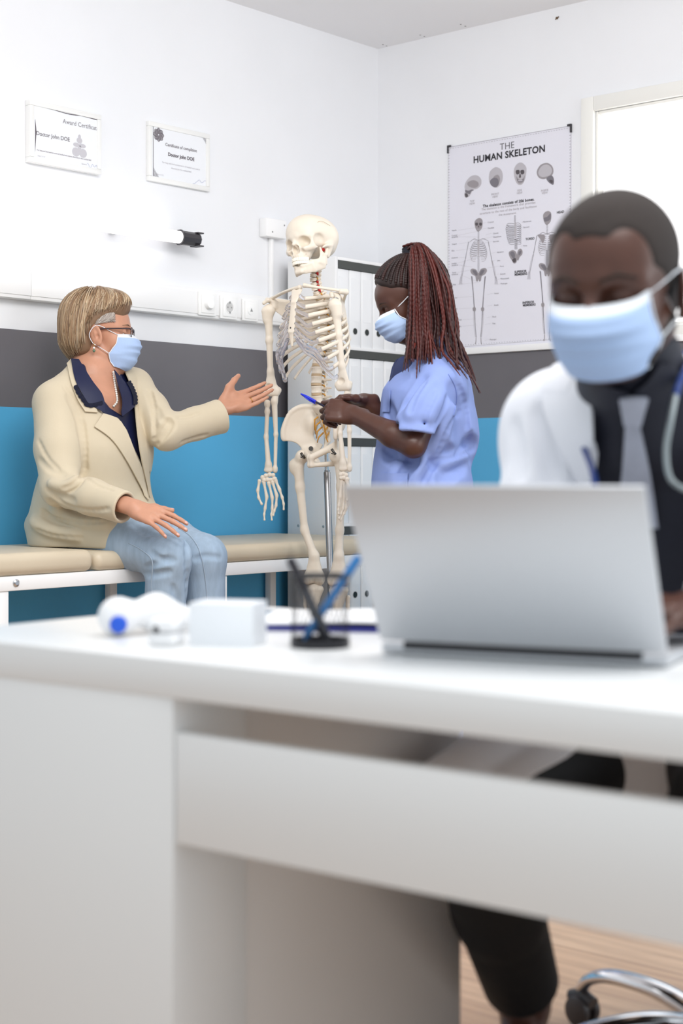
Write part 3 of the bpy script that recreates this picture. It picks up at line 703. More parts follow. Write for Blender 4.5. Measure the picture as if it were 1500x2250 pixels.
# forehead thermometer lying on its side
q = DP(255, 1402); th = empty('forehead_thermometer', q, 'white rounded handheld thermometer with a blue tip lying on the desk', 'thermometer')
S = SDF(); S.add(ell(q + [-.004, .028, .026], (.025, .024, .026))); S.add(rc(q + [.005, .035, .028], q + [.045, .075, .029], .016, .022), .02); S.add(rc(q + [.045, .075, .028], q + [.10, .10, .016], .022, .012), .02)
S.build('body', .0018, M_WHITEP, th)
m = MB(); ax = np.array([.12, -1, -.02]); m.lathe(q + [.002, .008, .018], [(.0118, 0), (.0118, .007), (.0095, .010), (0, .0105)], ax, 20); m.build('tip', M_BLUEP, th, smooth=True, sharp=40)
# clipboard with papers
M_NAVY = new_mat('navy_board', (40, 44, 128), 0.4); M_SHEET = new_mat('white_sheet', (247, 247, 248), 0.6)
q = DP(722, 1388); cl = frame((.985, -.17, 0)); cb = empty('clipboard', q, 'navy clipboard with metal clip and white papers behind the pen cup', 'clipboard')
c0 = q + cl @ [.035, .10, .0]
m = MB(); m.box(c0 + [0, 0, .0032], (.155, .105, .0032), cl); m.build('board', M_NAVY, cb, bevel=0.001)
m = MB(); G = []
for i in range(15):
    t = i / 14; G.append([c0 + cl @ [-.135 + t * .28, -.098 + s * .196, .0075 + .005 * math.sin(t * 3.1) ** 2 + .018 * max(0, t * -1 + .45) * math.sin(min(1, s * 1.3) * 3.1)] for s in np.linspace(0, 1, 9)])
m.sheet(G, -.003); m.build('papers', M_SHEET, cb, smooth=True, sharp=50)
S = SDF(); S.add(bx(c0 + cl @ [-.148, 0, .011], (.008, .055, .004), cl, .003)); S.add(bx(c0 + cl @ [-.146, -.03, .017], (.010, .02, .007), cl, .006), .008); S.build('clip', .0015, M_CHROME, cb)
# ================================================================== anatomical skeleton model on its stand
M_BONE = new_mat('model_bone', (232, 221, 205), 0.42, sss=0.08, sss_col=(1, .8, .6), noise=(14, 0.025), bump=(90, 0.08, 0.001))
M_DISC = new_mat('disc_tan', (198, 172, 138), 0.5); M_NERVE = new_mat('nerve_yellow', (206, 150, 62), 0.45); M_ART = new_mat('artery_red', (188, 26, 22), 0.4)
M_CART = new_mat('clear_cartilage', (246, 245, 251), 0.12, trans=0.88, ior=1.2); M_TEETH = new_mat('model_teeth', (246, 240, 226), 0.3)
M_POLE = new_mat('stand_steel', (158, 158, 160), 0.3, 0.9); M_BOLT = new_mat('bolt_steel', (96, 92, 88), 0.35, 0.9)
SX, SY = P(701, 1000, 5.2)[:2]
SF = np.array([-.71, -.70, 0]); SF /= np.linalg.norm(SF); SLf = np.array([-SF[1], SF[0], 0]); UP = np.array([0, 0, 1.])
RS = np.stack([SF, SLf, UP], 1)
def SK(f, l, z): return np.array([SX, SY, 0]) + SF * f + SLf * l + UP * z
skel = empty('skeleton_model', (SX, SY, 0), 'life-size cream anatomical skeleton with clear rib cartilage on a steel pole stand', 'skeleton')
zy = lambda y: HC + (YH - y) * .001527
# ---------------------------------------------------------------- skull
yaw = math.radians(41); Rk = frame((-math.sin(yaw), -math.cos(yaw), 0.02)); roll = math.radians(7)
Rr = np.array([[1, 0, 0], [0, math.cos(roll), -math.sin(roll)], [0, math.sin(roll), math.cos(roll)]]); Rk = Rk @ Rr
KO = P(681, 531, 5.17); KSc = .955
def kk(x, y, z): return KO + Rk @ (np.array([x, y, z]) * KSc)
kr = lambda *a: np.array(a) * KSc
S = SDF()
S.add(ell(kk(-.014, 0, .026), kr(.094, .0745, .068), Rk)); S.add(ell(kk(-.050, 0, .010), kr(.056, .068, .054), Rk), .03); S.add(ell(kk(.03, 0, .026), kr(.050, .060, .054), Rk), .03)
S.add(ell(kk(.046, 0, -.034), kr(.034, .043, .046), Rk), .02)                     # face block
S.add(rc(kk(.070, .0, .008), kk(.066, .0, .006), .014 * KSc), .014)
for s in (-1, 1):
    S.add(rc(kk(.074, s * .012, .007), kk(.054, s * .053, .002), .0095, .0075), .010)     # brow
    S.add(rc(kk(.053, s * .055, .002), kk(.050, s * .055, -.030), .0068, .0085), .006)    # outer orbit
    S.add(rc(kk(.068, s * .034, -.040), kk(.050, s * .054, -.036), .011, .0110), .010)    # cheek bone
    S.add(lc(kk(.048, s * .058, -.035), kk(.012, s * .069, -.032), UP, (.0092, .005), (.006, .0042)), .006)
    S.add(rc(kk(.012, s * .069, -.032), kk(-.018, s * .067, -.024), .0052, .007), .006)   # arch
    S.add(rc(kk(-.032, s * .056, -.022), kk(-.026, s * .052, -.058), .016, .0085), .012)  # mastoid
S.add(ell(kk(.056, 0, -.058), kr(.029, .032, .024), Rk), .012)                     # upper jaw
S.add(ell(kk(-.050, 0, -.024), kr(.044, .052, .028), Rk), .02)
S.add(rc(kk(.078, 0, -.008), kk(.087, 0, -.022), .0068, .0055), .008)             # nasal bones
for s in (-1, 1):
    S.sub(ell(kk(.076, s * .0335, -.0165), kr(.036, .0200, .0185), Rk), .005)
    S.sub(ell(kk(.026, s * .066, -.014), kr(.024, .0115, .022), Rk), .010)          # temporal hollow
    S.sub(ell(kk(.084, s * .0068, -.041), kr(.024, .0085, .0165), Rk), .003)        # nose opening
    S.sub(ell(kk(.030, s * .056, -.066), kr(.022, .020, .024), Rk), .010)
    S.sub(ell(kk(.082, s * .026, -.052), kr(.014, .008, .009), Rk), .010)
S.sub(rc(kk(.088, 0, -.046), kk(.082, 0, -.052), .006), .004)
for i in range(9):
    th = (i - 4) / 4 * 1.15; S.sub(rc(kk(.046 + .040 * math.cos(th), .0345 * math.sin(th), -.062), kk(.046 + .040 * math.cos(th), .0345 * math.sin(th), -.072), .0013), .004)
skull = S.build('skull', .0017, M_BONE, skel)
J = SDF()
J.add(ell(kk(.060, 0, -.108), kr(.0135, .022, .0160), Rk)); J.add(rc(kk(.068, -.010, -.117), kk(.068, .010, -.117), .0075), .008)
for s in (-1, 1):
    for q0, q1, r0, r1 in (((.060, .018, -.104), (.036, .040, -.099), .0130, .0135), ((.036, .040, -.099), (.000, .054, -.088), .0135, .0125)):
        a_ = kk(q0[0], s * q0[1], q0[2]); b_ = kk(q1[0], s * q1[1], q1[2]); J.add(lc(a_, b_, UP, (r0 * 1.55, r0 * .55), (r1 * 1.5, r1 * .5)), .006)
    J.add(lc(kk(.002, s * .0545, -.088), kk(-.001, s * .057, -.056), Rk[:, 0], (.0205, .0050), (.0175, .0042)), .008)
    J.add(rc(kk(-.014, s * .058, -.056), kk(-.017, s * .059, -.032), .006, .006), .006); J.add(rc(kk(.008, s * .056, -.056), kk(.014, s * .056, -.036), .006, .0035), .006)
    J.add(rc(kk(.068, s * .014, -.096), kk(.044, s * .034, -.090), .0070, .0062), .006)
jaw = J.build('mandible', .0016, M_BONE, skel)
for up, zc, par, nm in ((1, -.0745, skull, 'upper_teeth'), (-1, -.0862, jaw, 'lower_teeth')):
    T = SDF()
    for i in range(14):
        a_ = (i - 6.5) / 6.5; th = a_ * 1.35; x = .046 + .0385 * math.cos(th) * (1.0 if up > 0 else .96); y = .0315 * math.sin(th)
        w = .0036 if abs(a_) < .5 else .0042; Rt = Rk @ np.array([[math.cos(th), -math.sin(th), 0], [math.sin(th), math.cos(th), 0], [0, 0, 1]])
        T.add(bx(kk(x, y, zc), (.0034, w * .86, .0058), Rt, .0016), 0)
    T.build(nm, .0008, M_TEETH, par, 0)
m = MB(); m.ball(kk(-.006, .052, -.040), .0062, 10); m.build('red_marker', M_ART, skull, smooth=True)
m = MB(); m.tube(catmull([kk(-.03, .0725, .044), kk(.0, .0742, .052), kk(.02, .0715, .054), kk(.034, .0635, .046)], 6), .0006, 4); m.build('suture_line', M_DISC, skull)
# ---------------------------------------------------------------- spine
def vert_mesh(name, a, b, h, sp, tr, dn):
    """local frame f,l,u; a,b half axes, h half height, spinous length, transverse length, spinous drop"""
    S = SDF()
    S.add(lc((0, 0, -h * .8), (0, 0, h * .8), (1, 0, 0), (a, b), (a, b))); S.sub(ell((0, 0, 0), (0, 0, 0)) if False else rc((a * 1.6, 0, 0), (a * 1.61, 0, 0), a * .62), .006)
    S.inter(bx((0, 0, 0), (.2, .2, h), r=.001), .002)
    for q in np.linspace(0, 2 * math.pi, 16, endpoint=False): S.sub(rc((a * 1.14 * math.cos(q), b * 1.14 * math.sin(q), -h * .25), (a * 1.14 * math.cos(q), b * 1.14 * math.sin(q), h * .25), .0034), .004)
    for s in (-1, 1):
        S.add(rc((-a * .7, s * b * .6, h * .3), (-a * 1.5, s * b * .75, h * .25), .0042), .004)
        S.add(rc((-a * 1.5, s * b * .75, h * .2), (-a * 1.9, s * (b * .75 + tr), h * .25), .0046, .0035), .004)
        S.add(rc((-a * 1.5, s * b * .7, 0), (-a * 2.1, 0, -h * .2), .0042), .004)
        S.add(rc((-a * 1.6, s * b * .7, h * .3), (-a * 1.65, s * b * .7, h * 1.25), .0045, .0036), .003); S.add(rc((-a * 1.7, s * b * .62, -h * .1), (-a * 1.8, s * b * .62, -h * 1.1), .0045, .0036), .003)
    S.add(lc((-a * 2.1, 0, -h * .2), (-a * 2.1 - sp, 0, -h * .2 - dn), (0, 0, 1), (.0065, .003), (.006, .003)), .004)
    return S.mesh(name, .0017)
VM = {'c': vert_mesh('cervical_vertebra', .0105, .0135, .0062, .012, .006, .004), 't': vert_mesh('thoracic_vertebra', .0150, .0165, .0074, .018, .012, .016), 'l': vert_mesh('lumbar_vertebra', .0165, .0205, .0125, .016, .022, .004)}
for me in VM.values(): me.materials.append(M_BONE)
spine = [(0.026, 597), (0.028, 606.5), (0.030, 616), (0.029, 625.5), (0.024, 635.5), (0.017, 646)]
spine = [(0.024, 588)] + spine
ctl = np.array([(588, .026), (616, .030), (640, .020), (662, -.004), (700, -.023), (740, -.020), (775, -.002), (800, .008), (845, .014), (876, .010), (890, .002)])
fz = lambda y: float(np.interp(y, ctl[:, 0], ctl[:, 1]))
ys = [588, 597.5, 607, 616.5, 626, 635.5, 645] + [651 + (777 - 651) * k / 11 for k in range(12)] + [793.5 + 20.9 * k for k in range(5)]
VT = []
sp_root = skel
for i, y in enumerate(ys):
    t = 'c' if i < 7 else ('t' if i < 19 else 'l')
    c = SK(fz(y), 0, zy(y)); df = (fz(y + 6) - fz(y - 6)); tilt = math.atan2(df, 12 * .001527) * .8
    o = bpy.data.objects.new(VM[t].name, VM[t]); COL.objects.link(o); o.parent = sp_root; o.location = V3(c) - sp_root.location
    Rt = RS @ np.array([[math.cos(tilt), 0, -math.sin(tilt)], [0, 1, 0], [math.sin(tilt), 0, math.cos(tilt)]])
    o.rotation_euler = Matrix(Rt.tolist()).to_euler()
    if t == 't': k = .84 + .16 * (i - 7) / 11; o.scale = (k, k, .72 + .2 * (i - 7) / 11 if False else .92)
    VT.append((c, Rt, t))
ROOTS = MB(); 
for i in range(len(ys) - 1):
    c = (VT[i][0] + VT[i + 1][0]) / 2; t = VT[i][2]; Rt = VT[i][1]
    if i >= 6:
        m = MB(); a, b, h = ((.0115, .0125, .0016) if t != 'l' else (.0165, .0205, .0042)); 
        G = np.linspace(0, 2 * math.pi, 24, endpoint=False)
        m.add(np.concatenate([c + (Rt @ np.stack([a * np.cos(G), b * np.sin(G), np.full(24, z)])).T for z in (-h, h)]), [(j, (j + 1) % 24, 24 + (j + 1) % 24, 24 + j) for j in range(24)] + [tuple(range(23, -1, -1)), tuple(range(24, 48))])
        m.build('spinal_disc', M_DISC, skel, smooth=True, sharp=40)
    w = {'c': .011, 't': .012, 'l': .018}[t]
    m = MB()
    for s in (-1, 1): m.tube([c + Rt @ [-w * .8, s * w * .4, .002], c + Rt @ [-w * .9, s * w * 1.0, -.001], c + Rt @ [-w * .7, s * w * 1.55, -.006]], [.0022, .0032, .0018], 6)
    m.build('nerve_root', M_NERVE if i > 5 else (M_ART if i % 2 else M_NERVE), skel, smooth=True)
for i in (1, 3, 4, 5):
    m = MB(); m.ball((VT[i][0] + VT[i + 1][0]) / 2 + VT[i][1] @ [-.006, .0145, 0], (.0052, .0045, .0042), 8, VT[i][1]); m.build('vertebral_artery', M_ART, skel, smooth=True)
m = MB(); q = SK(.0185, 0, zy(881)); m.ball(q + SF * .002 + SLf * .004, (.0075, .006, .004), 10, RS); m.build('red_marker', M_ART, skel, smooth=True)
# ---------------------------------------------------------------- rib cage
def st(z): return float(np.interp(z, [1.38, 1.41, 1.50, 1.565], [.122, .128, .122, .100]))
wl = [.050, .074, .095, .112, .123, .131, .136, .139, .139, .133, .118, .095]
drop = [.018, .030, .042, .053, .064, .074, .084, .095, .106, .116, .098, .062]
phe = [36, 34, 36, 40, 43, 46, 50, 56, 64, 74, 98, 128]
notch = [1.548, 1.520, 1.497, 1.474, 1.452, 1.434, 1.420]
tz = [(fz(y), zy(y)) for y in ys[7:19]]
for s in (-1, 1):
    ends = []
    for i in range(12):
        fi, zi = tz[i]; fr = st(min(1.56, max(1.40, zi - drop[i]))) + (.0 if i < 7 else -.012 * (i - 6)); bk = fi - .044; fc = (fr + bk) / 2; A = (fr - bk) / 2; w = wl[i]
        pts = [SK(fi - .008, s * .012, zi), SK(fi - .026, s * .030, zi + .001)]
        for ph in np.linspace(158, phe[i], 15):
            a = math.radians(ph); q = (158 - ph) / (158 - phe[i]); pts.append(SK(fc + A * math.cos(a), s * w * math.sin(a) ** .9, zi - drop[i] * q ** 1.05))
        pts = catmull(pts, 3); n = len(pts)
        m = MB(); r = np.interp(np.linspace(0, 1, n), [0, .1, .5, 1], [.0042, .0048, .0058, .0066]) * (.9 if i in (0, 10, 11) else 1.08)
        m.tube(pts, r, 8, up=UP, flat=1.0); 
        # flatten: taller than thick
        V = m.v[0].reshape(n, 8, 3); cen = V.mean(1, keepdims=True); dd = V - cen; ver = dd[..., 2:3]; hor = dd.copy(); hor[..., 2] = 0
        m.v[0] = (cen + hor * .62 + np.concatenate([np.zeros_like(hor[..., :2]), ver * 1.12], -1)).reshape(-1, 3)
        m.build('rib', M_BONE, skel, smooth=True)
        ends.append(pts[-1])
    for i in range(10):
        e = ends[i]; el = (e - np.array([SX, SY, 0])); lf, ll, lz = el @ SF, el @ SLf, el[2]
        if i < 7:
            nz = notch[i]; N_ = SK(st(nz) - .002, s * .015, nz)
            if i < 3: cp = [e, (e * .5 + N_ * .5) + SF * .006, N_]
            midz = min(lz, nz) - (.003 if i < 4 else .010) if i > 1 else (lz + nz) / 2
            if i >= 3: cp = [e, SK(lf + .010, ll * .80, lz - (.004 if i > 2 else 0)), SK(st(nz) - .006, s * (.035 if i < 4 else .042), (nz * .55 + lz * .45) - (.004 if i > 3 else 0)), N_]
        else:
            k = i - 7
            cp = [e, SK(lf + .014, ll * .90, lz - .003), SK(st(1.40) - .030 + .006 * (2 - k), s * (.088 - .002 * k), lz + .030 + .012 * k), SK(st(1.41) - .012, s * (.046 + .004 * k), 1.376 - .010 * k), SK(st(1.41) - .004, s * (.020 + .003 * k), 1.402 - .005 * k)]
        pts = catmull(cp, 7); m = MB(); n = len(pts)
        m.tube(pts, np.interp(np.linspace(0, 1, n), [0, .3, 1], [.0080, .0074, .0056]), 9, flat=.85); m.build('costal_cartilage', M_CART, skel, smooth=True)
S = SDF()
S.add(lc(SK(st(1.56), 0, 1.563), SK(st(1.525) + .002, 0, 1.522), SLf, (.026, .0055), (.014, .005)), .0)
S.add(lc(SK(st(1.525) + .002, 0, 1.522), SK(st(1.42), 0, 1.425), SLf, (.0135, .0048), (.0165, .0048)), .006); S.add(lc(SK(st(1.42), 0, 1.42), SK(st(1.41) - .004, 0, 1.378), SLf, (.011, .0045), (.005, .0035)), .008)
for nz in notch[1:]: S.sub(rc(SK(st(nz), .021, nz), SK(st(nz), .022, nz), .006), .003); S.sub(rc(SK(st(nz), -.021, nz), SK(st(nz), -.022, nz), .006), .003)
S.sub(rc(SK(st(1.57), 0, 1.577), SK(st(1.57), .001, 1.577), .013), .005); S.build('sternum', .0017, M_BONE, skel)
m = MB(); m.lathe(SK(st(1.435) + .004, 0, 1.437), [(.0035, 0), (.0025, .0015)], SF, 10); m.build('bolt', M_BOLT, skel)
# ---------------------------------------------------------------- shoulders and arms
def bone(name, segs, parent=skel, res=.002, k=.008, subs=(), mat=M_BONE):
    S = SDF()
    for q in segs: S.add(q, k)
    for q in subs: S.sub(q, .004)
    return S.build(name, res, mat, parent)
HR, HL = P(589, 683, 5.285), P(737, 671, 5.085)         # shoulder joints
AR, AL = P(592, 660, 5.30), P(754, 641, 5.10)           # acromia
for s, H, A, ca, cb in ((-1, HR, AR, P(660, 631, 5.125), P(622, 643, 5.20)), (1, HL, AL, P(668, 627, 5.10), P(715, 634, 5.08))):
    pts = catmull([ca, ca * .6 + cb * .4 + SF * .006, cb, A + UP * .002], 6); m = MB(); n = len(pts)
    m.tube(pts, np.interp(np.linspace(0, 1, n), [0, .12, .5, .85, 1], [.0105, .0085, .0062, .0068, .0085]), 10, flat=.8); m.build('clavicle', M_BONE, skel, smooth=True)
    S = SDF()
    inn = SK(-.052, s * .060, 1.545); low = SK(-.058, s * .085, 1.405); gl = A * .5 + H * .5 - SLf * s * .018 - SF * .006
    ctr = (inn + low + gl) / 3; ux = gl - inn; ux /= np.linalg.norm(ux); nn_ = np.cross(ux, low - inn); nn_ /= np.linalg.norm(nn_); uy = np.cross(nn_, ux)
    V2 = [((p - ctr) @ ux, (p - ctr) @ uy) for p in (inn + UP * .012, gl + UP * .012, gl - UP * .016, gl * .45 + low * .55 + ux * .004, low + ux * .010, low - ux * .008, inn * .5 + low * .5 - ux * .008)]
    S.add(prism(V2, ctr, ux, uy, .0028, .002)); S.add(rc(gl * .6 + low * .4, low, .005, .006), .006); S.add(rc(gl - UP * .004, gl + UP * .008, .0125), .008)
    S.add(lc(inn - SF * .004 - UP * .014, A - SF * .012, UP, (.006, .0035), (.009, .006)), .006); S.add(rc(A - SF * .012, A + SF * .010, .010, .009), .006)
    S.add(rc(gl + UP * .014, gl + SF * .026 + UP * .016, .0075, .006), .008); S.add(rc(gl + SF * .026 + UP * .016, gl + SF * .034 + SLf * s * .012 + UP * .006, .006, .0065), .006)
    S.build('scapula', .0019, M_BONE, skel)
    m = MB(); m.tube([gl + UP * .002, gl * .4 + H * .6 + UP * .014, H + UP * .012], .0022, 8)
    for k in range(9): m.tube([(gl * (1 - k / 12) + H * (k / 12)) + UP * .012 + .006 * np.array([math.cos(a), math.sin(a) * .4, math.sin(a)]) for a in np.linspace(0, 6.28, 9)], .0012, 5, caps=False)
    m.build('spring', M_STEEL, skel, smooth=True)
def humerus(H, E, lat):
    d = (E - H) / np.linalg.norm(E - H); L_ = np.linalg.norm(E - H)
    return bone('humerus', [ell(H - lat * .004 + UP * .002, (.021, .021, .022)), rc(H + lat * .010 - UP * .002, H + lat * .008 + d * .03, .0125, .012), rc(H + d * .02, H + d * L_ * .35, .0148, .0110), rc(H + d * L_ * .35, H + d * L_ * .72, .0112, .0100),
        lc(H + d * L_ * .72, H + d * (L_ - .018), lat, (.0105, .0095), (.024, .0085)), rc(E - lat * .018 - d * .006, E + lat * .018 - d * .006, .0115, .0110), rc(E - lat * .027 - d * .018, E - lat * .020 - d * .02, .008)], res=.0021, k=.012, subs=[ell(E - d * .028 + SF * .012, (.012, .012, .010))])
def forearm(E, W, lat):
    d = (W - E) / np.linalg.norm(W - E)
    u0 = E - lat * .010 + d * .006; u1 = W - lat * .013
    bone('ulna', [rc(u0 - d * .030 - SF * .012, u0 + d * .010, .0105, .0115), rc(u0 + d * .012, u0 * .5 + u1 * .5 - lat * .004, .0105, .0068), rc(u0 * .5 + u1 * .5 - lat * .004, u1 - d * .008, .0068, .0058), rc(u1 - d * .008, u1 - d * .001, .0082)], res=.0019, k=.008)
    r0 = E + lat * .014 + d * .022; r1 = W + lat * .010
    bone('radius', [rc(r0, r0 + d * .004, .0108), rc(r0 + d * .012, r0 + d * .03, .0068, .0085), rc(r0 + d * .03, r0 * .5 + r1 * .5 + lat * .006, .0078, .0072), rc(r0 * .5 + r1 * .5 + lat * .006, r1 - d * .022, .0072, .0095), lc(r1 - d * .024, r1 - d * .003, lat, (.0110, .0085), (.0160, .0095))], res=.0019, k=.008)
def hand_bones(W, fingers, carp):
    S = SDF(); g = np.random.default_rng(3)
    for c in carp: S.add(ell(c, .0070 + .0018 * g.random(3)), .0015)
    S.build('carpal_bones', .0013, M_BONE, skel)
    for ch in fingers:
        S = SDF(); n = len(ch)
        for i in range(n - 1):
            a, b = ch[i], ch[i + 1]; r = (.0070, .0061, .0053, .0043)[i]; u = (b - a); u = u / np.linalg.norm(u); a2 = a + u * .0016; b2 = b - u * .0016
            S.add(rc(a2, a2 * .6 + b2 * .4, r, r * .55), .0008); S.add(rc(a2 * .6 + b2 * .4, b2, r * .55, r * .9), .003)
        S.build('finger_bones', .0012, M_BONE, skel)
ER = P(596, 868, 5.30); latR = np.array([-1, .05, 0]); latR /= np.linalg.norm(latR)
humerus(HR, ER, latR); WR = P(596, 1035, 5.30); forearm(ER + UP * -.004, WR, latR)
dR = 5.29
carp = [P(*q, dR) for q in ((576, 1049), (584, 1045), (592, 1043), (600, 1044), (580, 1055), (588, 1054), (595, 1054), (603, 1052))]
fin = [[(570, 1056), (566, 1078), (568, 1094), (575, 1108)], [(579, 1058), (586, 1092), (582, 1118), (580, 1131), (581, 1143)], [(590, 1060), (598, 1094), (598, 1119), (596, 1131), (597, 1143)], [(598, 1058), (608, 1089), (606, 1112), (602, 1124), (600, 1133)], [(605, 1055), (614, 1076), (620, 1094), (623, 1108), (623, 1120)]]
hand_bones(WR, [[P(x, y, dR - .002 * i) for i, (x, y) in enumerate(f)] for f in fin], carp)
EL = P(756, 856, 5.075); latL = np.array([.72, -.69, 0]); humerus(HL, EL, latL * .75 + np.array([.25, 0, 0])); WL = P(760, 1032, 5.05); forearm(EL + UP * -.004, WL, np.array([-.9, .2, 0]))
dL_ = 5.045
carp = [P(*q, dL_) for q in ((748, 1043), (754, 1041), (760, 1044), (749, 1050), (756, 1050), (762, 1053))]
fin = [[(762, 1056), (766, 1074), (766, 1088), (762, 1100)], [(750, 1056), (747, 1092), (744, 1112), (743, 1122), (744, 1130)], [(755, 1057), (756, 1093), (753, 1118), (748, 1130), (744, 1140)], [(759, 1058), (761, 1093), (760, 1116), (754, 1130), (748, 1144)], [(763, 1058), (766, 1088), (765, 1108), (760, 1120), (756, 1130)]]
hand_bones(WL, [[P(x, y, dL_ + .004 * j - .003 * i) for i, (x, y) in enumerate(f)] for j, f in enumerate(fin)], carp)
# ---------------------------------------------------------------- pelvis and legs
z5 = lambda x, y: (540 + x / 4.5, 840 + y / 4.5)
OUT = [(690, 248), (600, 234), (520, 247), (440, 302), (388, 400), (362, 490), (366, 560), (386, 580), (440, 584), (500, 604), (545, 650), (572, 700), (620, 742), (662, 756), (704, 712), (752, 640), (758, 612), (700, 585), (664, 525), (670, 455), (702, 400), (712, 320)]
HIPR = P(664, 1003, 5.255)
def mir(p):
    q = np.asarray(p) - np.array([SX, SY, 0]); return SK(q @ SF, -(q @ SLf), q[2])
def hipbone(mf):
    S = SDF(); pd = 5.258
    O = np.array([P(701, 1035, pd)[0], pd, HC]); V2 = [(P(*z5(x, y), pd)[0] - O[0], P(*z5(x, y), pd)[2] - HC) for x, y in OUT]
    V2 = catmull(V2, 2, True)
    if mf is None:
        ux = np.array([1., 0, 0]); o = O
    else:
        o = mf(O); ux = mf(O + np.array([1., 0, 0])) - o
    S.add(prism(V2, o, ux, UP, .0055, .004))
    M_ = (lambda p: np.asarray(p)) if mf is None else mf
    tp = lambda x, y, d=pd: M_(P(*z5(x, y), d))
    crest = catmull([tp(690, 250), tp(600, 236), tp(520, 250), tp(440, 304), tp(390, 402), tp(366, 490), tp(372, 560)], 3)
    for a, b in zip(crest[:-1], crest[1:]): S.add(rc(a, b, .0072), .006)
    S.sub(ell(tp(540, 420, pd - .035), (.062, .034, .062), I3 if mf is None else np.stack([ux, np.cross(UP, ux), UP], 1)), .012)      # hollow of the wing
    S.add(ell(tp(650, 400, pd + .01), (.022, .03, .036)), .02)                        # sacro-iliac block
    S.add(rc(tp(610, 690, pd), tp(690, 640, pd + .01), .017, .012), .014)             # socket mass
    sym = SK(.040, .004 if mf is not None else -.004, zy(1008))
    S.add(rc(tp(600, 700) if mf is None else M_(P(*z5(628, 640), pd - .01)), sym + UP * .004, .0125, .0105), .012)
    isch = M_(P(*z5(700, 800), pd + .02)); S.add(rc(tp(640, 690, pd + .008), isch, .014, .0125), .012); S.add(rc(isch, sym - UP * .022, .0095, .0075), .008); S.add(rc(sym + UP * .006, sym - UP * .022, .009, .008), .006)
    return S.build('hip_bone', .0022, M_BONE, skel)
hipbone(None); hipbone(mir)
S = SDF(); S.add(lc(SK(.0, 0, zy(893)), SK(-.030, 0, zy(925)), SLf, (.034, .014), (.027, .011))); S.add(lc(SK(-.030, 0, zy(925)), SK(-.040, 0, zy(968)), SLf, (.025, .010), (.010, .006)), .012); S.add(lc(SK(-.040, 0, zy(968)), SK(-.022, 0, zy(990)), SLf, (.010, .006), (.005, .004)), .01)
for k in range(4):
    for s in (-1, 1): S.sub(rc(SK(.0 - .01 * k, s * (.016 - .001 * k), zy(910 + 13 * k)), SK(-.06, s * (.016 - .001 * k), zy(914 + 13 * k)), .0035), .003)
S.build('sacrum', .002, M_BONE, skel)
m = MB()
for k in range(4):
    for s in (-1, 1): m.tube([SK(-.012 - .007 * k, s * .014, zy(914 + 12 * k)), SK(.004 - .006 * k, s * .018, zy(922 + 13 * k)), SK(-.004 - .004 * k, s * .026, zy(945 + 9 * k))], [.0028, .003, .0016], 6)
m.build('sacral_nerves', M_NERVE, skel, smooth=True)
m = MB(); m.ball(SK(.040, 0, zy(1008)), (.007, .0055, .016), 12, RS); m.build('pubic_disc', M_DISC, skel, smooth=True)
m = MB(); q = P(*z5(643, 655), 5.242); m.lathe(q, [(.008, 0), (.008, .003), (.004, .003), (.004, .001)], (0, -1, 0), 14); m.build('bolt', M_BOLT, skel)
for q, d in (((565, 728), 5.225), ((868, 690), 5.10)):
    m = MB(); c = P(*z5(*q), d); m.tube([c + [-.007, 0, .010], c + [.0, -.002, .0], c + [.006, 0, -.008]], .0045, 8); m.tube([c + [-.008, -.004, -.004], c + [.0, -.006, -.006], c + [.004, -.003, -.002]], .002, 6); m.build('hip_spring', M_BOLT, skel, smooth=True)
def femur(Hd, T, S0_, S1_, K, wk):
    lat = np.array([1., .2, 0]); ax = np.array([wk, 0, 0])
    return bone('femur', [ell(Hd, .0225), rc(Hd, T, .0155, .0165), rc(T + UP * .006, T - UP * .012, .017, .016), rc(T * .5 + Hd * .5 - UP * .02, S0_, .019, .0150), rc(S0_, S1_, .0150, .0125), rc(S1_, K + UP * .075, .0125, .0150), lc(K + UP * .075, K + UP * .012, ax, (.0160, .0145), (.031, .018)),
        ell(K + ax * .018 - UP * .004, (.0185, .030, .0215)), ell(K - ax * .018 - UP * .004, (.0185, .030, .0215))], res=.0024, k=.014, subs=[rc(K - UP * .024 + SF * .02, K - UP * .026 - SF * .03, .007)])
KR, KL = P(690, 1270, 5.24), P(744, 1272, 5.12)
femur(HIPR, P(647, 1024, 5.275), P(659, 1070, 5.27), P(669, 1165, 5.265), KR, 1)
HIPL = P(739, 1003, 5.135); femur(HIPL, P(757, 1022, 5.15), P(750, 1070, 5.14), P(746, 1165, 5.13), KL, 1)
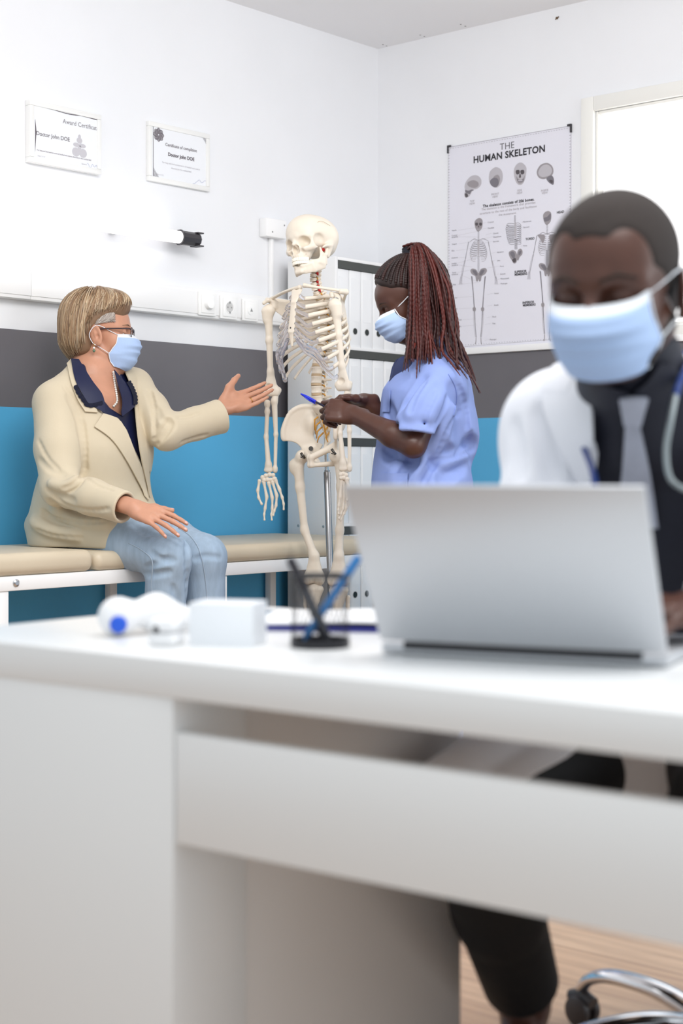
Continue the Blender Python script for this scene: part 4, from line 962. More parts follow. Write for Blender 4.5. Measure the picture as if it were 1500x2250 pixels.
for K, sx in ((KR, -1), (KL, 1)):
    t0 = K - UP * .040; t1 = K * [1, 1, 0] + UP * .19 + SF * -.01
    bone('tibia', [lc(t0, t0 - UP * .03, (1, 0, 0), (.033, .024), (.020, .017)), rc(t0 - UP * .02 + SF * .008, t0 * .5 + t1 * .5, .017, .0115), rc(t0 * .5 + t1 * .5, t1, .0115, .0125), rc(t1, t1 - UP * .012, .017, .016)], res=.0026, k=.016)
    o = np.array([sx * .030, .012, 0]); bone('fibula', [rc(t0 - UP * .022 + o, t0 - UP * .05 + o, .009, .006), rc(t0 - UP * .05 + o, t1 + o * .8, .0055, .0055), rc(t1 + o * .8, t1 + o * .8 - UP * .02, .008, .007)], res=.0024, k=.008)
    bone('patella', [ell(K + SF * .034 - UP * .002, (.018, .010, .019), RS)], res=.0022)
    for j in range(5):
        lt_ = (j - 2) * .015; a = t1 - UP * .045 + SF * .03 + SLf * lt_ * .7; b = a + SF * .065 + SLf * lt_ * .4 - UP * .022; c = b + SF * .045 - UP * .006
        bone('toe_bones', [rc(a, a * .5 + b * .5, .007, .0045), rc(a * .5 + b * .5, b, .0045, .006), rc(b + SF * .006, c, .0058, .0045)], res=.002, k=.003)
    bone('foot_bones', [rc(t1 - UP * .028, t1 - UP * .034 + SF * .025, .018, .015), rc(t1 - UP * .034, t1 - UP * .055 - SF * .045, .016, .017), rc(t1 - UP * .04 + SF * .02 + SLf * .014, t1 - UP * .045 + SF * .03 - SLf * .016, .012)], res=.0026, k=.012)
# pole and rolling base
pt, pm, pb = P(714, 930, 5.245), P(718, 1036, 5.245), P(727, 1300, 5.25); pb2 = pb + (pb - pm) / (pm[2] - pb[2]) * (pb[2] - .10)
m = MB(); m.tube([pt + UP * .03, pm - UP * .03], .0062, 14); m.build('inner_rod', M_STEEL, skel, smooth=True, sharp=50)
m = MB(); m.tube([pm, pm + UP * -.003, pb2], [.0085, .0115, .0115], 18); m.lathe(pm - UP * .001, [(.0085, 0), (.0085, .006)], seg=14); m.build('pole', M_POLE, skel, smooth=True, sharp=50)
for k in range(5):
    a = 2 * math.pi * k / 5 + .3; dr = np.array([math.cos(a), math.sin(a), 0]); m = MB(); m.tube([pb2, pb2 + dr * .1 - UP * .02, pb2 + dr * .27 - UP * .045], [.014, .012, .010], 10); lg = m.build('base_leg', M_WHITE, skel, smooth=True, sharp=50)
    c = pb2 + dr * .265; m = MB(); m.lathe(np.array([c[0], c[1], .024]) - np.array([-math.sin(a), math.cos(a), 0]) * .009, [(.018, 0), (.0235, .003), (.0235, .015), (.018, .018)], (-math.sin(a), math.cos(a), 0), 18); m.tube([[c[0], c[1], .026], [c[0], c[1], .06]], .006, 8); m.build('caster', M_BLACKP, lg, smooth=True, sharp=40)
# ================================================================== people: shared builders
CAM = np.array([0, 0, HC])
def pxdir(px, py):
    v = P(px, py, 1.0) - CAM; return v / np.linalg.norm(v)
def pxon(S, pts, d0, off=0.002, reach=1.2):
    """points where the sight lines through pts meet the form S"""
    o = np.array([P(x, y, d0) for x, y in pts]); d = np.array([pxdir(x, y) for x, y in pts]); h, t = S.cast(o, d, reach, off, 90); return h
def pxpatch(S, A, B, d0, off=0.003, n=16, m=9, th=0.002, bulge=0.0, smooth=2):
    """cloth patch lying on S between two outline edges A and B (sight lines)"""
    A = resample(catmull(A, 6), n); B = resample(catmull(B, 6), n); t = np.linspace(0, 1, m)
    G = A[:, None] * (1 - t)[None, :, None] + B[:, None] * t[None, :, None]
    h = pxon(S, G.reshape(-1, 2), d0, off).reshape(n, m, 3)
    for _ in range(smooth): h[1:-1, 1:-1] = .5 * h[1:-1, 1:-1] + .125 * (h[:-2, 1:-1] + h[2:, 1:-1] + h[1:-1, :-2] + h[1:-1, 2:])
    if bulge:
        w = np.sin(np.pi * np.linspace(0, 1, m))[None, :, None]; h = h - np.array([0, 1, 0]) * bulge * w
    mb = MB(); mb.sheet(h, -th); return mb, h
class T3:
    """placed local frame: x forward, y left, z up; fx / fy / fz shape the face (front, width, lower face)"""
    def __init__(s, o, R, k=1.0, fx=1.0, fy=1.0, fz=1.0): s.o = np.asarray(o, float); s.R = np.asarray(R, float); s.k = k; s.fx = fx; s.fy = fy; s.fz = fz
    def __call__(s, x, y, z):
        return s.o + s.R @ (np.array([x * (s.fx if x > 0 else 1), y * s.fy, z * (s.fz if z < 0 else 1)], float) * s.k)
    def r(s, *a): return np.array([a[0], a[1] * s.fy, a[2]], float) * s.k
def nest(S, c, r): return Prim(S.ev, c, r)
def lid_prim(c, r, n, off):
    e = ell(c, r); n = np.asarray(n, float); n /= np.linalg.norm(n)
    return Prim(lambda p: np.maximum(e.fn(p), -((p - c) @ n - off)), c, float(np.max(r)))
def head_ops(S, T, lids=.35, ear=True, male=0.0, earx=0.0, eark=1.0):
    k = T.k
    S.add(ell(T(-.012, 0, .036), T.r(.098, .076, .076), T.R), .02)
    S.add(ell(T(.030, 0, .030), T.r(.060, .064, .060), T.R), .03)
    S.add(ell(T(.034, 0, -.032), T.r(.054, .058 + .003 * male, .078), T.R), .03)
    for s in (-1, 1):
        S.add(rc(T(-.004, s * .052, -.056), T(.052, s * .026, -.098), .019 * k, (.0155 + .002 * male) * k), .025)
        S.add(ell(T(.052, s * .040, -.028), T.r(.026, .024, .028), T.R), .02)
        S.add(rc(T(.084, s * .012, .020), T(.062, s * .050, .016), (.0095 + .0025 * male) * k, .008 * k), .016)
    S.add(ell(T(.070, 0, -.099), T.r(.020, .024 + .003 * male, .018), T.R), .02)
    S.add(rc(T(.080, 0, -.066), T(.078, 0, -.07), .016 * k), .02)
    for s in (-1, 1): S.sub(ell(T(.094, s * .032, .000), T.r(.016, .019, .012), T.R), .014)
    S.add(rc(T(.087, 0, .010), T(.110, 0, -.030), .0078 * k, .0112 * k), .010)
    for s in (-1, 1): S.add(ell(T(.099, s * .0125, -.036), T.r(.012, .0085, .0085), T.R), .006)
    S.add(rc(T(.089, -.016, -.064), T(.093, .0, -.062), .0055 * k, .0065 * k), .006); S.add(rc(T(.093, 0, -.062), T(.089, .016, -.064), .0065 * k, .0055 * k), .006)
    S.add(rc(T(.088, -.014, -.074), T(.091, 0, -.076), .0055 * k, .0072 * k), .005); S.add(rc(T(.091, 0, -.076), T(.088, .014, -.074), .0072 * k, .0055 * k), .005)
    S.sub(rc(T(.100, -.022, -.0688), T(.100, .022, -.0688), .0036 * k), .003)
    for s in (-1, 1):
        c = T(.0735, s * .032, .001); up = T.R @ np.array([.25, 0, 1.]); dn = T.R @ np.array([.25, 0, -1.])
        S.add(lid_prim(c, T.r(.0142, .0150, .0142), up, (.0036 - .012 * lids) * k), .002); S.add(lid_prim(c, T.r(.0140, .0148, .0140), dn, .0048 * k), .002)
        if ear:
            a = .25; Re = T.R @ np.array([[math.cos(a), 0, -math.sin(a)], [0, 1, 0], [math.sin(a), 0, math.cos(a)]]) @ np.array([[math.cos(s * .35), -math.sin(s * .35), 0], [math.sin(s * .35), math.cos(s * .35), 0], [0, 0, 1]])
            ec = T(-.016 + earx, s * .0815, -.012)
            S.add(ell(ec, T.r(.0185 * eark, .0058, .0315 * eark), Re), .006)
            S.sub(ell(ec + Re @ (np.array([.002, s * .0065, .004]) * k), T.r(.0125, .0050, .0225), Re), .003)
            S.add(ell(ec + Re @ (np.array([-.001, s * .001, .002]) * k), T.r(.0065, .0050, .0150), Re), .004)
            S.sub(ell(ec + Re @ (np.array([.006, s * .006, -.006]) * k), T.r(.0060, .0075, .0085), Re), .003)
            S.add(ell(ec + Re @ (np.array([.004, 0, -.026]) * k), T.r(.0085, .0050, .0090), Re), .004)
def eyes(T, parent, white, iris, look=(1, 0, 0)):
    for s in (-1, 1):
        c = T(.0735, s * .032, .001); m = MB(); m.ball(c, .0132 * T.k, 20, T.R)
        e = m.build('eye', white, parent, smooth=True)
        d = T.R @ np.asarray(look, float); d /= np.linalg.norm(d); m = MB(); m.lathe(c + d * .0119 * T.k, [(.0061 * T.k, -.0004), (.0059 * T.k, .0007), (.003 * T.k, .0013), (0, .0015)], d, 20); m.build('iris', iris, e, smooth=True)
def face_mask(T, parent, mats, drop=0.0, wide=1.0, earx=0.0, corner=0.0):
    """pleated surgical mask with white top binding and ear loops"""
    nU, nV = 41, 37; G = np.zeros((nV, nU, 3))
    vz = np.linspace(0, 1, nV)
    cx = np.interp(vz, [0, .16, .33, .55, .8, .93, 1], [.1045, .1265, .1305, .1235, .110, .095, .080]); cz = np.interp(vz, [0, .16, .33, .55, .8, .93, 1], [-.004, -.022, -.038, -.062, -.098, -.114, -.119])
    sx = np.interp(vz, [0, .30, .62, .85, 1], [.062, .058, .034, .038, .050]) ; sy = np.interp(vz, [0, .3, .62, 1], [.0615, .0645, .0665, .0500]) * wide; sz = np.interp(vz, [0, .3, .62, .85, 1], [-.006 + corner, -.034 + corner * .4, -.068, -.092, -.108])
    ple = sum(np.clip((vz - q) / .05, 0, 1) * np.clip((q + .15 - vz) / .10, 0, 1) for q in (.30, .48, .66)) * .0032
    for j in range(nU):
        u = -1 + 2 * j / (nU - 1); c = math.cos(u * math.pi / 2); w = c ** .80
        x = sx + (cx - sx) * w + ple * (1 - abs(u) ** 3); y = sy * math.sin(u * math.pi / 2) ; z = sz + (cz - sz) * c ** 1.15 - ple * .4
        for i in range(nV): G[i, j] = T(x[i] + .002, y[i], z[i] - drop)
    root = None; nt_ = 5
    m = MB(); m.sheet(G[nt_ - 1:], .0012); mk = m.build('face_mask', mats[0], parent, smooth=True, sharp=60)
    m = MB(); H = G[:nt_].copy(); m.sheet(H, .0014); m.build('top_band', mats[1], mk, smooth=True, sharp=60)
    for s in (0, -1):
        sg = -1 if s == 0 else 1
        m = MB(); E = G[:, s]; m.tube(E + (T.R @ np.array([0, sg * .0012, 0])) , .0016, 6, flat=1.0); m.build('side_seam', mats[1], mk, smooth=True)
        a = G[1, s]; b = G[22, s]; yb = sg * .0835
        pts = catmull([a, a * .5 + T(.002 + earx, sg * .080, .014) * .5, T(.0 + earx, sg * .080, .016), T(-.020 + earx, yb + sg * .003, .016), T(-.036 + earx, yb + sg * .004, -.010), T(-.026 + earx, yb, -.036), T(-.010 + earx, sg * .078, -.046), b * .5 + T(-.006 + earx, sg * .077, -.048) * .5, b], 6)
        m = MB(); m.tube(pts, .0013 * T.k, 6, flat=1.0); m.build('ear_loop', mats[1], mk, smooth=True)
    return mk
def hand_ops(S, T, ts, curl, splay=(0.08, 0.0, -.06, -.14), thumb=None, k0=.006, slim=1.0):
    """T at the wrist: x to the fingers, z back of the hand; ts=+1 thumb on +y. curl: 4 x 3 angles. returns nail frames"""
    k = T.k; q = lambda x, y, z: T(x, y * ts, z); Y = T.R[:, 1] * ts
    S.add(lc(q(-.03, 0, 0), q(.012, .0, 0), T.R[:, 1], (.0275 * k, .0195 * k), (.0275 * k, .0175 * k)), .01)
    S.add(lc(q(.010, .001, 0), q(.070, -.003, .001), T.R[:, 1], (.0285 * k, .0165 * k), (.0385 * k, .0125 * k)), .012)
    S.add(ell(q(.038, .021, -.009), T.r(.030, .014, .012), T.R), .012); S.add(ell(q(.034, -.022, -.008), T.r(.030, .011, .011), T.R), .012)
    base = [(.086, .0265), (.090, .006), (.086, -.0145), (.077, -.0325)]
    ln = [(.041, .0245, .021), (.045, .028, .022), (.042, .026, .022), (.032, .0195, .019)]
    rr = [(.0088, .0078, .0068), (.0090, .0080, .0069), (.0086, .0076, .0066), (.0076, .0067, .0058)]
    nails = []
    for f in range(4):
        p = q(base[f][0], base[f][1], .0015); a = 0.0; sp = splay[f]
        S.add(rc(q(base[f][0] - .035, base[f][1] * .85, .002), p, .0085 * k, rr[f][0] * 1.08 * k), .010)
        for j in range(3):
            a += curl[f][j]
            d = T.R @ np.array([math.cos(a) * math.cos(sp), ts * math.cos(a) * math.sin(sp), -math.sin(a)]); n = p + d * ln[f][j] * k
            r0 = rr[f][j] * k * slim; r1 = (rr[f][j + 1] if j < 2 else rr[f][2] * .82) * k * slim
            S.add(rc(p, n, r0, r1), .0035 if j else .005); p = n
        up = T.R @ np.array([math.sin(a), 0, math.cos(a)]); nails.append((p - d * .004 * k + up * rr[f][2] * k * .62, d, up, rr[f][2] * k))
    th = thumb or ((.016, .022, -.008), (.046, .046, -.018), (.074, .058, -.022), (.098, .064, -.022)); pt = [q(*t) for t in th]; tr = (.0125, .0108, .0098, .0075)
    for j in range(3): S.add(rc(pt[j], pt[j + 1], tr[j] * k, tr[j + 1] * k), .010 if j == 0 else .004)
    S.add(rc(q(.06, .026, -.004), pt[1], .009 * k, .009 * k), .016)
    d = pt[3] - pt[2]; d /= np.linalg.norm(d); up = Y - d * (Y @ d); up = up / np.linalg.norm(up) * .6 + T.R[:, 2] * .6; up -= d * (up @ d); up /= np.linalg.norm(up)
    nails.append((pt[3] - d * .001 + up * .0060 * k, d, up, .0078 * k)); return nails
def nails_mesh(nails, name, mat, parent):
    for c, d, up, r in nails:
        m = MB(); m.ball(c, (r * 1.0, r * .72, r * .28), 10, np.stack([d, np.cross(up, d), up], 1)); m.build(name, mat, parent, smooth=True)
def radial_hair(mb, H, T, roots, rad, seg=3, npts=9, jit=.003, lift=.001):
    """strands hugging the hair volume H: each root = list of (azimuth, elevation) points seen from the head centre"""
    for path in roots:
        p = resample(catmull(path, 5), npts); o = T(-.01, 0, .02)
        d = np.stack([np.cos(p[:, 1]) * np.cos(p[:, 0]), np.cos(p[:, 1]) * np.sin(p[:, 0]), np.sin(p[:, 1])], 1) @ T.R.T
        yield o, d
M_LASH = new_mat('dark_brow', (52, 36, 28), 0.7)
M_EYEW = new_mat('eye_white', (236, 232, 228), 0.2); M_IRISB = new_mat('iris_brown', (52, 32, 22), 0.15)
M_MASK = new_mat('mask_blue', (176, 200, 237), 0.8, noise=(260, 0.02), bump=(300, 0.15, 0.0004)); M_MASKW = new_mat('mask_white', (232, 236, 242), 0.8)

def sdf_push(S, X, off):
    """move points out of the form S to at least `off` from it"""
    sh = X.shape; q = X.reshape(-1, 3).copy(); e = .002
    for _ in range(6):
        d = S.ev(q); b = d < off
        if not b.any(): break
        p = q[b]; g = np.stack([S.ev(p + e * np.eye(3)[a]) - S.ev(p - e * np.eye(3)[a]) for a in range(3)], 1); g /= np.linalg.norm(g, axis=1)[:, None] + 1e-9
        q[b] = p + g * (off - d[b])[:, None]
    return q.reshape(sh)
def crease(S, pts, r, k, d0=4.4, sub=True, off=0.0):
    h = pxon(S, catmull(pts, 4), d0, off)
    for a, b in zip(h[:-1], h[1:]): (S.sub if sub else S.add)(rc(a, b, r), k)
def cuff_cut(S, a, b, r, ln=.035, w=.075):           # open sleeve end
    d = (b - a) / np.linalg.norm(b - a); R_ = basis_z(d); S.sub(bx(b + d * .06, (w, w, .06), R_), .003); S.sub(rc(b - d * ln, b + d * .12, r, r * 1.05), .003)
def px_prism(pts, d, y0, y1):
    V2 = [(P(x, y, d)[0], P(x, y, d)[2] - HC) for x, y in pts]; return prism(V2, (0, (y0 + y1) / 2, HC), (1, 0, 0), (0, 0, 1), (y1 - y0) / 2)
# ================================================================== seated visitor in the cream blazer
M_SKIN1 = new_mat('fair_skin', (202, 148, 121), 0.45, sss=0.15, noise=(30, 0.05), bump=(220, 0.10, 0.0006))
M_BLAZ = new_mat('cream_blazer_cloth', (209, 195, 169), 0.75, noise=(5, 0.02), bump=(60, 0.25, 0.0012, (6, 6, .6)), sheen=.15)
M_NAVYB = new_mat('navy_blouse_cloth', (16, 24, 62), 0.5, bump=(40, 0.2, 0.002)); M_LACE = new_mat('navy_lace', (12, 17, 42), 0.85, bump=(420, 0.9, 0.002))
M_JEAN = new_mat('pale_denim', (158, 178, 198), 0.85, noise=(55, 0.09, (1, 1, .22)), bump=(160, 0.5, 0.0012, (1, 1, .3))); M_SEAM = new_mat('denim_seam', (168, 184, 200), 0.8)
WOX, WOY = -.825, 5.06; WF = np.array([.78, -.62, 0]); WF /= np.linalg.norm(WF); WLt = np.array([-WF[1], WF[0], 0]); RWm = np.stack([WF, WLt, UP], 1)
def Wm(f, l, z): return np.array([WOX, WOY, 0]) + WF * f + WLt * l + UP * z
HT1 = T3(P(219, 733, 5.07), frame((1, .05, -.01)), 1.03)
RSH, LSH = P(122, 888, 4.93), P(292, 852, 5.20); REL, RWR = P(133, 1070, 4.80), P(292, 1115, 4.645); LEL, LWR = P(366, 950, 5.02), P(487, 897, 5.14)
RKN, LKN = P(370, 1226, 4.70), P(448, 1224, 4.84); RAN, LAN = P(362, 1490, 4.74), P(462, 1490, 4.86)
# ---- body (one surface)
B = SDF(); head_ops(B, HT1, lids=.30, earx=.013, eark=1.12)
nb = Wm(.015, .0, 1.285); B.add(lc(HT1(-.030, 0, -.075), nb, WLt, (.056, .060), (.066, .062)), .03); B.add(ell(HT1(.030, 0, -.112), HT1.r(.04, .036, .016), HT1.R), .03)
B.add(lc(Wm(.03, 0, 1.00), Wm(.015, 0, 1.20), WLt, (.165, .115), (.150, .085)), .03); B.add(lc(Wm(.02, 0, .82), Wm(.03, 0, 1.0), WLt, (.17, .12), (.165, .115)), .03)
B.add(rc(RSH, nb, .045, .050), .03); B.add(rc(LSH, nb, .045, .050), .03); B.add(lc(Wm(.03, 0, 1.19), nb - UP * .02, WLt, (.13, .095), (.07, .07)), .03)
B.add(rc(RSH, REL, .042, .032), .02); B.add(rc(REL, RWR, .029, .025), .01); B.add(rc(LSH, LEL, .045, .038), .02); B.add(rc(LEL, LWR, .036, .027), .01)
for h, kn, an in ((Wm(.04, -.095, .815), RKN, RAN), (Wm(.04, .095, .815), LKN, LAN)):
    B.add(rc(h, kn, .075, .050), .03); B.add(rc(kn, an, .046, .032), .02)
    tf = kn - h; tf[2] = 0; tf /= np.linalg.norm(tf); B.add(rc(an - UP * .02, an - UP * .06 + tf * .13, .03, .024), .02)
rf = P(412, 1160, 4.585) - RWR; RHt = T3(RWR, frame(rf, np.array([-.05, -.62, .78])), .99)
nl1 = hand_ops(B, RHt, 1, [(.12, .18, .12), (.10, .16, .12), (.14, .20, .14), (.20, .24, .16)], splay=(.06, .0, -.08, -.18))
lf_ = P(597, 852, 5.21) - LWR; LHt = T3(LWR, frame(lf_, np.array([.05, .84, -.54])), 1.05)
nl2 = hand_ops(B, LHt, -1, [(-.05, .10, .08), (.00, .10, .08), (.05, .12, .10), (.08, .15, .10)], splay=(.02, .0, -.015, -.045), thumb=((.020, .024, -.012), (.052, .046, -.024), (.080, .064, -.026), (.104, .080, -.018)))
woman = B.build('person', .0027, M_SKIN1)
tag(woman, 'seated person in cream blazer, glasses and mask holding an open hand toward the skeleton', 'person')
M_NAIL = new_mat('pale_nail', (232, 176, 160), 0.25); nails_mesh(nl1, 'fingernail', M_NAIL, woman); nails_mesh(nl2, 'fingernail', M_NAIL, woman)
eyes(HT1, woman, M_EYEW, new_mat('iris_grey', (86, 92, 96), 0.15))
m = MB()
for s in (-1, 1): m.tube([HT1(.096, s * .014, .022), HT1(.091, s * .034, .027), HT1(.076, s * .052, .022)], [.0022, .0026, .0012], 6, flat=.6)
m.build('eyebrow', new_mat('grey_brow', (150, 118, 92), 0.8), woman, smooth=True)
face_mask(HT1, woman, (M_MASK, M_MASKW), earx=.013)
# ---- blouse
BL = SDF()
BL.add(lc(Wm(.035, 0, .80), Wm(.045, 0, 1.02), WLt, (.180, .130), (.178, .128))); BL.add(lc(Wm(.045, 0, 1.02), Wm(.030, 0, 1.18), WLt, (.175, .128), (.160, .100)), .02)
BL.add(rc(RSH - UP * .0, nb, .055, .064), .03); BL.add(rc(LSH, nb, .055, .064), .03); BL.add(lc(Wm(.025, 0, 1.18), nb - UP * .005, WLt, (.14, .105), (.077, .076)), .03)
BL.inter(half((0, 0, -1), (0, 0, .74)), 0)
VN = [(176, 770), (198, 835), (222, 868), (243, 897), (268, 915), (272, 895), (262, 850), (254, 800), (240, 770)]
BLc = SDF(); BLc.ops = list(BL.ops); BL.sub(px_prism(VN, 4.98, 4.7, 5.06), .004); BL.inter(half((.1, -.1, 1), nb + UP * .03), .01)
blouse = BL.build('blouse', .003, M_NAVYB, woman)
# ---- blazer
J1 = SDF()
J1.add(lc(Wm(.005, 0, .745), Wm(.02, 0, .86), WLt, (.222, .160), (.208, .155))); J1.add(lc(Wm(.02, 0, .86), Wm(.045, 0, 1.03), WLt, (.205, .155), (.194, .148)), .03); J1.add(lc(Wm(.045, 0, 1.03), Wm(.028, 0, 1.17), WLt, (.192, .148), (.182, .116)), .03)
J1.add(rc(RSH + UP * .002, nb - UP * .022, .066, .078), .04); J1.add(rc(LSH, nb - UP * .022, .062, .078), .04)
J1.add(ell(Wm(-.055, -.02, .79), (.155, .15, .075)), .05)
hm = Wm(.03, -.10, .80); hk = hm + (RKN - hm) * .52 + UP * .004; J1.add(rc(hm, hk, .112, .092), .05); hm2 = Wm(.03, .10, .80); J1.add(rc(hm2, hm2 + (LKN - hm2) * .35, .104, .094), .05)
J1.inter(half((.93, -.34, .16), P(278, 1180, 4.66)), .006)
OPN = [(160, 740), (168, 800), (196, 862), (228, 908), (258, 918), (276, 944), (294, 990), (310, 1030), (327, 1092), (333, 1092), (322, 1060), (312, 1010), (303, 950), (298, 890), (296, 860), (282, 800), (270, 740)]
J1full = SDF(); J1full.ops = list(J1.ops)
J1.sub(px_prism(OPN, 4.95, 4.6, 5.12), .006)
J1.sub(lc(HT1(-.03, 0, -.06), nb - UP * .03, WLt, (.074, .078), (.084, .080)), .008)
J1.inter(half((0, 0, -1), (0, 0, .7265)), .004)
# sleeves
RCF, LCF = P(274, 1115, 4.660), P(483, 915, 5.125)
J1.add(rc(RSH + UP * .002, RSH * .45 + REL * .55, .070, .073), .025); J1.add(rc(RSH * .45 + REL * .55, REL, .073, .062), .02); J1.add(rc(REL, REL * .5 + RCF * .5, .060, .054), .02); J1.add(rc(REL * .5 + RCF * .5, RCF, .054, .050), .02)
J1.add(rc(LSH + UP * .0, LSH * .5 + LEL * .5, .064, .060), .025); J1.add(rc(LSH * .5 + LEL * .5, LEL, .060, .058), .02); J1.add(rc(LEL, LEL * .45 + LCF * .55, .056, .052), .02); J1.add(rc(LEL * .45 + LCF * .55, LCF, .052, .058), .02)
cuff_cut(J1, REL, RCF, .040); cuff_cut(J1, LEL, LCF + np.array([.004, 0, .002]), .049)
CR = [([(186, 1034), (170, 1060), (150, 1075)], .006, .014), ([(176, 935), (184, 985), (186, 1030)], .006, .012), ([(150, 870), (165, 900), (176, 930)], .004, .012),
      ([(372, 921), (360, 935), (345, 948)], .006, .014), ([(380, 930), (366, 948), (350, 962)], .005, .014), ([(326, 855), (336, 890), (340, 930), (338, 985)], .006, .012), ([(345, 895), (352, 915), (368, 925)], .004, .012),
      ([(105, 1075), (130, 1090), (160, 1100)], .004, .012), ([(84, 1010), (110, 1030), (140, 1040)], .003, .012), ([(110, 1105), (150, 1128), (210, 1140)], .006, .014), ([(95, 1130), (120, 1150), (170, 1158)], .005, .016)]
for pts, r, k in CR: crease(J1, pts, r * .7, k * 1.5, off=.0035)
for pts, r, k in (([(112, 1062), (145, 1068), (172, 1052)], .008, .02), ([(120, 1118), (170, 1145), (240, 1150)], .008, .025), ([(72, 1145), (110, 1165), (170, 1178)], .007, .03)): crease(J1, pts, r, k, sub=False, off=.002)
for pts in ([(373, 922), (352, 952), (338, 966)], [(377, 929), (366, 952), (346, 976)], [(392, 916), (415, 914), (436, 906)], [(400, 972), (430, 962), (455, 956)], [(184, 1038), (160, 1064), (138, 1074)], [(190, 1048), (214, 1066), (246, 1076)], [(120, 1092), (150, 1112), (200, 1122), (238, 1118)], [(84, 968), (104, 1006), (128, 1030)], [(182, 925), (188, 975), (187, 1028)], [(330, 858), (338, 895), (340, 950)], [(92, 1120), (125, 1140), (175, 1148), (230, 1146)], [(80, 1165), (120, 1178), (180, 1182)], [(140, 850), (165, 880), (180, 915)]):
    crease(J1, pts, .0022, .011, off=.0012)
blazer = J1.build('blazer', .003, M_BLAZ, woman)
J1n = SDF(); J1n.ops = [o for o in J1full.ops]
for A, Bq in (([(207, 938), (244, 965), (275, 1008), (300, 1053), (325, 1100)], [(226, 909), (257, 920), (275, 944), (294, 990), (325, 1094)]), ([(148, 800), (155, 838), (169, 876), (187, 905)], [(158, 789), (184, 842), (204, 876), (214, 907)]),
              ([(309, 905), (318, 950), (326, 1010), (331, 1092)], [(297, 889), (303, 950), (312, 1010), (329, 1092)]), ([(283, 803), (300, 828), (312, 862), (309, 905)], [(272, 806), (285, 836), (297, 862), (297, 889)])):
    mb, h = pxpatch(J1n, A, Bq, 4.4, .0045, th=.004); mb.build('lapel', M_BLAZ, blazer, smooth=True, sharp=50)
# chest skin stays inside the neckline
for A, Bq, mt, of in (([(156, 788), (163, 828), (176, 858), (194, 887)], [(174, 790), (202, 836), (226, 870), (231, 908)], M_NAVYB, .0105), ([(268, 915), (288, 900), (297, 889), (296, 866)], [(266, 905), (268, 880), (258, 842), (250, 812)], M_NAVYB, .008)):
    mb, h = pxpatch(J1n, A, Bq, 4.5, of, th=.002); mb.build('collar', mt, blouse, smooth=True, sharp=50)
for A in ([(166, 846), (173, 862), (184, 878), (193, 889), (208, 889), (226, 884)], [(297, 889), (297, 872), (290, 852), (282, 838)]):
    E = resample(catmull(A, 6), 60); tn = np.gradient(E, axis=0); tn /= np.linalg.norm(tn, axis=1)[:, None]; nn2 = np.stack([-tn[:, 1], tn[:, 0]], 1)
    w = (4.0 + 1.6 * np.abs(np.sin(np.arange(60) * .42)))[:, None]; Gp = np.stack([E - nn2 * 4, E, E + nn2 * w * .5, E + nn2 * w], 1)
    hh = pxon(J1n, Gp.reshape(-1, 2), 4.5, .0135).reshape(60, 4, 3); hh[:, :, 1] -= .0012 * np.sin(np.arange(60) * .84)[:, None] * np.array([0, .3, .7, 1])
    mb = MB(); mb.sheet(hh, -.0016); mb.build('lace_edge', M_LACE, blouse, smooth=True, sharp=60)
mb, h = pxpatch(J1n, [(316, 905), (318, 918)], [(333, 886), (334, 899)], 4.4, .003, n=4, m=6, th=.002); mb.build('breast_pocket', M_BLAZ, blazer, smooth=True, sharp=50)
# ---- jeans
JN = SDF()
for h, kn, an in ((Wm(.03, -.10, .805), RKN, RAN), (Wm(.03, .10, .805), LKN, LAN)):
    JN.add(rc(h, h * .4 + kn * .6, .090, .080), .02); JN.add(rc(h * .4 + kn * .6, kn, .080, .066), .03); JN.add(rc(kn, kn * .5 + an * .5 + np.array([-.008, .01, 0]), .066, .064), .03); JN.add(rc(kn * .5 + an * .5 + np.array([-.008, .01, 0]), an + UP * .05, .064, .060), .02)
JN.add(rc(Wm(-.02, -.08, .82), Wm(-.02, .08, .82), .11), .04)
JN.inter(half((0, 0, -1), (0, 0, RAN[2] + .02)), .004)
JNc = SDF(); JNc.ops = list(JN.ops)
for pts, r, k in (([(318, 1250), (345, 1238), (375, 1225)], .004, .014), ([(316, 1262), (340, 1262), (372, 1258)], .004, .014), ([(412, 1190), (413, 1260), (412, 1340)], .008, .012), ([(330, 1212), (352, 1228), (385, 1232)], .003, .012), ([(425, 1230), (450, 1222), (485, 1225)], .003, .012), ([(290, 1150), (320, 1170), (350, 1172)], .003, .014), ([(380, 1290), (392, 1320), (395, 1350)], .003, .014)): crease(JN, pts, r * .7, k * 1.3, off=.003)
# keep the trousers above the padded bed where they rest on it
jeans = JN.build('jeans', .0034, M_JEAN, woman)
for pts in ([(282, 1193), (310, 1208), (334, 1232), (333, 1280), (336, 1345)], [(392, 1160), (420, 1180), (440, 1215), (452, 1280), (456, 1345)]):
    h = pxon(JNc, catmull(pts, 8), 4.3, .0006); m = MB(); m.tube(h, .0016, 5); m.build('side_seam', M_SEAM, jeans, smooth=True)
M_SHOE = new_mat('dark_shoe', (40, 38, 42), 0.5)
for an, kn, h0 in ((RAN, RKN, Wm(.03, -.1, .8)), (LAN, LKN, Wm(.03, .1, .8))):
    tf = kn - h0; tf[2] = 0; tf /= np.linalg.norm(tf); S = SDF(); S.add(rc(an - UP * .035, an - UP * .068 + tf * .14, .042, .034), .0); S.inter(half((0, 0, -1), an - UP * .093), .006); S.build('shoe', .003, M_SHOE, woman)
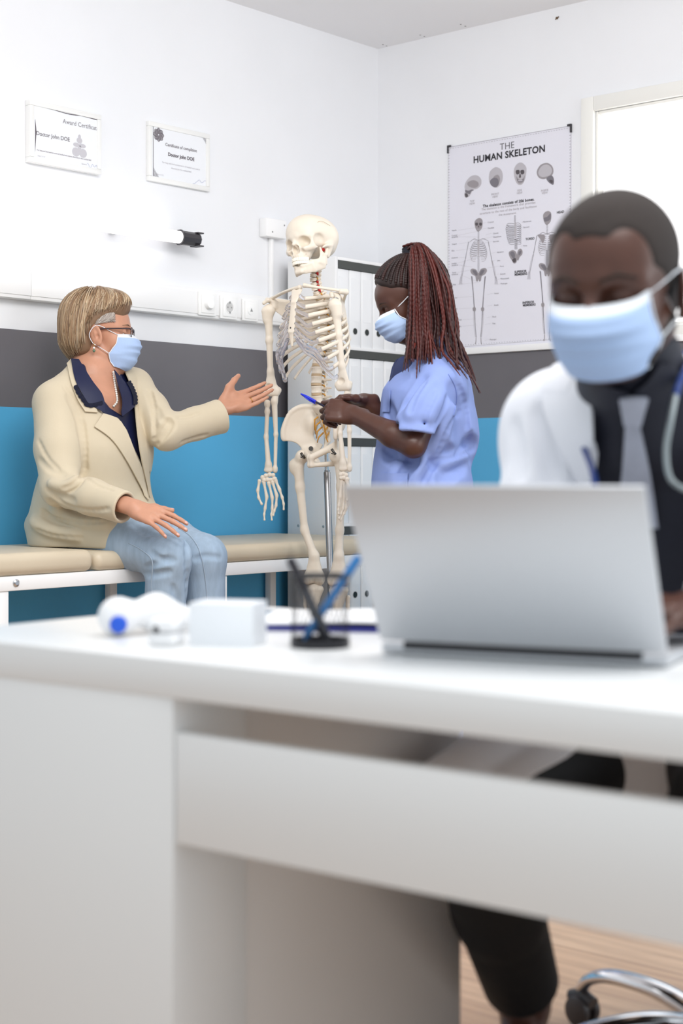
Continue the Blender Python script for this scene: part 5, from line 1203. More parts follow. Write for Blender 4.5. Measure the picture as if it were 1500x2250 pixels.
# ---- hair: short blonde bob, grey at the temple
H1 = SDF(); T = HT1
H1.add(ell(T(-.020, 0, .058), T.r(.103, .088, .085), T.R)); H1.add(ell(T(-.044, 0, .000), T.r(.078, .088, .082), T.R), .03); H1.add(ell(T(.050, -.01, .088), T.r(.046, .060, .038), T.R), .03)
H1.add(rc(T(-.075, 0, -.03), T(-.068, 0, -.066), .040, .026), .03)
for s in (-1, 1):
    H1.add(ell(T(-.05, s * .052, -.035), T.r(.030, .028, .040), T.R), .02); H1.sub(ell(T(.075, s * .085, -.036), T.r(.100, .064, .100), T.R), .010); H1.sub(ell(T(-.010, s * .095, -.020), T.r(.022, .028, .036), T.R), .006)
H1.sub(ell(T(.135, 0, -.018), T.r(.076, .12, .096), T.R), .012); H1.inter(half(T.R @ np.array([.25, 0, -1.]), T(-.06, 0, -.082)), .02)
M_HAIR1 = new_mat('blonde_hair_base', (132, 104, 80), 0.6, bump=(30, .6, .004, (1, 1, .1)))
hair = H1.build('hair', .003, M_HAIR1, woman)
M_STR1 = island_mat('blonde_strands', [(170, 138, 106), (140, 108, 82), (206, 178, 142), (116, 90, 70), (228, 208, 178), (150, 122, 98)], .45, .35)
M_STRG = island_mat('grey_strands', [(196, 186, 178), (150, 138, 130), (222, 214, 206), (172, 158, 148)], .5, .3)
def cast_polar(H, T, az, el, off):
    o = T(-.015, 0, .02); d = np.stack([np.cos(el) * np.cos(az), np.cos(el) * np.sin(az), np.sin(el)], 1) @ T.R.T
    t = np.full(len(d), .19); 
    for _ in range(30): t = t - np.clip(H.ev(o + d * t[:, None]) - off, -.02, .02) * .8
    return o + d * t[:, None]
def polar_strands(H, T, paths, rad, jit, seg=3, npts=10, seed=1, off=.001):
    g = np.random.default_rng(seed); allp = [resample(catmull(p, 4), npts) for p in paths]; Q = np.concatenate(allp)
    X = cast_polar(H, T, Q[:, 0], Q[:, 1], off).reshape(len(paths), npts, 3); m = MB()
    cen = T(-.015, 0, .02)
    for i in range(len(paths)):
        d = X[i] - cen; d /= np.linalg.norm(d, axis=1)[:, None]; q = X[i] + d * (g.random() * jit + jit * .5 * np.linspace(0, 1, npts) ** 2 * g.random())[:, None] if False else X[i] + d * (g.random() * jit)
        m.tube(q, np.interp(np.linspace(0, 1, npts), [0, .15, .8, 1], [.5, 1, .9, .25]) * rad, seg, caps=False)
    return m
g = np.random.default_rng(11); paths = []
for i in range(2300):
    az = g.uniform(-math.pi, math.pi); aa = abs(az); e0 = g.uniform(.75, 1.5); lo = np.interp(aa, [0, .4, .8, 1.2, 1.5, 1.75, 2.0, 2.4, 3.14], [.74, .64, .56, .52, .44, .12, -.60, -.82, -.88]) + g.normal(0, .07)
    e0 = max(e0 - .6 * g.random() * (aa > 1.6), lo + .25); dz = g.normal(0, .09); sw = np.interp(aa, [0, 1.2, 2.2, 3.14], [.45, .30, .08, 0]) * np.sign(az)
    paths.append([(az - sw, e0), (az - sw * .5 + dz * .5, (e0 * .6 + lo * .4)), (az + dz, lo)])
polar_strands(H1, T, paths, .0017, .008, seed=4, npts=11).build('hair_strands', M_STR1, hair, smooth=True)
paths = []
for i in range(2600):
    s = g.choice((-1, 1)); az = s * g.uniform(.74, 1.80); e0 = g.uniform(.10, .74); dl = .14 + .16 * g.random(); lo = max(e0 - dl, np.interp(abs(az), [.7, 1.0, 1.3, 1.8], [.26, .10, .02, -.1])); paths.append([(az, e0), (az + s * .07, (e0 + lo) / 2), (az + s * .16, lo)])
HS = SDF(); head_ops(HS, HT1, ear=False); polar_strands(HS, T, paths, .0011, .005, seed=5, npts=6).build('temple_hair', M_STRG, hair, smooth=True)
# ---- glasses, earring, pearls
M_GL = new_mat('dark_glasses_frame', (48, 36, 44), 0.25); M_LENS = new_mat('clear_lens', (250, 250, 250), 0.02, trans=0.95, ior=1.1); M_GOLD = new_mat('gold', (212, 170, 88), 0.2, 1.0)
gl = empty('glasses', T(.1, 0, 0), None); gl.parent = woman; gl.location = V3(T(.1, 0, 0)) - woman.location
for s in (-1, 1):
    an = np.linspace(0, 2 * math.pi, 33); ring = [T(.1045 - .05 * (abs(.034 + .024 * math.cos(q)) - .01) ** 1.0 * .35, s * (.034 + .0245 * math.cos(q)), .002 + .0155 * math.sin(q)) for q in an]
    m = MB(); m.tube(ring, .0016, 6, caps=False); m.build('rim', M_GL, gl, smooth=True)
    m = MB(); m.add(ring[:-1], [tuple(range(32))]); m.build('lens', M_LENS, gl)
    m = MB(); m.tube(catmull([T(.103, s * .058, .010), T(.096, s * .070, .011), T(.05, s * .0755, .010), T(.012, s * .0795, .008), T(.004, s * .080, .002)], 6), [.0017] * 25, 6, flat=1.6); m.build('temple', M_GL, gl, smooth=True)
m = MB(); m.tube(catmull([T(.105, -.0105, .006), T(.109, 0, .010), T(.105, .0105, .006)], 5), .0015, 6); m.build('bridge', M_GL, gl, smooth=True)
er = empty('earring', T(0, 0, 0), None); er.parent = woman; er.location = V3(T(-.008, -.086, -.048)) - woman.location
q = T(-.008, -.0875, -.052); m = MB(); m.ball(q, .0038, 10); m.build('white_bead', M_WHITEP, er, smooth=True); m = MB(); m.ball(q - UP * .0095, (.0046, .0046, .0056), 10); m.build('green_bead', new_mat('green_stone', (96, 124, 100), 0.3), er, smooth=True)
m = MB(); m.tube([q + UP * .016, q + UP * .003], .0007, 5); m.build('hook', M_GOLD, er)
m = MB(); Bc = B
for p in pxon(B, resample(catmull([(249, 818), (252, 842), (256, 866), (257, 882), (250, 892)], 8), 17), 4.5, .004): m.ball(p, .0042, 8)
m.build('pearl_necklace', new_mat('pearl', (240, 238, 232), 0.15, coat=.4), woman, smooth=True)
a_ = LHt(.098, .0145, .0005); b_ = LHt.R[:, 0]; m = MB(); Rr_ = basis_z(b_); m.tube([a_ + Rr_ @ np.array([.0094 * math.cos(q), .0094 * math.sin(q), 0]) for q in np.linspace(0, 2 * math.pi, 20)], .0014, 6, caps=False); m.build('gold_ring', M_GOLD, woman, smooth=True)
# ================================================================== standing nurse with red braids
M_SKIN2 = new_mat('dark_skin', (78, 48, 38), 0.36, sss=0.06, noise=(24, 0.08), bump=(220, 0.08, 0.0005))
M_SCRUB = new_mat('blue_scrub_cotton', (132, 150, 204), 0.8, noise=(4, 0.03), bump=(26, 0.35, 0.004)); M_SCRUBD = new_mat('scrub_hem', (120, 138, 196), 0.8)
NOX, NOY = P(945, 900, 4.6)[:2]; NF_ = np.array([-.995, -.10, 0]); NF_ /= np.linalg.norm(NF_); NL_ = np.array([-NF_[1], NF_[0], 0]); RN = np.stack([NF_, NL_, UP], 1)
def Nm(f, l, z): return np.array([NOX, NOY, 0]) + NF_ * f + NL_ * l + UP * z
zn = lambda y: HC + (YH - y) / F_PX * 4.6
HT2 = T3(P(902, 662, 4.6), frame((-.90, -.06, -.40)), 1.02, fx=.95, fz=.82)
SHN, SHF = P(972, 850, 4.46), P(955, 845, 4.74); ELN, WRN = P(908, 978, 4.40), P(779, 912, 4.53); ELF, WRF = P(905, 965, 4.72), P(800, 882, 4.66)
nb2 = P(944, 778, 4.6)
B2 = SDF(); head_ops(B2, HT2, lids=.9)
B2.add(lc(HT2(-.028, 0, -.070), nb2, NL_, (.050, .052), (.058, .056)), .03); B2.add(ell(HT2(.025, 0, -.110), HT2.r(.04, .034, .014), HT2.R), .03)
B2.add(lc(Nm(0, 0, 1.0), Nm(0, 0, 1.22), NL_, (.14, .095), (.13, .08)), .03); B2.add(lc(Nm(.0, 0, .84), Nm(0, 0, 1.0), NL_, (.15, .10), (.14, .095)), .03)
B2.add(rc(SHN, nb2 - UP * .02, .042, .048), .03); B2.add(rc(SHF, nb2 - UP * .02, .042, .048), .03)
for a, e, w in ((SHN, ELN, WRN), (SHF, ELF, WRF)):
    B2.add(rc(a, e, .040, .035), .02); d = (w - e) / np.linalg.norm(w - e); L_ = np.linalg.norm(w - e); B2.add(rc(e, e + d * L_ * .35, .036, .037), .012); B2.add(rc(e + d * L_ * .35, w, .037, .0235), .012)
for s in (-1, 1): B2.add(rc(Nm(.0, s * .085, .84), Nm(.01, s * .09, .46), .075, .052), .03); B2.add(rc(Nm(.01, s * .09, .46), Nm(-.01, s * .09, .09), .050, .036), .02); B2.add(rc(Nm(-.02, s * .09, .05), Nm(.14, s * .10, .035), .036, .028), .02)
hx = P(704, 894, 4.57) - WRN; NHt = T3(WRN, frame(hx, np.array([.12, -.90, .42])), .97)
nl3 = hand_ops(B2, NHt, -1, [(.55, 1.15, .55), (.85, 1.25, .6), (1.0, 1.3, .6), (1.1, 1.3, .6)], splay=(.02, 0, -.02, -.04), thumb=((.020, .020, -.012), (.052, .034, -.030), (.080, .026, -.040), (.104, .018, -.040)))
hx2 = P(733, 886, 4.625) - WRF; NHf = T3(WRF, frame(hx2, np.array([.1, .55, .80])), .97)
nl4 = hand_ops(B2, NHf, 1, [(.5, .9, .5), (.6, .9, .5), (.7, .9, .5), (.8, .9, .5)], splay=(.04, 0, -.03, -.06))
nurse = B2.build('person.001', .0027, M_SKIN2)
tag(nurse, 'standing person in light blue scrubs with red braided ponytail and mask, holding a blue pen', 'person')
nurse.name = 'person.001'
nails_mesh(nl3, 'fingernail', new_mat('dark_nail', (112, 76, 66), 0.3), nurse)
eyes(HT2, nurse, M_EYEW, M_IRISB, (1, 0, -.5))
m = MB()
for s in (-1, 1): m.tube([HT2(.098, s * .014, .021), HT2(.0925, s * .034, .027), HT2(.077, s * .054, .021)], [.0022, .003, .0012], 6, flat=.6)
m.build('eyebrow', M_LASH, nurse, smooth=True)
m = MB()
for s in (-1, 1):
    for q in np.linspace(-1, 1, 9): a = HT2(.0885 - .004 * q * q, s * (.032 + .012 * q), -.006); m.tube([a, a + HT2.R @ np.array([.009, s * .003 * q, -.004])], [.0006, .0002], 4)
m.build('eyelashes', M_LASH, nurse)
face_mask(HT2, nurse, (M_MASK, M_MASKW))
# ---- scrub top
def torso(S, g=0.0):
    S.add(lc(Nm(.020, 0, zn(1160)), Nm(.026, 0, zn(1062)), NL_, (.205 + g, .150 + g), (.200 + g, .142 + g))); S.add(lc(Nm(.026, 0, zn(1062)), Nm(.030, 0, zn(1012)), NL_, (.200 + g, .142 + g), (.190 + g, .128 + g)), .03)
    S.add(lc(Nm(.030, 0, zn(1012)), Nm(.006, 0, zn(955)), NL_, (.190 + g, .128 + g), (.188 + g, .142 + g)), .03); S.add(lc(Nm(.006, 0, zn(955)), Nm(.006, 0, zn(885)), NL_, (.188 + g, .142 + g), (.180 + g, .132 + g)), .03)
    S.add(lc(Nm(.006, 0, zn(885)), Nm(-.016, 0, zn(835)), NL_, (.180 + g, .132 + g), (.150 + g, .095 + g)), .03)
C2 = SDF(); torso(C2)
C2.add(rc(SHN, nb2 - UP * .036, .056, .062), .04); C2.add(rc(SHF + UP * .004, nb2 - UP * .030, .062, .062), .04)
C2.add(lc(nb2 - UP * .02 + NF_ * .0, nb2 + UP * .008 - NF_ * .008, NL_, (.090, .084), (.074, .070)), .03)
C2.sub(lc(nb2 - UP * .05 + NF_ * .05, HT2(-.02, 0, -.07) + NF_ * .01, NL_, (.05, .06), (.064, .074)), .006); C2.sub(rc(nb2 + NF_ * .07 - UP * .02, nb2 + NF_ * .16 - UP * .085, .056, .018), .006)
C2.inter(half((0, 0, -1), (0, 0, .76)), .003)
SE = SHN * .10 + ELN * .90 + np.array([0.006, -.005, 0.0])
SL = SDF(); SL.add(lc(SHN, SHN * .5 + SE * .5, NL_, (.058, .068), (.064, .082)), .0); SL.add(lc(SHN * .5 + SE * .5, SE, NL_, (.064, .082), (.066, .088)), .02)
d = (SE - SHN) / np.linalg.norm(SE - SHN); d = d + np.array([.28, 0, -.1]); d /= np.linalg.norm(d); SL.inter(half(d, SE), .004); SL.sub(lc(SE - d * .012, SE + d * .1, NL_, (.052, .072), (.056, .076)), .004)
C2.add(nest(SL, (SHN + SE) / 2, .22), .025)
SEf = SHF * .15 + ELF * .85; C2.add(rc(SHF, SEf, .064, .074), .03)
for pts, r, k in (([(1012, 905), (985, 945), (962, 1000)], .008, .03), ([(1044, 985), (1005, 1000), (962, 1008)], .008, .03), ([(1005, 940), (1030, 975), (1040, 1000)], .005, .03), ([(960, 1010), (945, 1035), (930, 1062)], .006, .02), ([(1020, 1015), (990, 1035), (975, 1060)], .005, .03), ([(930, 830), (905, 865), (885, 890)], .003, .02),
                  ([(1000, 850), (1018, 900), (1022, 950)], .005, .03), ([(850, 900), (856, 940), (848, 985)], .006, .03), ([(900, 1010), (880, 1030), (868, 1058)], .006, .03), ([(845, 985), (870, 1005), (905, 1012)], .006, .03)): crease(C2, pts, r * .8, k * 1.4, off=.003)
for pts, r, k in (([(990, 900), (968, 950), (950, 995)], .008, .03), ([(1030, 992), (990, 1010), (960, 1020)], .008, .03), ([(945, 845), (915, 890), (894, 930)], .008, .03), ([(965, 868), (940, 915), (922, 962)], .007, .03), ([(885, 1020), (872, 1045), (868, 1060)], .006, .03)): crease(C2, pts, r, k, sub=False, off=-.002)
for pts in ([(1008, 905), (985, 945), (962, 998)], [(1040, 986), (1005, 1002), (964, 1010)], [(960, 1012), (944, 1036), (930, 1060)], [(1002, 1000), (1020, 975), (1038, 950)], [(850, 905), (858, 940), (850, 980)], [(935, 835), (912, 870), (900, 905)], [(958, 862), (938, 905), (930, 945)], [(984, 870), (974, 905), (962, 930)], [(900, 1012), (884, 1032), (872, 1058)], [(842, 985), (870, 1004), (905, 1012)], [(1010, 850), (1024, 900), (1026, 940)]):
    crease(C2, pts, .0024, .012, off=.0012)
top = C2.build('scrub_top', .0034, M_SCRUB, nurse)
C2c = C2
for A, Bq in (([(842, 856), (843, 880), (840, 905)], [(858, 858), (857, 880), (856, 905)]), ([(833, 1040), (832, 1056), (832, 1090)], [(896, 1040), (895, 1060), (894, 1090)])):
    mb, h = pxpatch(C2c, A, Bq, 4.1, .002, th=.002, n=8, m=8); mb.build('pocket', M_SCRUB, top, smooth=True, sharp=50)
h = pxon(C2c, catmull([(868, 952), (890, 970), (915, 980), (938, 984)], 8), 4.0, .0008); m = MB(); m.tube(h, .0016, 5); m.build('sleeve_seam', M_SCRUBD, top, smooth=True)
h = pxon(C2c, catmull([(985, 822), (1000, 850), (1003, 880), (996, 915)], 8), 4.0, .0006); m = MB(); m.tube(h, .0016, 5); m.build('armhole_seam', M_SCRUBD, top, smooth=True)
# inner shirt in the neck opening
S = SDF(); S.add(lc(nb2 - UP * .02, nb2 - UP * .06 + NF_ * .03, NL_, (.064, .062), (.10, .085))); S.add(rc(nb2 - UP * .05 + NF_ * .05, Nm(.085, 0, 1.20), .05, .04), .03); S.sub(rc(nb2 + NF_ * .07, nb2 + NF_ * .11 - UP * .05, .040, .02), .01); S.build('undershirt', .0034, new_mat('dark_undershirt', (42, 52, 92), 0.7), nurse)
T_ = SDF()
for s in (-1, 1): T_.add(rc(Nm(.0, s * .088, .82), Nm(.01, s * .095, .46), .100, .080), .03); T_.add(rc(Nm(.01, s * .095, .46), Nm(-.01, s * .095, .11), .080, .076), .02)
T_.inter(half((0, 0, -1), (0, 0, .075)), .004); T_.build('scrub_trousers', .0045, M_SCRUB, nurse)
for s in (-1, 1):
    S = SDF(); S.add(rc(Nm(-.03, s * .09, .045), Nm(.14, s * .10, .035), .048, .040), .01); S.inter(half((0, 0, -1), (0, 0, .002)), .004); S.build('shoe', .0035, M_WHITEP, nurse)
# ---- hair: braids drawn up to a high ponytail
H2 = SDF(); T = HT2
H2.add(ell(T(-.016, 0, .040), T.r(.101, .081, .094), T.R)); H2.add(ell(T(.020, 0, .052), T.r(.066, .068, .056), T.R), .03); H2.add(ell(T(-.055, 0, -.03), T.r(.05, .062, .05), T.R), .03)
H2.sub(ell(T(.130, 0, -.012), T.r(.082, .12, .122), T.R), .012)
for s in (-1, 1): H2.sub(ell(T(.104, s * .062, .012), T.r(.058, .045, .068), T.R), .016)
for s in (-1, 1): H2.sub(ell(T(.068, s * .090, -.045), T.r(.085, .05, .098), T.R), .010)
M_HB = new_mat('black_brown_hair', (36, 22, 20), 0.6); hair2 = H2.build('hair', .003, M_HB, nurse)
TP = P(906, 550, 4.6); ct = T(-.015, 0, .02); tl_ = (TP - ct) @ T.R; taz = math.atan2(tl_[1], tl_[0]); tel = math.atan2(tl_[2], math.hypot(tl_[0], tl_[1]))
M_BRS = island_mat('scalp_braids', [(36, 21, 20), (48, 23, 20), (30, 19, 18), (62, 26, 21)], .5, .35); M_BRD = island_mat('red_braids', [(66, 19, 15), (52, 16, 13), (84, 27, 20), (40, 14, 13), (60, 19, 15)], .5, .35)
g = np.random.default_rng(21); pole = np.array([math.cos(tel) * math.cos(taz), math.cos(tel) * math.sin(taz), math.sin(tel)])
def slerp_path(az, el, n=9):
    a = np.array([math.cos(el) * math.cos(az), math.cos(el) * math.sin(az), math.sin(el)]); w = math.acos(np.clip(a @ pole, -1, 1)); t = np.linspace(0, .97, n); q = (np.sin((1 - t) * w)[:, None] * a + np.sin(t * w)[:, None] * pole) / math.sin(w)
    return q
m = MB(); N1 = 46
for i in range(N1):
    az = -math.pi + 2 * math.pi * (i + .5) / N1; el = float(np.interp(abs(az), [0, .5, .9, 1.3, 1.8, 2.3, 3.15], [.80, .70, .46, .20, -.12, -.50, -.60]))
    q = slerp_path(az, el, 40); o = ct; dirs = q @ T.R.T; t = np.full(40, .22)
    for _ in range(30): t = t - np.clip(H2.ev(o + dirs * t[:, None]) - .0005, -.02, .02) * .8
    pts = o + dirs * t[:, None]; pts = resample(pts, 90); r = .0052 * np.interp(np.linspace(0, 1, 90), [0, .08, .8, 1], [.45, 1, .95, .7]) * (1 + .16 * np.sin(np.arange(90) * 1.5)); m.tube(pts, r, 7)
m.build('scalp_braids', M_BRS, hair2, smooth=True)
body_c = SDF(); body_c.ops = list(C2.ops); hd = SDF(); hd.ops = list(H2.ops)
m = MB(); NB = 92
for i in range(NB + 26):
    loose = i >= NB; u = ((i + g.random()) / NB) if not loose else g.random(); v = g.random()
    yb = np.interp(u, [0, .15, .5, .7, .85, 1], [790, 765, 795, 835, 855, 800]) + g.normal(0, 34); xe = 884 + u * 140 + g.normal(0, 8)
    if loose: xe = 872 + u * 165; yb = 750 + g.random() * (50 + 70 * (xe > 985))
    dp = 4.475 + (.17 * v if u > .45 else .02 * v); st_ = TP + np.array([.012 * g.normal(), .012 * g.normal(), .006 * g.normal()])
    ax_ = 903 + u * 66 + g.normal(0, 3)
    cp = [st_, P(903 + u * 34, 545 - 12 * math.sin(u * 3.0) + 5 * v, 4.58 - .05 * (1 - v)), P(ax_, 572 + 14 * abs(u - .3), 4.53 + (dp - 4.53) * .5), P(899 + u * 92 + g.normal(0, 3), 640, dp), P(896 + u * 108 + g.normal(0, 4), 710, dp - .005), P(892 + u * 122 + g.normal(0, 6), 765, dp - .02), P(xe, yb, dp - .05)]
    pts = resample(catmull(cp, 12), 130); pts = sdf_push(hd, pts, .006 + .010 * g.random()); pts = sdf_push(body_c, pts, .006 + .012 * g.random())
    sm = pts.copy()
    for _ in range(30): sm[1:-1] = .5 * sm[1:-1] + .25 * (sm[2:] + sm[:-2])
    for q in range(108, 130): sm[q] = sm[q - 1] + (sm[107] - sm[100]) / 7 * (1 - .02 * (q - 107)) - UP * .0004
    k = np.arange(130); tp = np.interp(np.linspace(0, 1, 130), [0, .05, .82, 1], [.8, 1, .9, .25]); r = (.0042 if not loose else .0022) * tp * (1 + .17 * np.sin(k * 1.55))
    m.tube(sm, r, 6)
m.build('ponytail_braids', M_BRD, hair2, smooth=True)
m = MB(); an = np.linspace(0, 2 * math.pi, 25)
for z_ in (-.006, .0, .006): m.tube([TP + np.array([.0, 0, z_]) + basis_z(TP - ct) @ np.array([.026 * math.cos(a), .026 * math.sin(a), -.004]) for a in an], .006, 8, caps=False)
m.build('hair_tie', new_mat('black_hair_tie', (26, 24, 34), 0.7), hair2, smooth=True)
m = MB(); q = T(-.012, .090, -.045); m.tube([q + np.array([.0, .0, .006]) + basis_z((0, 1, .2)) @ np.array([.011 * math.cos(a), .013 * math.sin(a), 0]) - UP * .014 for a in np.linspace(0, 2 * math.pi, 22)], .0012, 6, caps=False); m.build('hoop_earring', M_GOLD, nurse, smooth=True)
# ---- the pen in her hand
M_PENCAP = new_mat('pen_cap_blue', (28, 48, 196), 0.25); M_PENBODY = new_mat('clear_dark_barrel', (52, 54, 74), 0.15)
p0, p1 = P(742, 909, 4.60), P(661, 865.5, 4.545); d = (p1 - p0) / np.linalg.norm(p1 - p0); Ln = np.linalg.norm(p1 - p0)
bp = empty('ballpoint_pen', p0, 'blue-capped ballpoint pen in the hand near the skeleton hips', 'pen')
m = MB(); m.lathe(p0, [(.0032, 0), (.0034, .002), (.0034, Ln * .70)], d, 8); m.build('barrel', M_PENBODY, bp, smooth=True, sharp=40)
m = MB(); m.lathe(p0 + d * Ln * .62, [(.0048, 0), (.0048, Ln * .22), (.0036, Ln * .33), (.0022, Ln * .385), (0, Ln * .385)], d, 12); cp_ = m.build('cap', M_PENCAP, bp, smooth=True, sharp=40)
m = MB(); u_ = np.array([.15, -.35, -.9]); u_ -= d * (u_ @ d); u_ /= np.linalg.norm(u_); a_ = p0 + d * Ln * .60; m.tube([a_ + u_ * .0075, a_ + d * Ln * .16 + u_ * .0072, a_ + d * Ln * .30 + u_ * .0042], [.0016, .0019, .0016], 6); m.build('clip', M_PENCAP, bp, smooth=True)
# ================================================================== doctor at the desk, out of focus
M_SKIN3 = new_mat('brown_skin', (84, 54, 44), 0.36, sss=0.06, noise=(20, 0.08))
M_COAT = new_mat('white_coat_cotton', (236, 238, 245), 0.8, bump=(30, 0.25, 0.003)); M_SHIRT = new_mat('dark_navy_shirt', (26, 28, 42), 0.6); M_TIE = new_mat('silver_tie', (176, 180, 194), 0.5, noise=(40, .06))
M_TROU = new_mat('black_trousers', (20, 22, 27), 0.75, bump=(40, .3, .003)); M_BUZZ = new_mat('buzz_cut_hair', (46, 38, 35), 0.8, noise=(300, .25)); M_TUBEG = new_mat('stethoscope_grey_tube', (150, 158, 160), 0.3, .6); M_TUBEB = new_mat('stethoscope_blue_tube', (26, 58, 128), 0.35)
MFd = np.array([-.25, -.97, 0]); MFd /= np.linalg.norm(MFd); MLf = np.array([-MFd[1], MFd[0], 0]); RM = np.stack([MFd, MLf, UP], 1)
MO = P(1432, 1000, 2.27)
def Mm(f, l, z): return np.array([MO[0], MO[1], 0]) + MFd * f + MLf * l + UP * z
HT3 = T3(P(1352, 634, 2.03), frame((-.44, -.86, -.26)), 1.11, fy=.92, fz=.80)
nb3 = P(1402, 850, 2.17)
SR3, SL3 = P(1226, 942, 2.27), P(1700, 905, 2.14); ER3, EL3 = P(1176, 1270, 2.17), P(1690, 1270, 2.02); WR3, WL3 = P(1262, 1338, 2.00), P(1545, 1336, 1.93)
HPR, HPL = P(1378, 1612, 2.46), Mm(-.17, .10, .545); KNR, KNL = P(1032, 1788, 2.10), P(1600, 1780, 2.02); ANR, ANL = P(1150, 2178, 2.40), P(1640, 2200, 2.36)
B3 = SDF(); head_ops(B3, HT3, lids=.75, male=1.0)
B3.add(lc(HT3(-.030, 0, -.06), nb3 - UP * .01, MLf, (.060, .064), (.066, .064)), .03)
B3.add(lc(Mm(-.08, 0, .70), Mm(-.01, 0, 1.0), MLf, (.15, .10), (.165, .10)), .03); B3.add(lc(Mm(-.16, 0, .56), Mm(-.08, 0, .70), MLf, (.15, .11), (.15, .10)), .03)
B3.add(rc(SR3, nb3 - UP * .05, .046, .055), .03); B3.add(rc(SL3, nb3 - UP * .05, .046, .055), .03)
for a, e, w in ((SR3, ER3, WR3), (SL3, EL3, WL3)): B3.add(rc(a, e, .046, .040), .02); B3.add(rc(e, w, .040, .027), .012)
for h, kn, an in ((HPR, KNR, ANR), (HPL, KNL, ANL)):
    B3.add(rc(h, kn, .070, .050), .03); B3.add(rc(kn, kn * .6 + an * .4, .048, .048), .02); B3.add(rc(kn * .6 + an * .4, an, .048, .036), .02)
    t_ = MFd * .13; B3.add(rc(an - UP * .02 - MFd * .03, np.array([*(an + t_)[:2], .035]), .036, .028), .03); B3.add(rc(an, np.array([*(an - MFd * .03)[:2], max(.04, an[2] - .06)]), .036, .030), .02)
kbz = .776
tR = (LA + LB) / 2 - lu * .075 + lback * .07; tL = (LA + LB) / 2 + lu * .125 + lback * .085
RH3 = T3(WR3, frame(np.array([tR[0], tR[1], kbz]) - WR3 + UP * .02, np.array([0, .1, 1.])), 1.06); hand_ops(B3, RH3, 1, [(.35, .55, .3), (.38, .55, .3), (.40, .55, .3), (.42, .55, .3)])
LH3 = T3(WL3, frame(np.array([tL[0], tL[1], kbz]) - WL3 + UP * .02, np.array([0, -.3, 1.])), 1.06); hand_ops(B3, LH3, -1, [(.35, .55, .3), (.38, .55, .3), (.40, .55, .3), (.42, .55, .3)])
doc = B3.build('person.002', .0030, M_SKIN3)
tag(doc, 'person with shaved head, mask, white coat and dark shirt sitting behind the laptop', 'person'); doc.name = 'person.002'
eyes(HT3, doc, M_EYEW, M_IRISB, (1, .0, -.5))
m = MB()
for s in (-1, 1): m.tube([HT3(.098, s * .013, .022), HT3(.0925, s * .034, .029), HT3(.076, s * .055, .022)], [.0044, .0060, .0024], 6, flat=.5)
m.build('eyebrow', M_LASH, doc, smooth=True)
mk3 = face_mask(HT3, doc, (M_MASK, M_MASKW), wide=1.0, corner=.011)
H3 = SDF(); T = HT3
H3.add(ell(T(-.012, 0, .036), T.r(.101, .079, .0795), T.R)); H3.add(ell(T(.026, 0, .032), T.r(.064, .067, .0615), T.R), .03); H3.add(ell(T(-.05, 0, -.02), T.r(.058, .066, .060), T.R), .02)
H3.sub(ell(T(.112, 0, -.012), T.r(.060, .062, .090), T.R), .010)
for s in (-1, 1): H3.sub(ell(T(.078, s * .046, .034), T.r(.026, .024, .040), T.R), .02); H3.sub(ell(T(.080, s * .080, -.050), T.r(.078, .05, .075), T.R), .008); H3.sub(ell(T(-.016, s * .09, -.02), T.r(.026, .02, .036), T.R), .004)
H3.inter(half(T.R @ np.array([.3, 0, -1.]), T(-.06, 0, -.07)), .01); H3.build('hair', .003, M_BUZZ, doc)
S = SDF(); S.add(ell(T(.050, 0, -.085), T.r(.042, .050, .034), T.R))
for s in (-1, 1): S.add(rc(T(-.002, s * .062, -.050), T(.045, s * .044, -.088), .014, .016), .02)
S.build('beard', .003, M_BUZZ, doc)
# ---- shirt, tie
SH = SDF(); SH.add(lc(Mm(-.16, 0, .56), Mm(-.08, 0, .72), MLf, (.185, .140), (.185, .135))); SH.add(lc(Mm(-.08, 0, .72), Mm(.005, 0, 1.00), MLf, (.185, .135), (.200, .128)), .03)
SH.add(rc(SR3, nb3 - UP * .05, .062, .072), .04); SH.add(rc(SL3, nb3 - UP * .05, .062, .072), .04); SH.add(lc(nb3 - UP * .03, HT3(-.028, 0, -.075) - UP * .02, MLf, (.084, .080), (.070, .070)), .03)
SH.sub(lc(nb3 + UP * .0, HT3(-.02, 0, -.055), MLf, (.064, .062), (.068, .068)), .006); SH.sub(rc(nb3 + MFd * .06 + UP * .01, nb3 + MFd * .12 - UP * .03, .026, .012), .006)
shirt = SH.build('shirt', .0036, M_SHIRT, doc)
mb, h = pxpatch(SH, [(1362, 872), (1374, 930)], [(1420, 872), (1403, 932)], 1.6, .010, th=.006, bulge=.004); mb.build('tie_knot', M_TIE, shirt, smooth=True, sharp=60)
mb, h = pxpatch(SH, [(1374, 928), (1366, 1040), (1352, 1160)], [(1404, 930), (1428, 1040), (1446, 1160)], 1.6, .007, th=.003); mb.build('tie', M_TIE, shirt, smooth=True, sharp=60)
for A, Bq in (([(1300, 838), (1318, 872), (1362, 905)], [(1330, 842), (1352, 852), (1380, 862)]), ([(1490, 800), (1478, 850), (1432, 915)], [(1450, 800), (1420, 842), (1394, 862)])):
    mb, h = pxpatch(SH, A, Bq, 1.6, .010, th=.003); mb.build('shirt_collar', M_SHIRT, shirt, smooth=True, sharp=60)
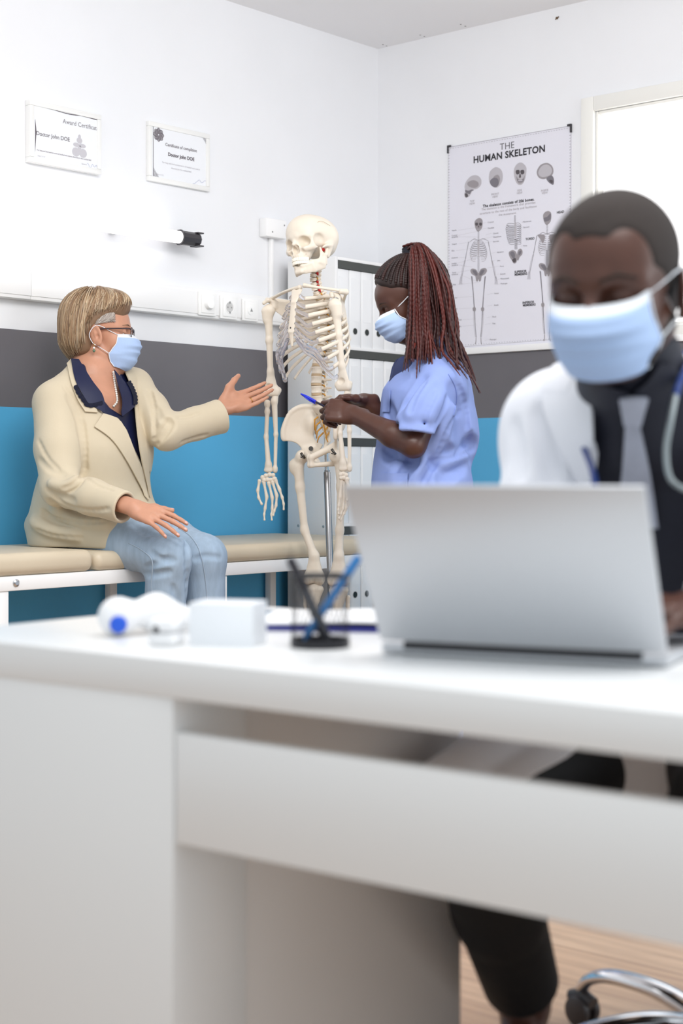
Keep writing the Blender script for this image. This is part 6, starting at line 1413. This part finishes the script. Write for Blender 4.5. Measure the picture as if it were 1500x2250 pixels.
# ---- white coat
CT = SDF(); CT.add(lc(Mm(-.17, 0, .52), Mm(-.09, 0, .72), MLf, (.225, .17), (.215, .160))); CT.add(lc(Mm(-.09, 0, .72), Mm(.0, 0, .99), MLf, (.215, .160), (.220, .150)), .03)
CT.add(rc(SR3 + UP * .004, nb3 - UP * .055, .074, .090), .04); CT.add(rc(SL3 + UP * .004, nb3 - UP * .055, .074, .090), .04)
CTf = SDF(); CTf.ops = list(CT.ops)
CT.sub(px_prism([(1262, 640), (1272, 800), (1298, 850), (1302, 1050), (1300, 1400), (1640, 1400), (1620, 1050), (1590, 850), (1580, 700), (1560, 640)], 2.16, 1.7, 2.26), .004)
CT.sub(lc(nb3 - UP * .05, HT3(-.028, 0, -.06), MLf, (.095, .092), (.085, .090)), .006)
CT.inter(half((0, 0, -1), (0, 0, .46)), .004)
for a, e, w in ((SR3, ER3, WR3), (SL3, EL3, WL3)):
    A_ = SDF(); cf = e * .12 + w * .88; A_.add(rc(a + UP * .004, a * .5 + e * .5, .074, .066), .0); A_.add(rc(a * .5 + e * .5, e, .066, .062), .02); A_.add(rc(e, cf, .060, .046), .02)
    dd = (w - e) / np.linalg.norm(w - e); A_.inter(half(dd, cf), .003); A_.sub(rc(cf - dd * .03, cf + dd * .1, .040), .003); CT.add(nest(A_, (a + w) / 2, .42), .03)
for pts, r, k in (([(1180, 905), (1195, 960), (1215, 1040)], .010, .04), ([(1125, 930), (1135, 990), (1140, 1045)], .006, .03), ([(1240, 900), (1250, 960), (1262, 1040)], .005, .03)): crease(CT, pts, r * .5, k * .6, 1.6, off=.002)
coat = CT.build('lab_coat', .0040, M_COAT, doc)
for A, Bq in (([(1192, 842), (1200, 905), (1236, 985), (1300, 1110)], [(1276, 800), (1298, 850), (1304, 960), (1305, 1110)]), ([(1232, 795), (1195, 835), (1196, 862)], [(1278, 770), (1272, 815), (1246, 868)])):
    mb, h = pxpatch(CTf, A, Bq, 1.6, .007, th=.005); mb.build('coat_lapel', M_COAT, coat, smooth=True, sharp=60)
# ---- trousers, shoes
TR = SDF()
for h, kn, an in ((HPR, KNR, ANR), (HPL, KNL, ANL)):
    TS = SDF(); TS.add(rc(h, kn, .095, .072), 0); TS.add(rc(kn, kn * .5 + an * .5, .072, .066), .03); TS.add(rc(kn * .5 + an * .5, an, .066, .058), .02); dd = (an - kn) / np.linalg.norm(an - kn); TS.inter(half(dd, an - dd * .022), .004); TS.sub(rc(an - dd * .07, an + dd * .1, .050), .003); TR.add(nest(TS, (h + an) / 2, .5), .02)
TR.add(rc(HPR, HPL, .11), .04); TR.build('trousers', .0045, M_TROU, doc)
G = []
for i in range(13):
    t = i / 12; a = catmull([P(1075, 1560, 2.30), P(1000, 1630, 2.22), P(905, 1700, 2.13), P(850, 1790, 2.10)], 6); b = catmull([P(1330, 1560, 2.26), P(1262, 1652, 2.12), P(1150, 1718, 2.02), P(1090, 1800, 2.0)], 6)
    q0 = a[int(t * (len(a) - 1))]; q1 = b[int(t * (len(b) - 1))]; G.append([q0 * (1 - w) + q1 * w + UP * .006 * math.sin(w * 9) + UP * .012 * math.sin(w * 3.1) for w in np.linspace(0, 1, 14)])
G = sdf_push(TR, np.array(G), .009)
m = MB(); m.sheet(G, .004); m.build('coat_tail', M_COAT, coat, smooth=True, sharp=60)
for an in (ANR, ANL):
    S = SDF(); hp = np.array([*(an - MFd * .035)[:2], .045]); tp_ = np.array([*(an + MFd * .15)[:2], .036]); S.add(rc(hp, tp_, .045, .038)); S.inter(half((0, 0, -1), (0, 0, .002)), .004); S.sub(rc(hp + UP * .03, hp + UP * .1, .034), .006); S.build('shoe', .0035, M_TROU, doc)
# ---- stethoscope round the neck
ste = empty('stethoscope', P(1490, 900, 2.05), 'blue and grey stethoscope hanging round the neck of the doctor', 'stethoscope')
lft = [P(1560, 770, 2.16), P(1520, 790, 2.08), P(1495, 835, 2.03), P(1484, 872, 2.015)]
m = MB(); m.tube(catmull(lft, 8), .0048, 10); m.build('blue_tube', M_TUBEB, ste, smooth=True)
m = MB(); m.tube(catmull([P(1484, 868, 2.015), P(1472, 930, 2.0), P(1463, 990, 1.995), P(1468, 1040, 1.99), P(1486, 1066, 1.985), P(1520, 1075, 1.985), P(1552, 1040, 1.99), P(1560, 960, 2.0)], 8), .0042, 10); m.build('metal_tube', M_TUBEG, ste, smooth=True)
m = MB(); m.tube(catmull([P(1545, 770, 2.30), P(1420, 790, 2.33), P(1300, 800, 2.30), P(1262, 850, 2.20), P(1276, 960, 2.14), P(1300, 1030, 2.05), P(1310, 1090, 2.01), P(1316, 1180, 2.0)], 8), .0048, 10); m.build('blue_tube', M_TUBEB, ste, smooth=True)
m = MB(); q = P(1316, 1190, 1.995); m.lathe(q, [(.020, 0), (.022, .004), (.016, .010), (0, .011)], (0, -1, .1), 20); m.build('chest_piece', M_CHROME, ste, smooth=True, sharp=40)

# ================================================================== swivel chair
hub = np.array([.60, 2.46, .0]); chair = empty('office_chair', hub, 'swivel office chair with curved chrome star base and black casters under the desk person', 'chair')
M_SEAT = new_mat('black_leather', (30, 30, 33), 0.4); sc_ = np.array([.515, 2.50, 0])
m = MB(); m.tube([hub + UP * .055, hub + UP * .28], .026, 16); m.tube([hub + UP * .28, hub * [1, 1, 0] + UP * .38], .016, 16); m.build('gas_column', M_STEEL, chair, smooth=True, sharp=40)
m = MB(); RC = np.stack([MFd, MLf, UP], 1); m.box(sc_ + UP * .415, (.22, .225, .035), RC); m.build('seat', M_SEAT, chair, bevel=.028, bseg=4)
m = MB(); m.box(sc_ - MFd * .27 + UP * .80, (.03, .215, .26), RC); m.build('backrest', M_SEAT, chair, bevel=.026, bseg=4)
m = MB(); m.tube(catmull([sc_ - MFd * .02 + UP * .37, sc_ - MFd * .22 + UP * .38, sc_ - MFd * .31 + UP * .45, sc_ - MFd * .30 + UP * .62], 6), .02, 10, flat=.5); m.build('back_bracket', M_CHROME, chair, smooth=True)
for k in range(5):
    a = math.radians(127 + 72 * k); dr = np.array([math.cos(a), math.sin(a), 0]); m = MB()
    pts = catmull([hub + UP * .085 + dr * .02, hub + dr * .12 + UP * .106, hub + dr * .22 + UP * .104, hub + dr * .275 + UP * .088, hub + dr * .30 + UP * .066], 7)
    m.tube(pts, np.linspace(.024, .016, len(pts)), 14, flat=.62, up=UP); lg = m.build('base_leg', M_CHROME, chair, smooth=True, sharp=60)
    c = hub + dr * .30; s_ = np.array([-dr[1], dr[0], 0]); m = MB()
    for q in (-1, 1): m.lathe(c + UP * .027 + s_ * q * .013 - s_ * .009, [(.014, 0), (.0245, .003), (.0265, .009), (.0245, .015), (.014, .018)], s_, 22)
    m.tube([c + UP * .03, c + UP * .075], .009, 10); m.tube([c + UP * .044 - dr * .026, c + UP * .054, c + UP * .044 + dr * .026], .012, 10); m.build('caster', M_BLACKP, lg, smooth=True, sharp=40)
# ================================================================== wall poster of the skeleton
t0, z1a = bw_px(985, 322, .004); t1, z1b = bw_px(1254, 276, .004); _, z0a = bw_px(984, 768, .004)
PZ1 = (z1a + z1b) / 2; PZ0 = z0a; PE = .004
pst = empty('skeleton_poster', BW((t0 + t1) / 2, 0, PZ0), 'white poster titled THE HUMAN SKELETON with grey bone pictures on the back wall', 'poster')
M_POST = new_mat('poster_paper', (228, 227, 236), 0.35); M_PB = new_mat('poster_black', (34, 30, 38), 0.5); M_PG = new_mat('poster_grey', (120, 116, 124), 0.5); M_PL = new_mat('poster_light_grey', (188, 184, 190), 0.5); M_PM = new_mat('poster_mid_grey', (154, 148, 152), 0.5); M_PX = new_mat('poster_dark_grey', (84, 78, 82), 0.5)
m = MB(); bw_box(m, t0, t1, 0, PE, PZ0, PZ1); m.build('sheet', M_POST, pst)
def pp(px, py, l=.0004):                       # picture point on the sheet
    t, z = bw_px(px, py, PE); return BW(t, PE + l, z)
zp = lambda x, y: (940 + x / 4.1667, 240 + y / 4.1667)
def poly_print(mb, pts, l=.0004, smooth=True, mi=0):
    q = catmull(pts, 4, True) if smooth else pts; mb.add([pp(*zp(x, y), l) for x, y in q], [tuple(range(len(q)))], mi)
nB = np.array([-DLX, -DLY, 0])
def line_print(mb, pts, w, l=.0005, mi=0, smooth=True):
    q = np.array([pp(*zp(x, y), l) for x, y in (catmull(pts, 4) if smooth and len(pts) > 2 else pts)]); w = np.interp(np.linspace(0, 1, len(q)), np.linspace(0, 1, len(np.atleast_1d(w))), np.atleast_1d(w)) * .000235
    t = np.gradient(q, axis=0); t /= np.linalg.norm(t, axis=1)[:, None] + 1e-9; n = np.cross(t, nB) * w[:, None] / 2; k = len(q)
    mb.add(np.concatenate([q + n, q - n]), [(i, i + 1, k + i + 1, k + i) for i in range(k - 1)], mi)
def ptext(mb, txt, x, y, hgt, align='CENTER', bold=0.0, mi=0, spacing=1.0):
    t, z = bw_px(*zp(x, y), PE); sz = hgt * .00044 / .72
    text_mb(mb, txt, lambda u, v, l: BW(t + u, PE + l, z + v), 0, 0, sz, align, bold, .0006, 0, mi, spacing)
# clips at the corners and the dark edge of the sheet
m = MB(); line_print(m, [(186, 350), (1308, 152)], 5); line_print(m, [(186, 350), (180, 2180)], 3); line_print(m, [(1308, 152), (1306, 2090)], 4); line_print(m, [(180, 2185), (1306, 2095)], 3)
m.build('edge_print', M_PX, pst)
m = MB()
for i in range(46):
    a = i / 46; x = 200 + a * 1090; y = 362 - a * 190; line_print(m, [(x, y), (x + 13, y - 2.3)], 4)
    y2 = 2168 - a * 78; line_print(m, [(x, y2), (x + 7, y2 - .5)], 5)
for i in range(70):
    y = 375 + i * 25.5; line_print(m, [(188, y), (197, y - 1.5)], 5); y = 185 + i * 27; line_print(m, [(1296, y), (1303, y - 1)], 8)
m.build('dashed_border', M_PX, pst)
for c, (dx, dy) in (((188, 346), (1, 1)), ((1306, 150), (-1, 1))):
    m = MB(); t, z = bw_px(*zp(*c), PE); sg = dx
    bw_box(m, min(t - sg * .001, t + sg * .013), max(t - sg * .001, t + sg * .013), PE - .001, PE + .006, z - .002, z + .006); bw_box(m, min(t - sg * .004, t + sg * .001), max(t - sg * .004, t + sg * .001), PE - .003, PE + .006, z - .026, z + .006); m.build('corner_clip', M_BLACKP, pst)
m = MB(); ptext(m, 'THE', 724, 365, 62, bold=-.0003, spacing=1.05); m.build('heading_text', M_PB, pst)
m = MB(); ptext(m, 'HUMAN SKELETON', 738, 442, 62, bold=.0012, spacing=1.06); m.build('title_text', M_PB, pst)
m = MB(); ptext(m, 'The skeleton consists of 206 bones.', 735, 868, 25, bold=.0006, spacing=1.1); m.build('subtitle_text', M_PB, pst)
m = MB()
for i, tx in enumerate(('The skeleton is the framework that provides', 'structure to the rest of the body and facilitates', 'the movement.')): ptext(m, tx, 733 - 2 * i, 896 + i * 36, 21, spacing=1.1)
for (x, y), a in (((404, 850), 'TOP'), ((614, 786), 'FRONT'), ((838, 752), 'SIDE'), ((1068, 752), 'INSIDE')): ptext(m, a, x, y, 19); ptext(m, 'VIEW', x, y + 24, 19)
m.build('caption_text', M_PM, pst)
m = MB()
for (x, y, a) in ((1212, 952, 'HEAD'), (934, 1196, 'TORSO'), (846, 1496, 'SUPERIOR'), (850, 1520, 'MEMEBERS'), (918, 1778, 'INFERIOR'), (926, 1802, 'MEMEBERS')): ptext(m, a, x, y, 21, bold=.0004)
m.build('section_text', M_PB, pst)
LB_ = [('Maxilla', 240, 1116, 430, 1085), ('Cervical', 242, 1162, 455, 1118), ('vertebrae', 246, 1176, 455, 1170), ('Scapula', 242, 1240, 372, 1218), ('Ribs', 230, 1302, 400, 1275), ('Humerus', 244, 1366, 350, 1357), ('Lumbar', 240, 1418, 455, 1360), ('vertebrae', 246, 1434, 400, 1445), ('Sacral', 240, 1502, 400, 1470), ('vertebrae', 246, 1518, 455, 1580), ('Pubis', 242, 1612, 470, 1585), ('Femur', 250, 1732, 410, 1715), ('Patella', 250, 1834, 410, 1820), ('Fibula', 290, 1934, 440, 1920), ('Tibia', 290, 1994, 450, 1975)]
RB_ = [('Cranium', 574, 1040, 500, 1045), ('Mandible', 576, 1094, 470, 1105), ('Clavicle', 620, 1142, 530, 1150), ('Manubrium', 634, 1174, 470, 1195), ('Sternum', 622, 1216, 500, 1230), ('Humerus', 662, 1314, 580, 1320), ('Ulna', 646, 1392, 590, 1390), ('Pelvis', 676, 1444, 540, 1455), ('Carpals', 684, 1514, 630, 1518), ('Metacarpals', 704, 1556, 635, 1560), ('Phalanges', 696, 1602, 635, 1605), ('Femur', 628, 1692, 540, 1698), ('Patella', 626, 1800, 540, 1803), ('Fibula', 606, 1906, 540, 1910), ('Tibia', 602, 1968, 520, 1970), ('Phalanges', 596, 2114, 520, 2118), ('Manubrium', 908, 1034, 860, 1040), ('Sternum', 900, 1086, 850, 1090), ('Pelvis', 890, 1256, 850, 1258)]
m = MB(); m2 = MB()
for a, x, y, x2, y2 in LB_ + RB_:
    ptext(m, a, x, y, 14); w = 26 if len(a) < 7 else 36; line_print(m2, [(x + (w if x2 > x else -w), y - 7), (x2, y2)], 1.6, l=.0003)
m.build('bone_names', M_PG, pst); m2.build('leader_lines', M_PM, pst)
M4 = [M_PL, M_PM, M_PG, M_PX, M_POST]
# four skulls
def shape(mb, pts, mi, l): poly_print(mb, pts, l, True, mi)
m = MB()
shape(m, [(350, 660), (395, 612), (450, 606), (485, 640), (485, 690), (455, 725), (410, 740), (395, 770), (375, 800), (345, 810), (332, 785), (340, 745), (335, 705)], 0, .0003); shape(m, [(362, 672), (410, 650), (455, 665), (462, 700), (425, 722), (372, 706)], 1, .0004); shape(m, [(340, 740), (372, 745), (400, 735), (420, 742), (398, 752), (384, 776), (362, 772), (346, 764)], 2, .0005); shape(m, [(338, 772), (362, 776), (366, 800), (345, 806)], 3, .0006)
m.build('skull_picture', M4, pst); m = MB()
shape(m, [(575, 560), (620, 530), (665, 550), (684, 600), (678, 660), (650, 705), (618, 718), (580, 698), (558, 650), (560, 595)], 0, .0003); shape(m, [(566, 660), (600, 628), (640, 640), (646, 690), (616, 716), (580, 698)], 2, .0004); shape(m, [(600, 620), (640, 600), (660, 640), (640, 690), (600, 670)], 1, .00035)
m.build('skull_picture', M4, pst); m = MB()
shape(m, [(790, 540), (820, 497), (860, 490), (898, 530), (898, 590), (885, 650), (860, 688), (825, 690), (800, 655), (786, 595)], 0, .0003)
for x in (822, 864): shape(m, [(x - 16, 560), (x + 12, 556), (x + 17, 585), (x - 4, 598), (x - 17, 585)], 3, .0005)
shape(m, [(838, 592), (848, 598), (850, 624), (834, 626)], 3, .0005); shape(m, [(806, 612), (832, 640), (866, 638), (884, 606), (878, 655), (850, 680), (822, 672)], 1, .0004); shape(m, [(814, 640), (846, 648), (874, 636), (868, 660), (826, 664)], 2, .0005); shape(m, [(826, 648), (864, 646), (862, 656), (828, 658)], 0, .0006)
m.build('skull_picture', M4, pst); m = MB()
shape(m, [(995, 570), (1030, 510), (1090, 492), (1135, 520), (1148, 570), (1130, 612), (1090, 632), (1050, 640), (1010, 622)], 1, .0003); shape(m, [(1010, 572), (1040, 522), (1088, 506), (1126, 532), (1134, 572), (1110, 606), (1050, 622), (1018, 606)], 0, .0004); shape(m, [(1086, 628), (1130, 606), (1152, 640), (1148, 690), (1118, 680), (1092, 655)], 2, .0005); shape(m, [(1110, 650), (1140, 650), (1140, 676), (1120, 670)], 3, .0006)
m.build('skull_picture', M4, pst)
# the two whole skeletons, the trunk
def skeleton_print(ox, oy, sc, back=False):
    m = MB(); X = lambda x, y: (ox + x * sc, oy + y * sc)
    def ln(pts, w, mi): line_print(m, [X(*p) for p in pts], np.atleast_1d(w) * sc, .0005, mi)
    def sh(pts, mi, l=.0004): poly_print(m, [X(*p) for p in pts], l, True, mi)
    sh([(-36, -12), (-20, -40), (10, -52), (34, -36), (38, 0), (30, 42), (8, 68), (-10, 70), (-28, 40)], 1)
    if not back:
        for x in (-17, 19): sh([(x - 12, -6), (x + 10, -8), (x + 12, 14), (x - 8, 18)], 3, .0005)
        sh([(0, 16), (8, 32), (-6, 32)], 3, .0005); ln([(-18, 48), (0, 54), (22, 46)], 5, 0)
    else: sh([(-30, 10), (0, 0), (30, -30), (30, 20), (0, 40), (-24, 40)], 2, .0005)
    for k in range(9): ln([(-7, 74 + k * 10), (8, 76 + k * 10)], 6, 2)
    ln([(-82, 170), (-40, 140), (0, 152), (44, 138), (92, 160)], [5, 8, 6, 8, 5], 2)
    for k in range(9):
        y = 160 + k * 17; w = (44, 58, 66, 72, 76, 78, 78, 74, 66)[k]; d = 22 + k * 3
        for s in (-1, 1): ln([(s * 6, y), (s * w * .7, y - 4 + d * .1), (s * w, y + d * .6), (s * w * .8, y + d), (s * (12 + 4 * max(0, k - 4)), y + d + (8 if k < 6 else 2))], 5.5, (1, 2)[k % 2] if back else (2, 1)[k > 5])
    if not back: sh([(-8, 162), (8, 162), (10, 190), (7, 270), (0, 300), (-7, 270), (-10, 190)], 0, .0006)
    else:
        for s in (-1, 1): sh([(s * 20, 165), (s * 84, 160), (s * 60, 200), (s * 36, 236)], 1, .0006)
    for k in range(15): ln([(-9, 300 + k * 10), (9, 302 + k * 10)], 6, 2)
    sh([(0, 452), (-22, 420), (-60, 412), (-74, 432), (-60, 462), (-30, 482), (-22, 520), (-8, 530), (0, 508), (8, 530), (22, 520), (30, 482), (60, 462), (78, 430), (62, 406), (22, 416)], 1); sh([(-56, 428), (-24, 430), (-8, 470), (-30, 470)], 2, .0005); sh([(56, 424), (24, 428), (8, 470), (32, 468)], 2, .0005)
    for s in (-1, 1):
        ln([(s * 90, 166), (s * 108, 260), (s * 120, 326)], [12, 7, 13], 2); ln([(s * 120, 330), (s * 134, 400), (s * 150, 480)], [11, 6, 9], 2); ln([(s * 126, 334), (s * 146, 410), (s * 158, 478)], 5, 1)
        for q in range(4): ln([(s * (150 + q * 4), 482), (s * (152 + q * 6), 520), (s * (150 + q * 8), 556)], 4, 2)
        ln([(s * 62, 482), (s * 48, 640), (s * 38, 770)], [22, 11, 22], 2); ln([(s * 55, 490), (s * 44, 640), (s * 36, 760)], [6, 4, 6], 0); sh([(s * 38 - 14, 774), (s * 38, 762), (s * 38 + 14, 774), (s * 38 + 10, 800), (s * 38 - 10, 800)], 1, .0007); ln([(s * 36, 800), (s * 30, 930), (s * 20, 1040)], [18, 9, 12], 2); ln([(s * 46, 806), (s * 40, 930), (s * 28, 1040)], 5, 1)
        ln([(s * 22, 1044), (s * 24, 1085), (s * 30, 1104)], [12, 14, 18], 1)
    return m.build('skeleton_picture', M4, pst)
skeleton_print(462, 1048, 1.0); skeleton_print(1090, 985, 1.03, True)
m = MB()
for k in range(8): line_print(m, [(788, 975 + k * 8), (803, 974 + k * 8)], 6, mi=2)
for k in range(10):
    y = 1050 + k * 18; w = (58, 66, 68, 66, 64, 60, 58, 54, 48, 40)[k]
    line_print(m, [(800, y), (785 - w * .8, y - 4), (780 - w, y + 12), (775 - w * .5, y + 26), (790, y + 26)], 6, mi=2 if k % 2 else 3); line_print(m, [(800, y), (825, y - 10), (850, y + 10), (845, y + 24), (815, y + 22)], 6, mi=2)
poly_print(m, [(792, 1040), (806, 1040), (808, 1150), (798, 1176), (790, 1150)], .0006, True, 0)
for k in range(10): line_print(m, [(792, 1190 + k * 10), (818, 1188 + k * 10)], 8, mi=2 if k % 2 else 3)
for pts, mi, l in (([(740, 1310), (770, 1290), (800, 1300), (815, 1340), (810, 1400), (785, 1412), (765, 1380), (745, 1345)], 1, .0004), ([(820, 1300), (845, 1276), (864, 1295), (862, 1330), (840, 1352), (826, 1384), (812, 1370)], 1, .0004), ([(750, 1318), (778, 1302), (796, 1330), (790, 1372), (770, 1356)], 2, .0005), ([(830, 1306), (852, 1294), (850, 1322), (832, 1336)], 2, .0005), ([(770, 1380), (800, 1362), (806, 1392), (786, 1404)], 3, .0006)): poly_print(m, pts, l, True, mi)
m.build('trunk_picture', M4, pst)
m = MB(); ta, _ = bw_px(1005, 775, .02); zt = Z_BAND1; bw_box(m, .31, 2.6, 0, .020, Z_BAND1, Z_BAND1 + .026); tag(m.build('trim_5', M_TRUNK, bevel=.003), kind='structure')
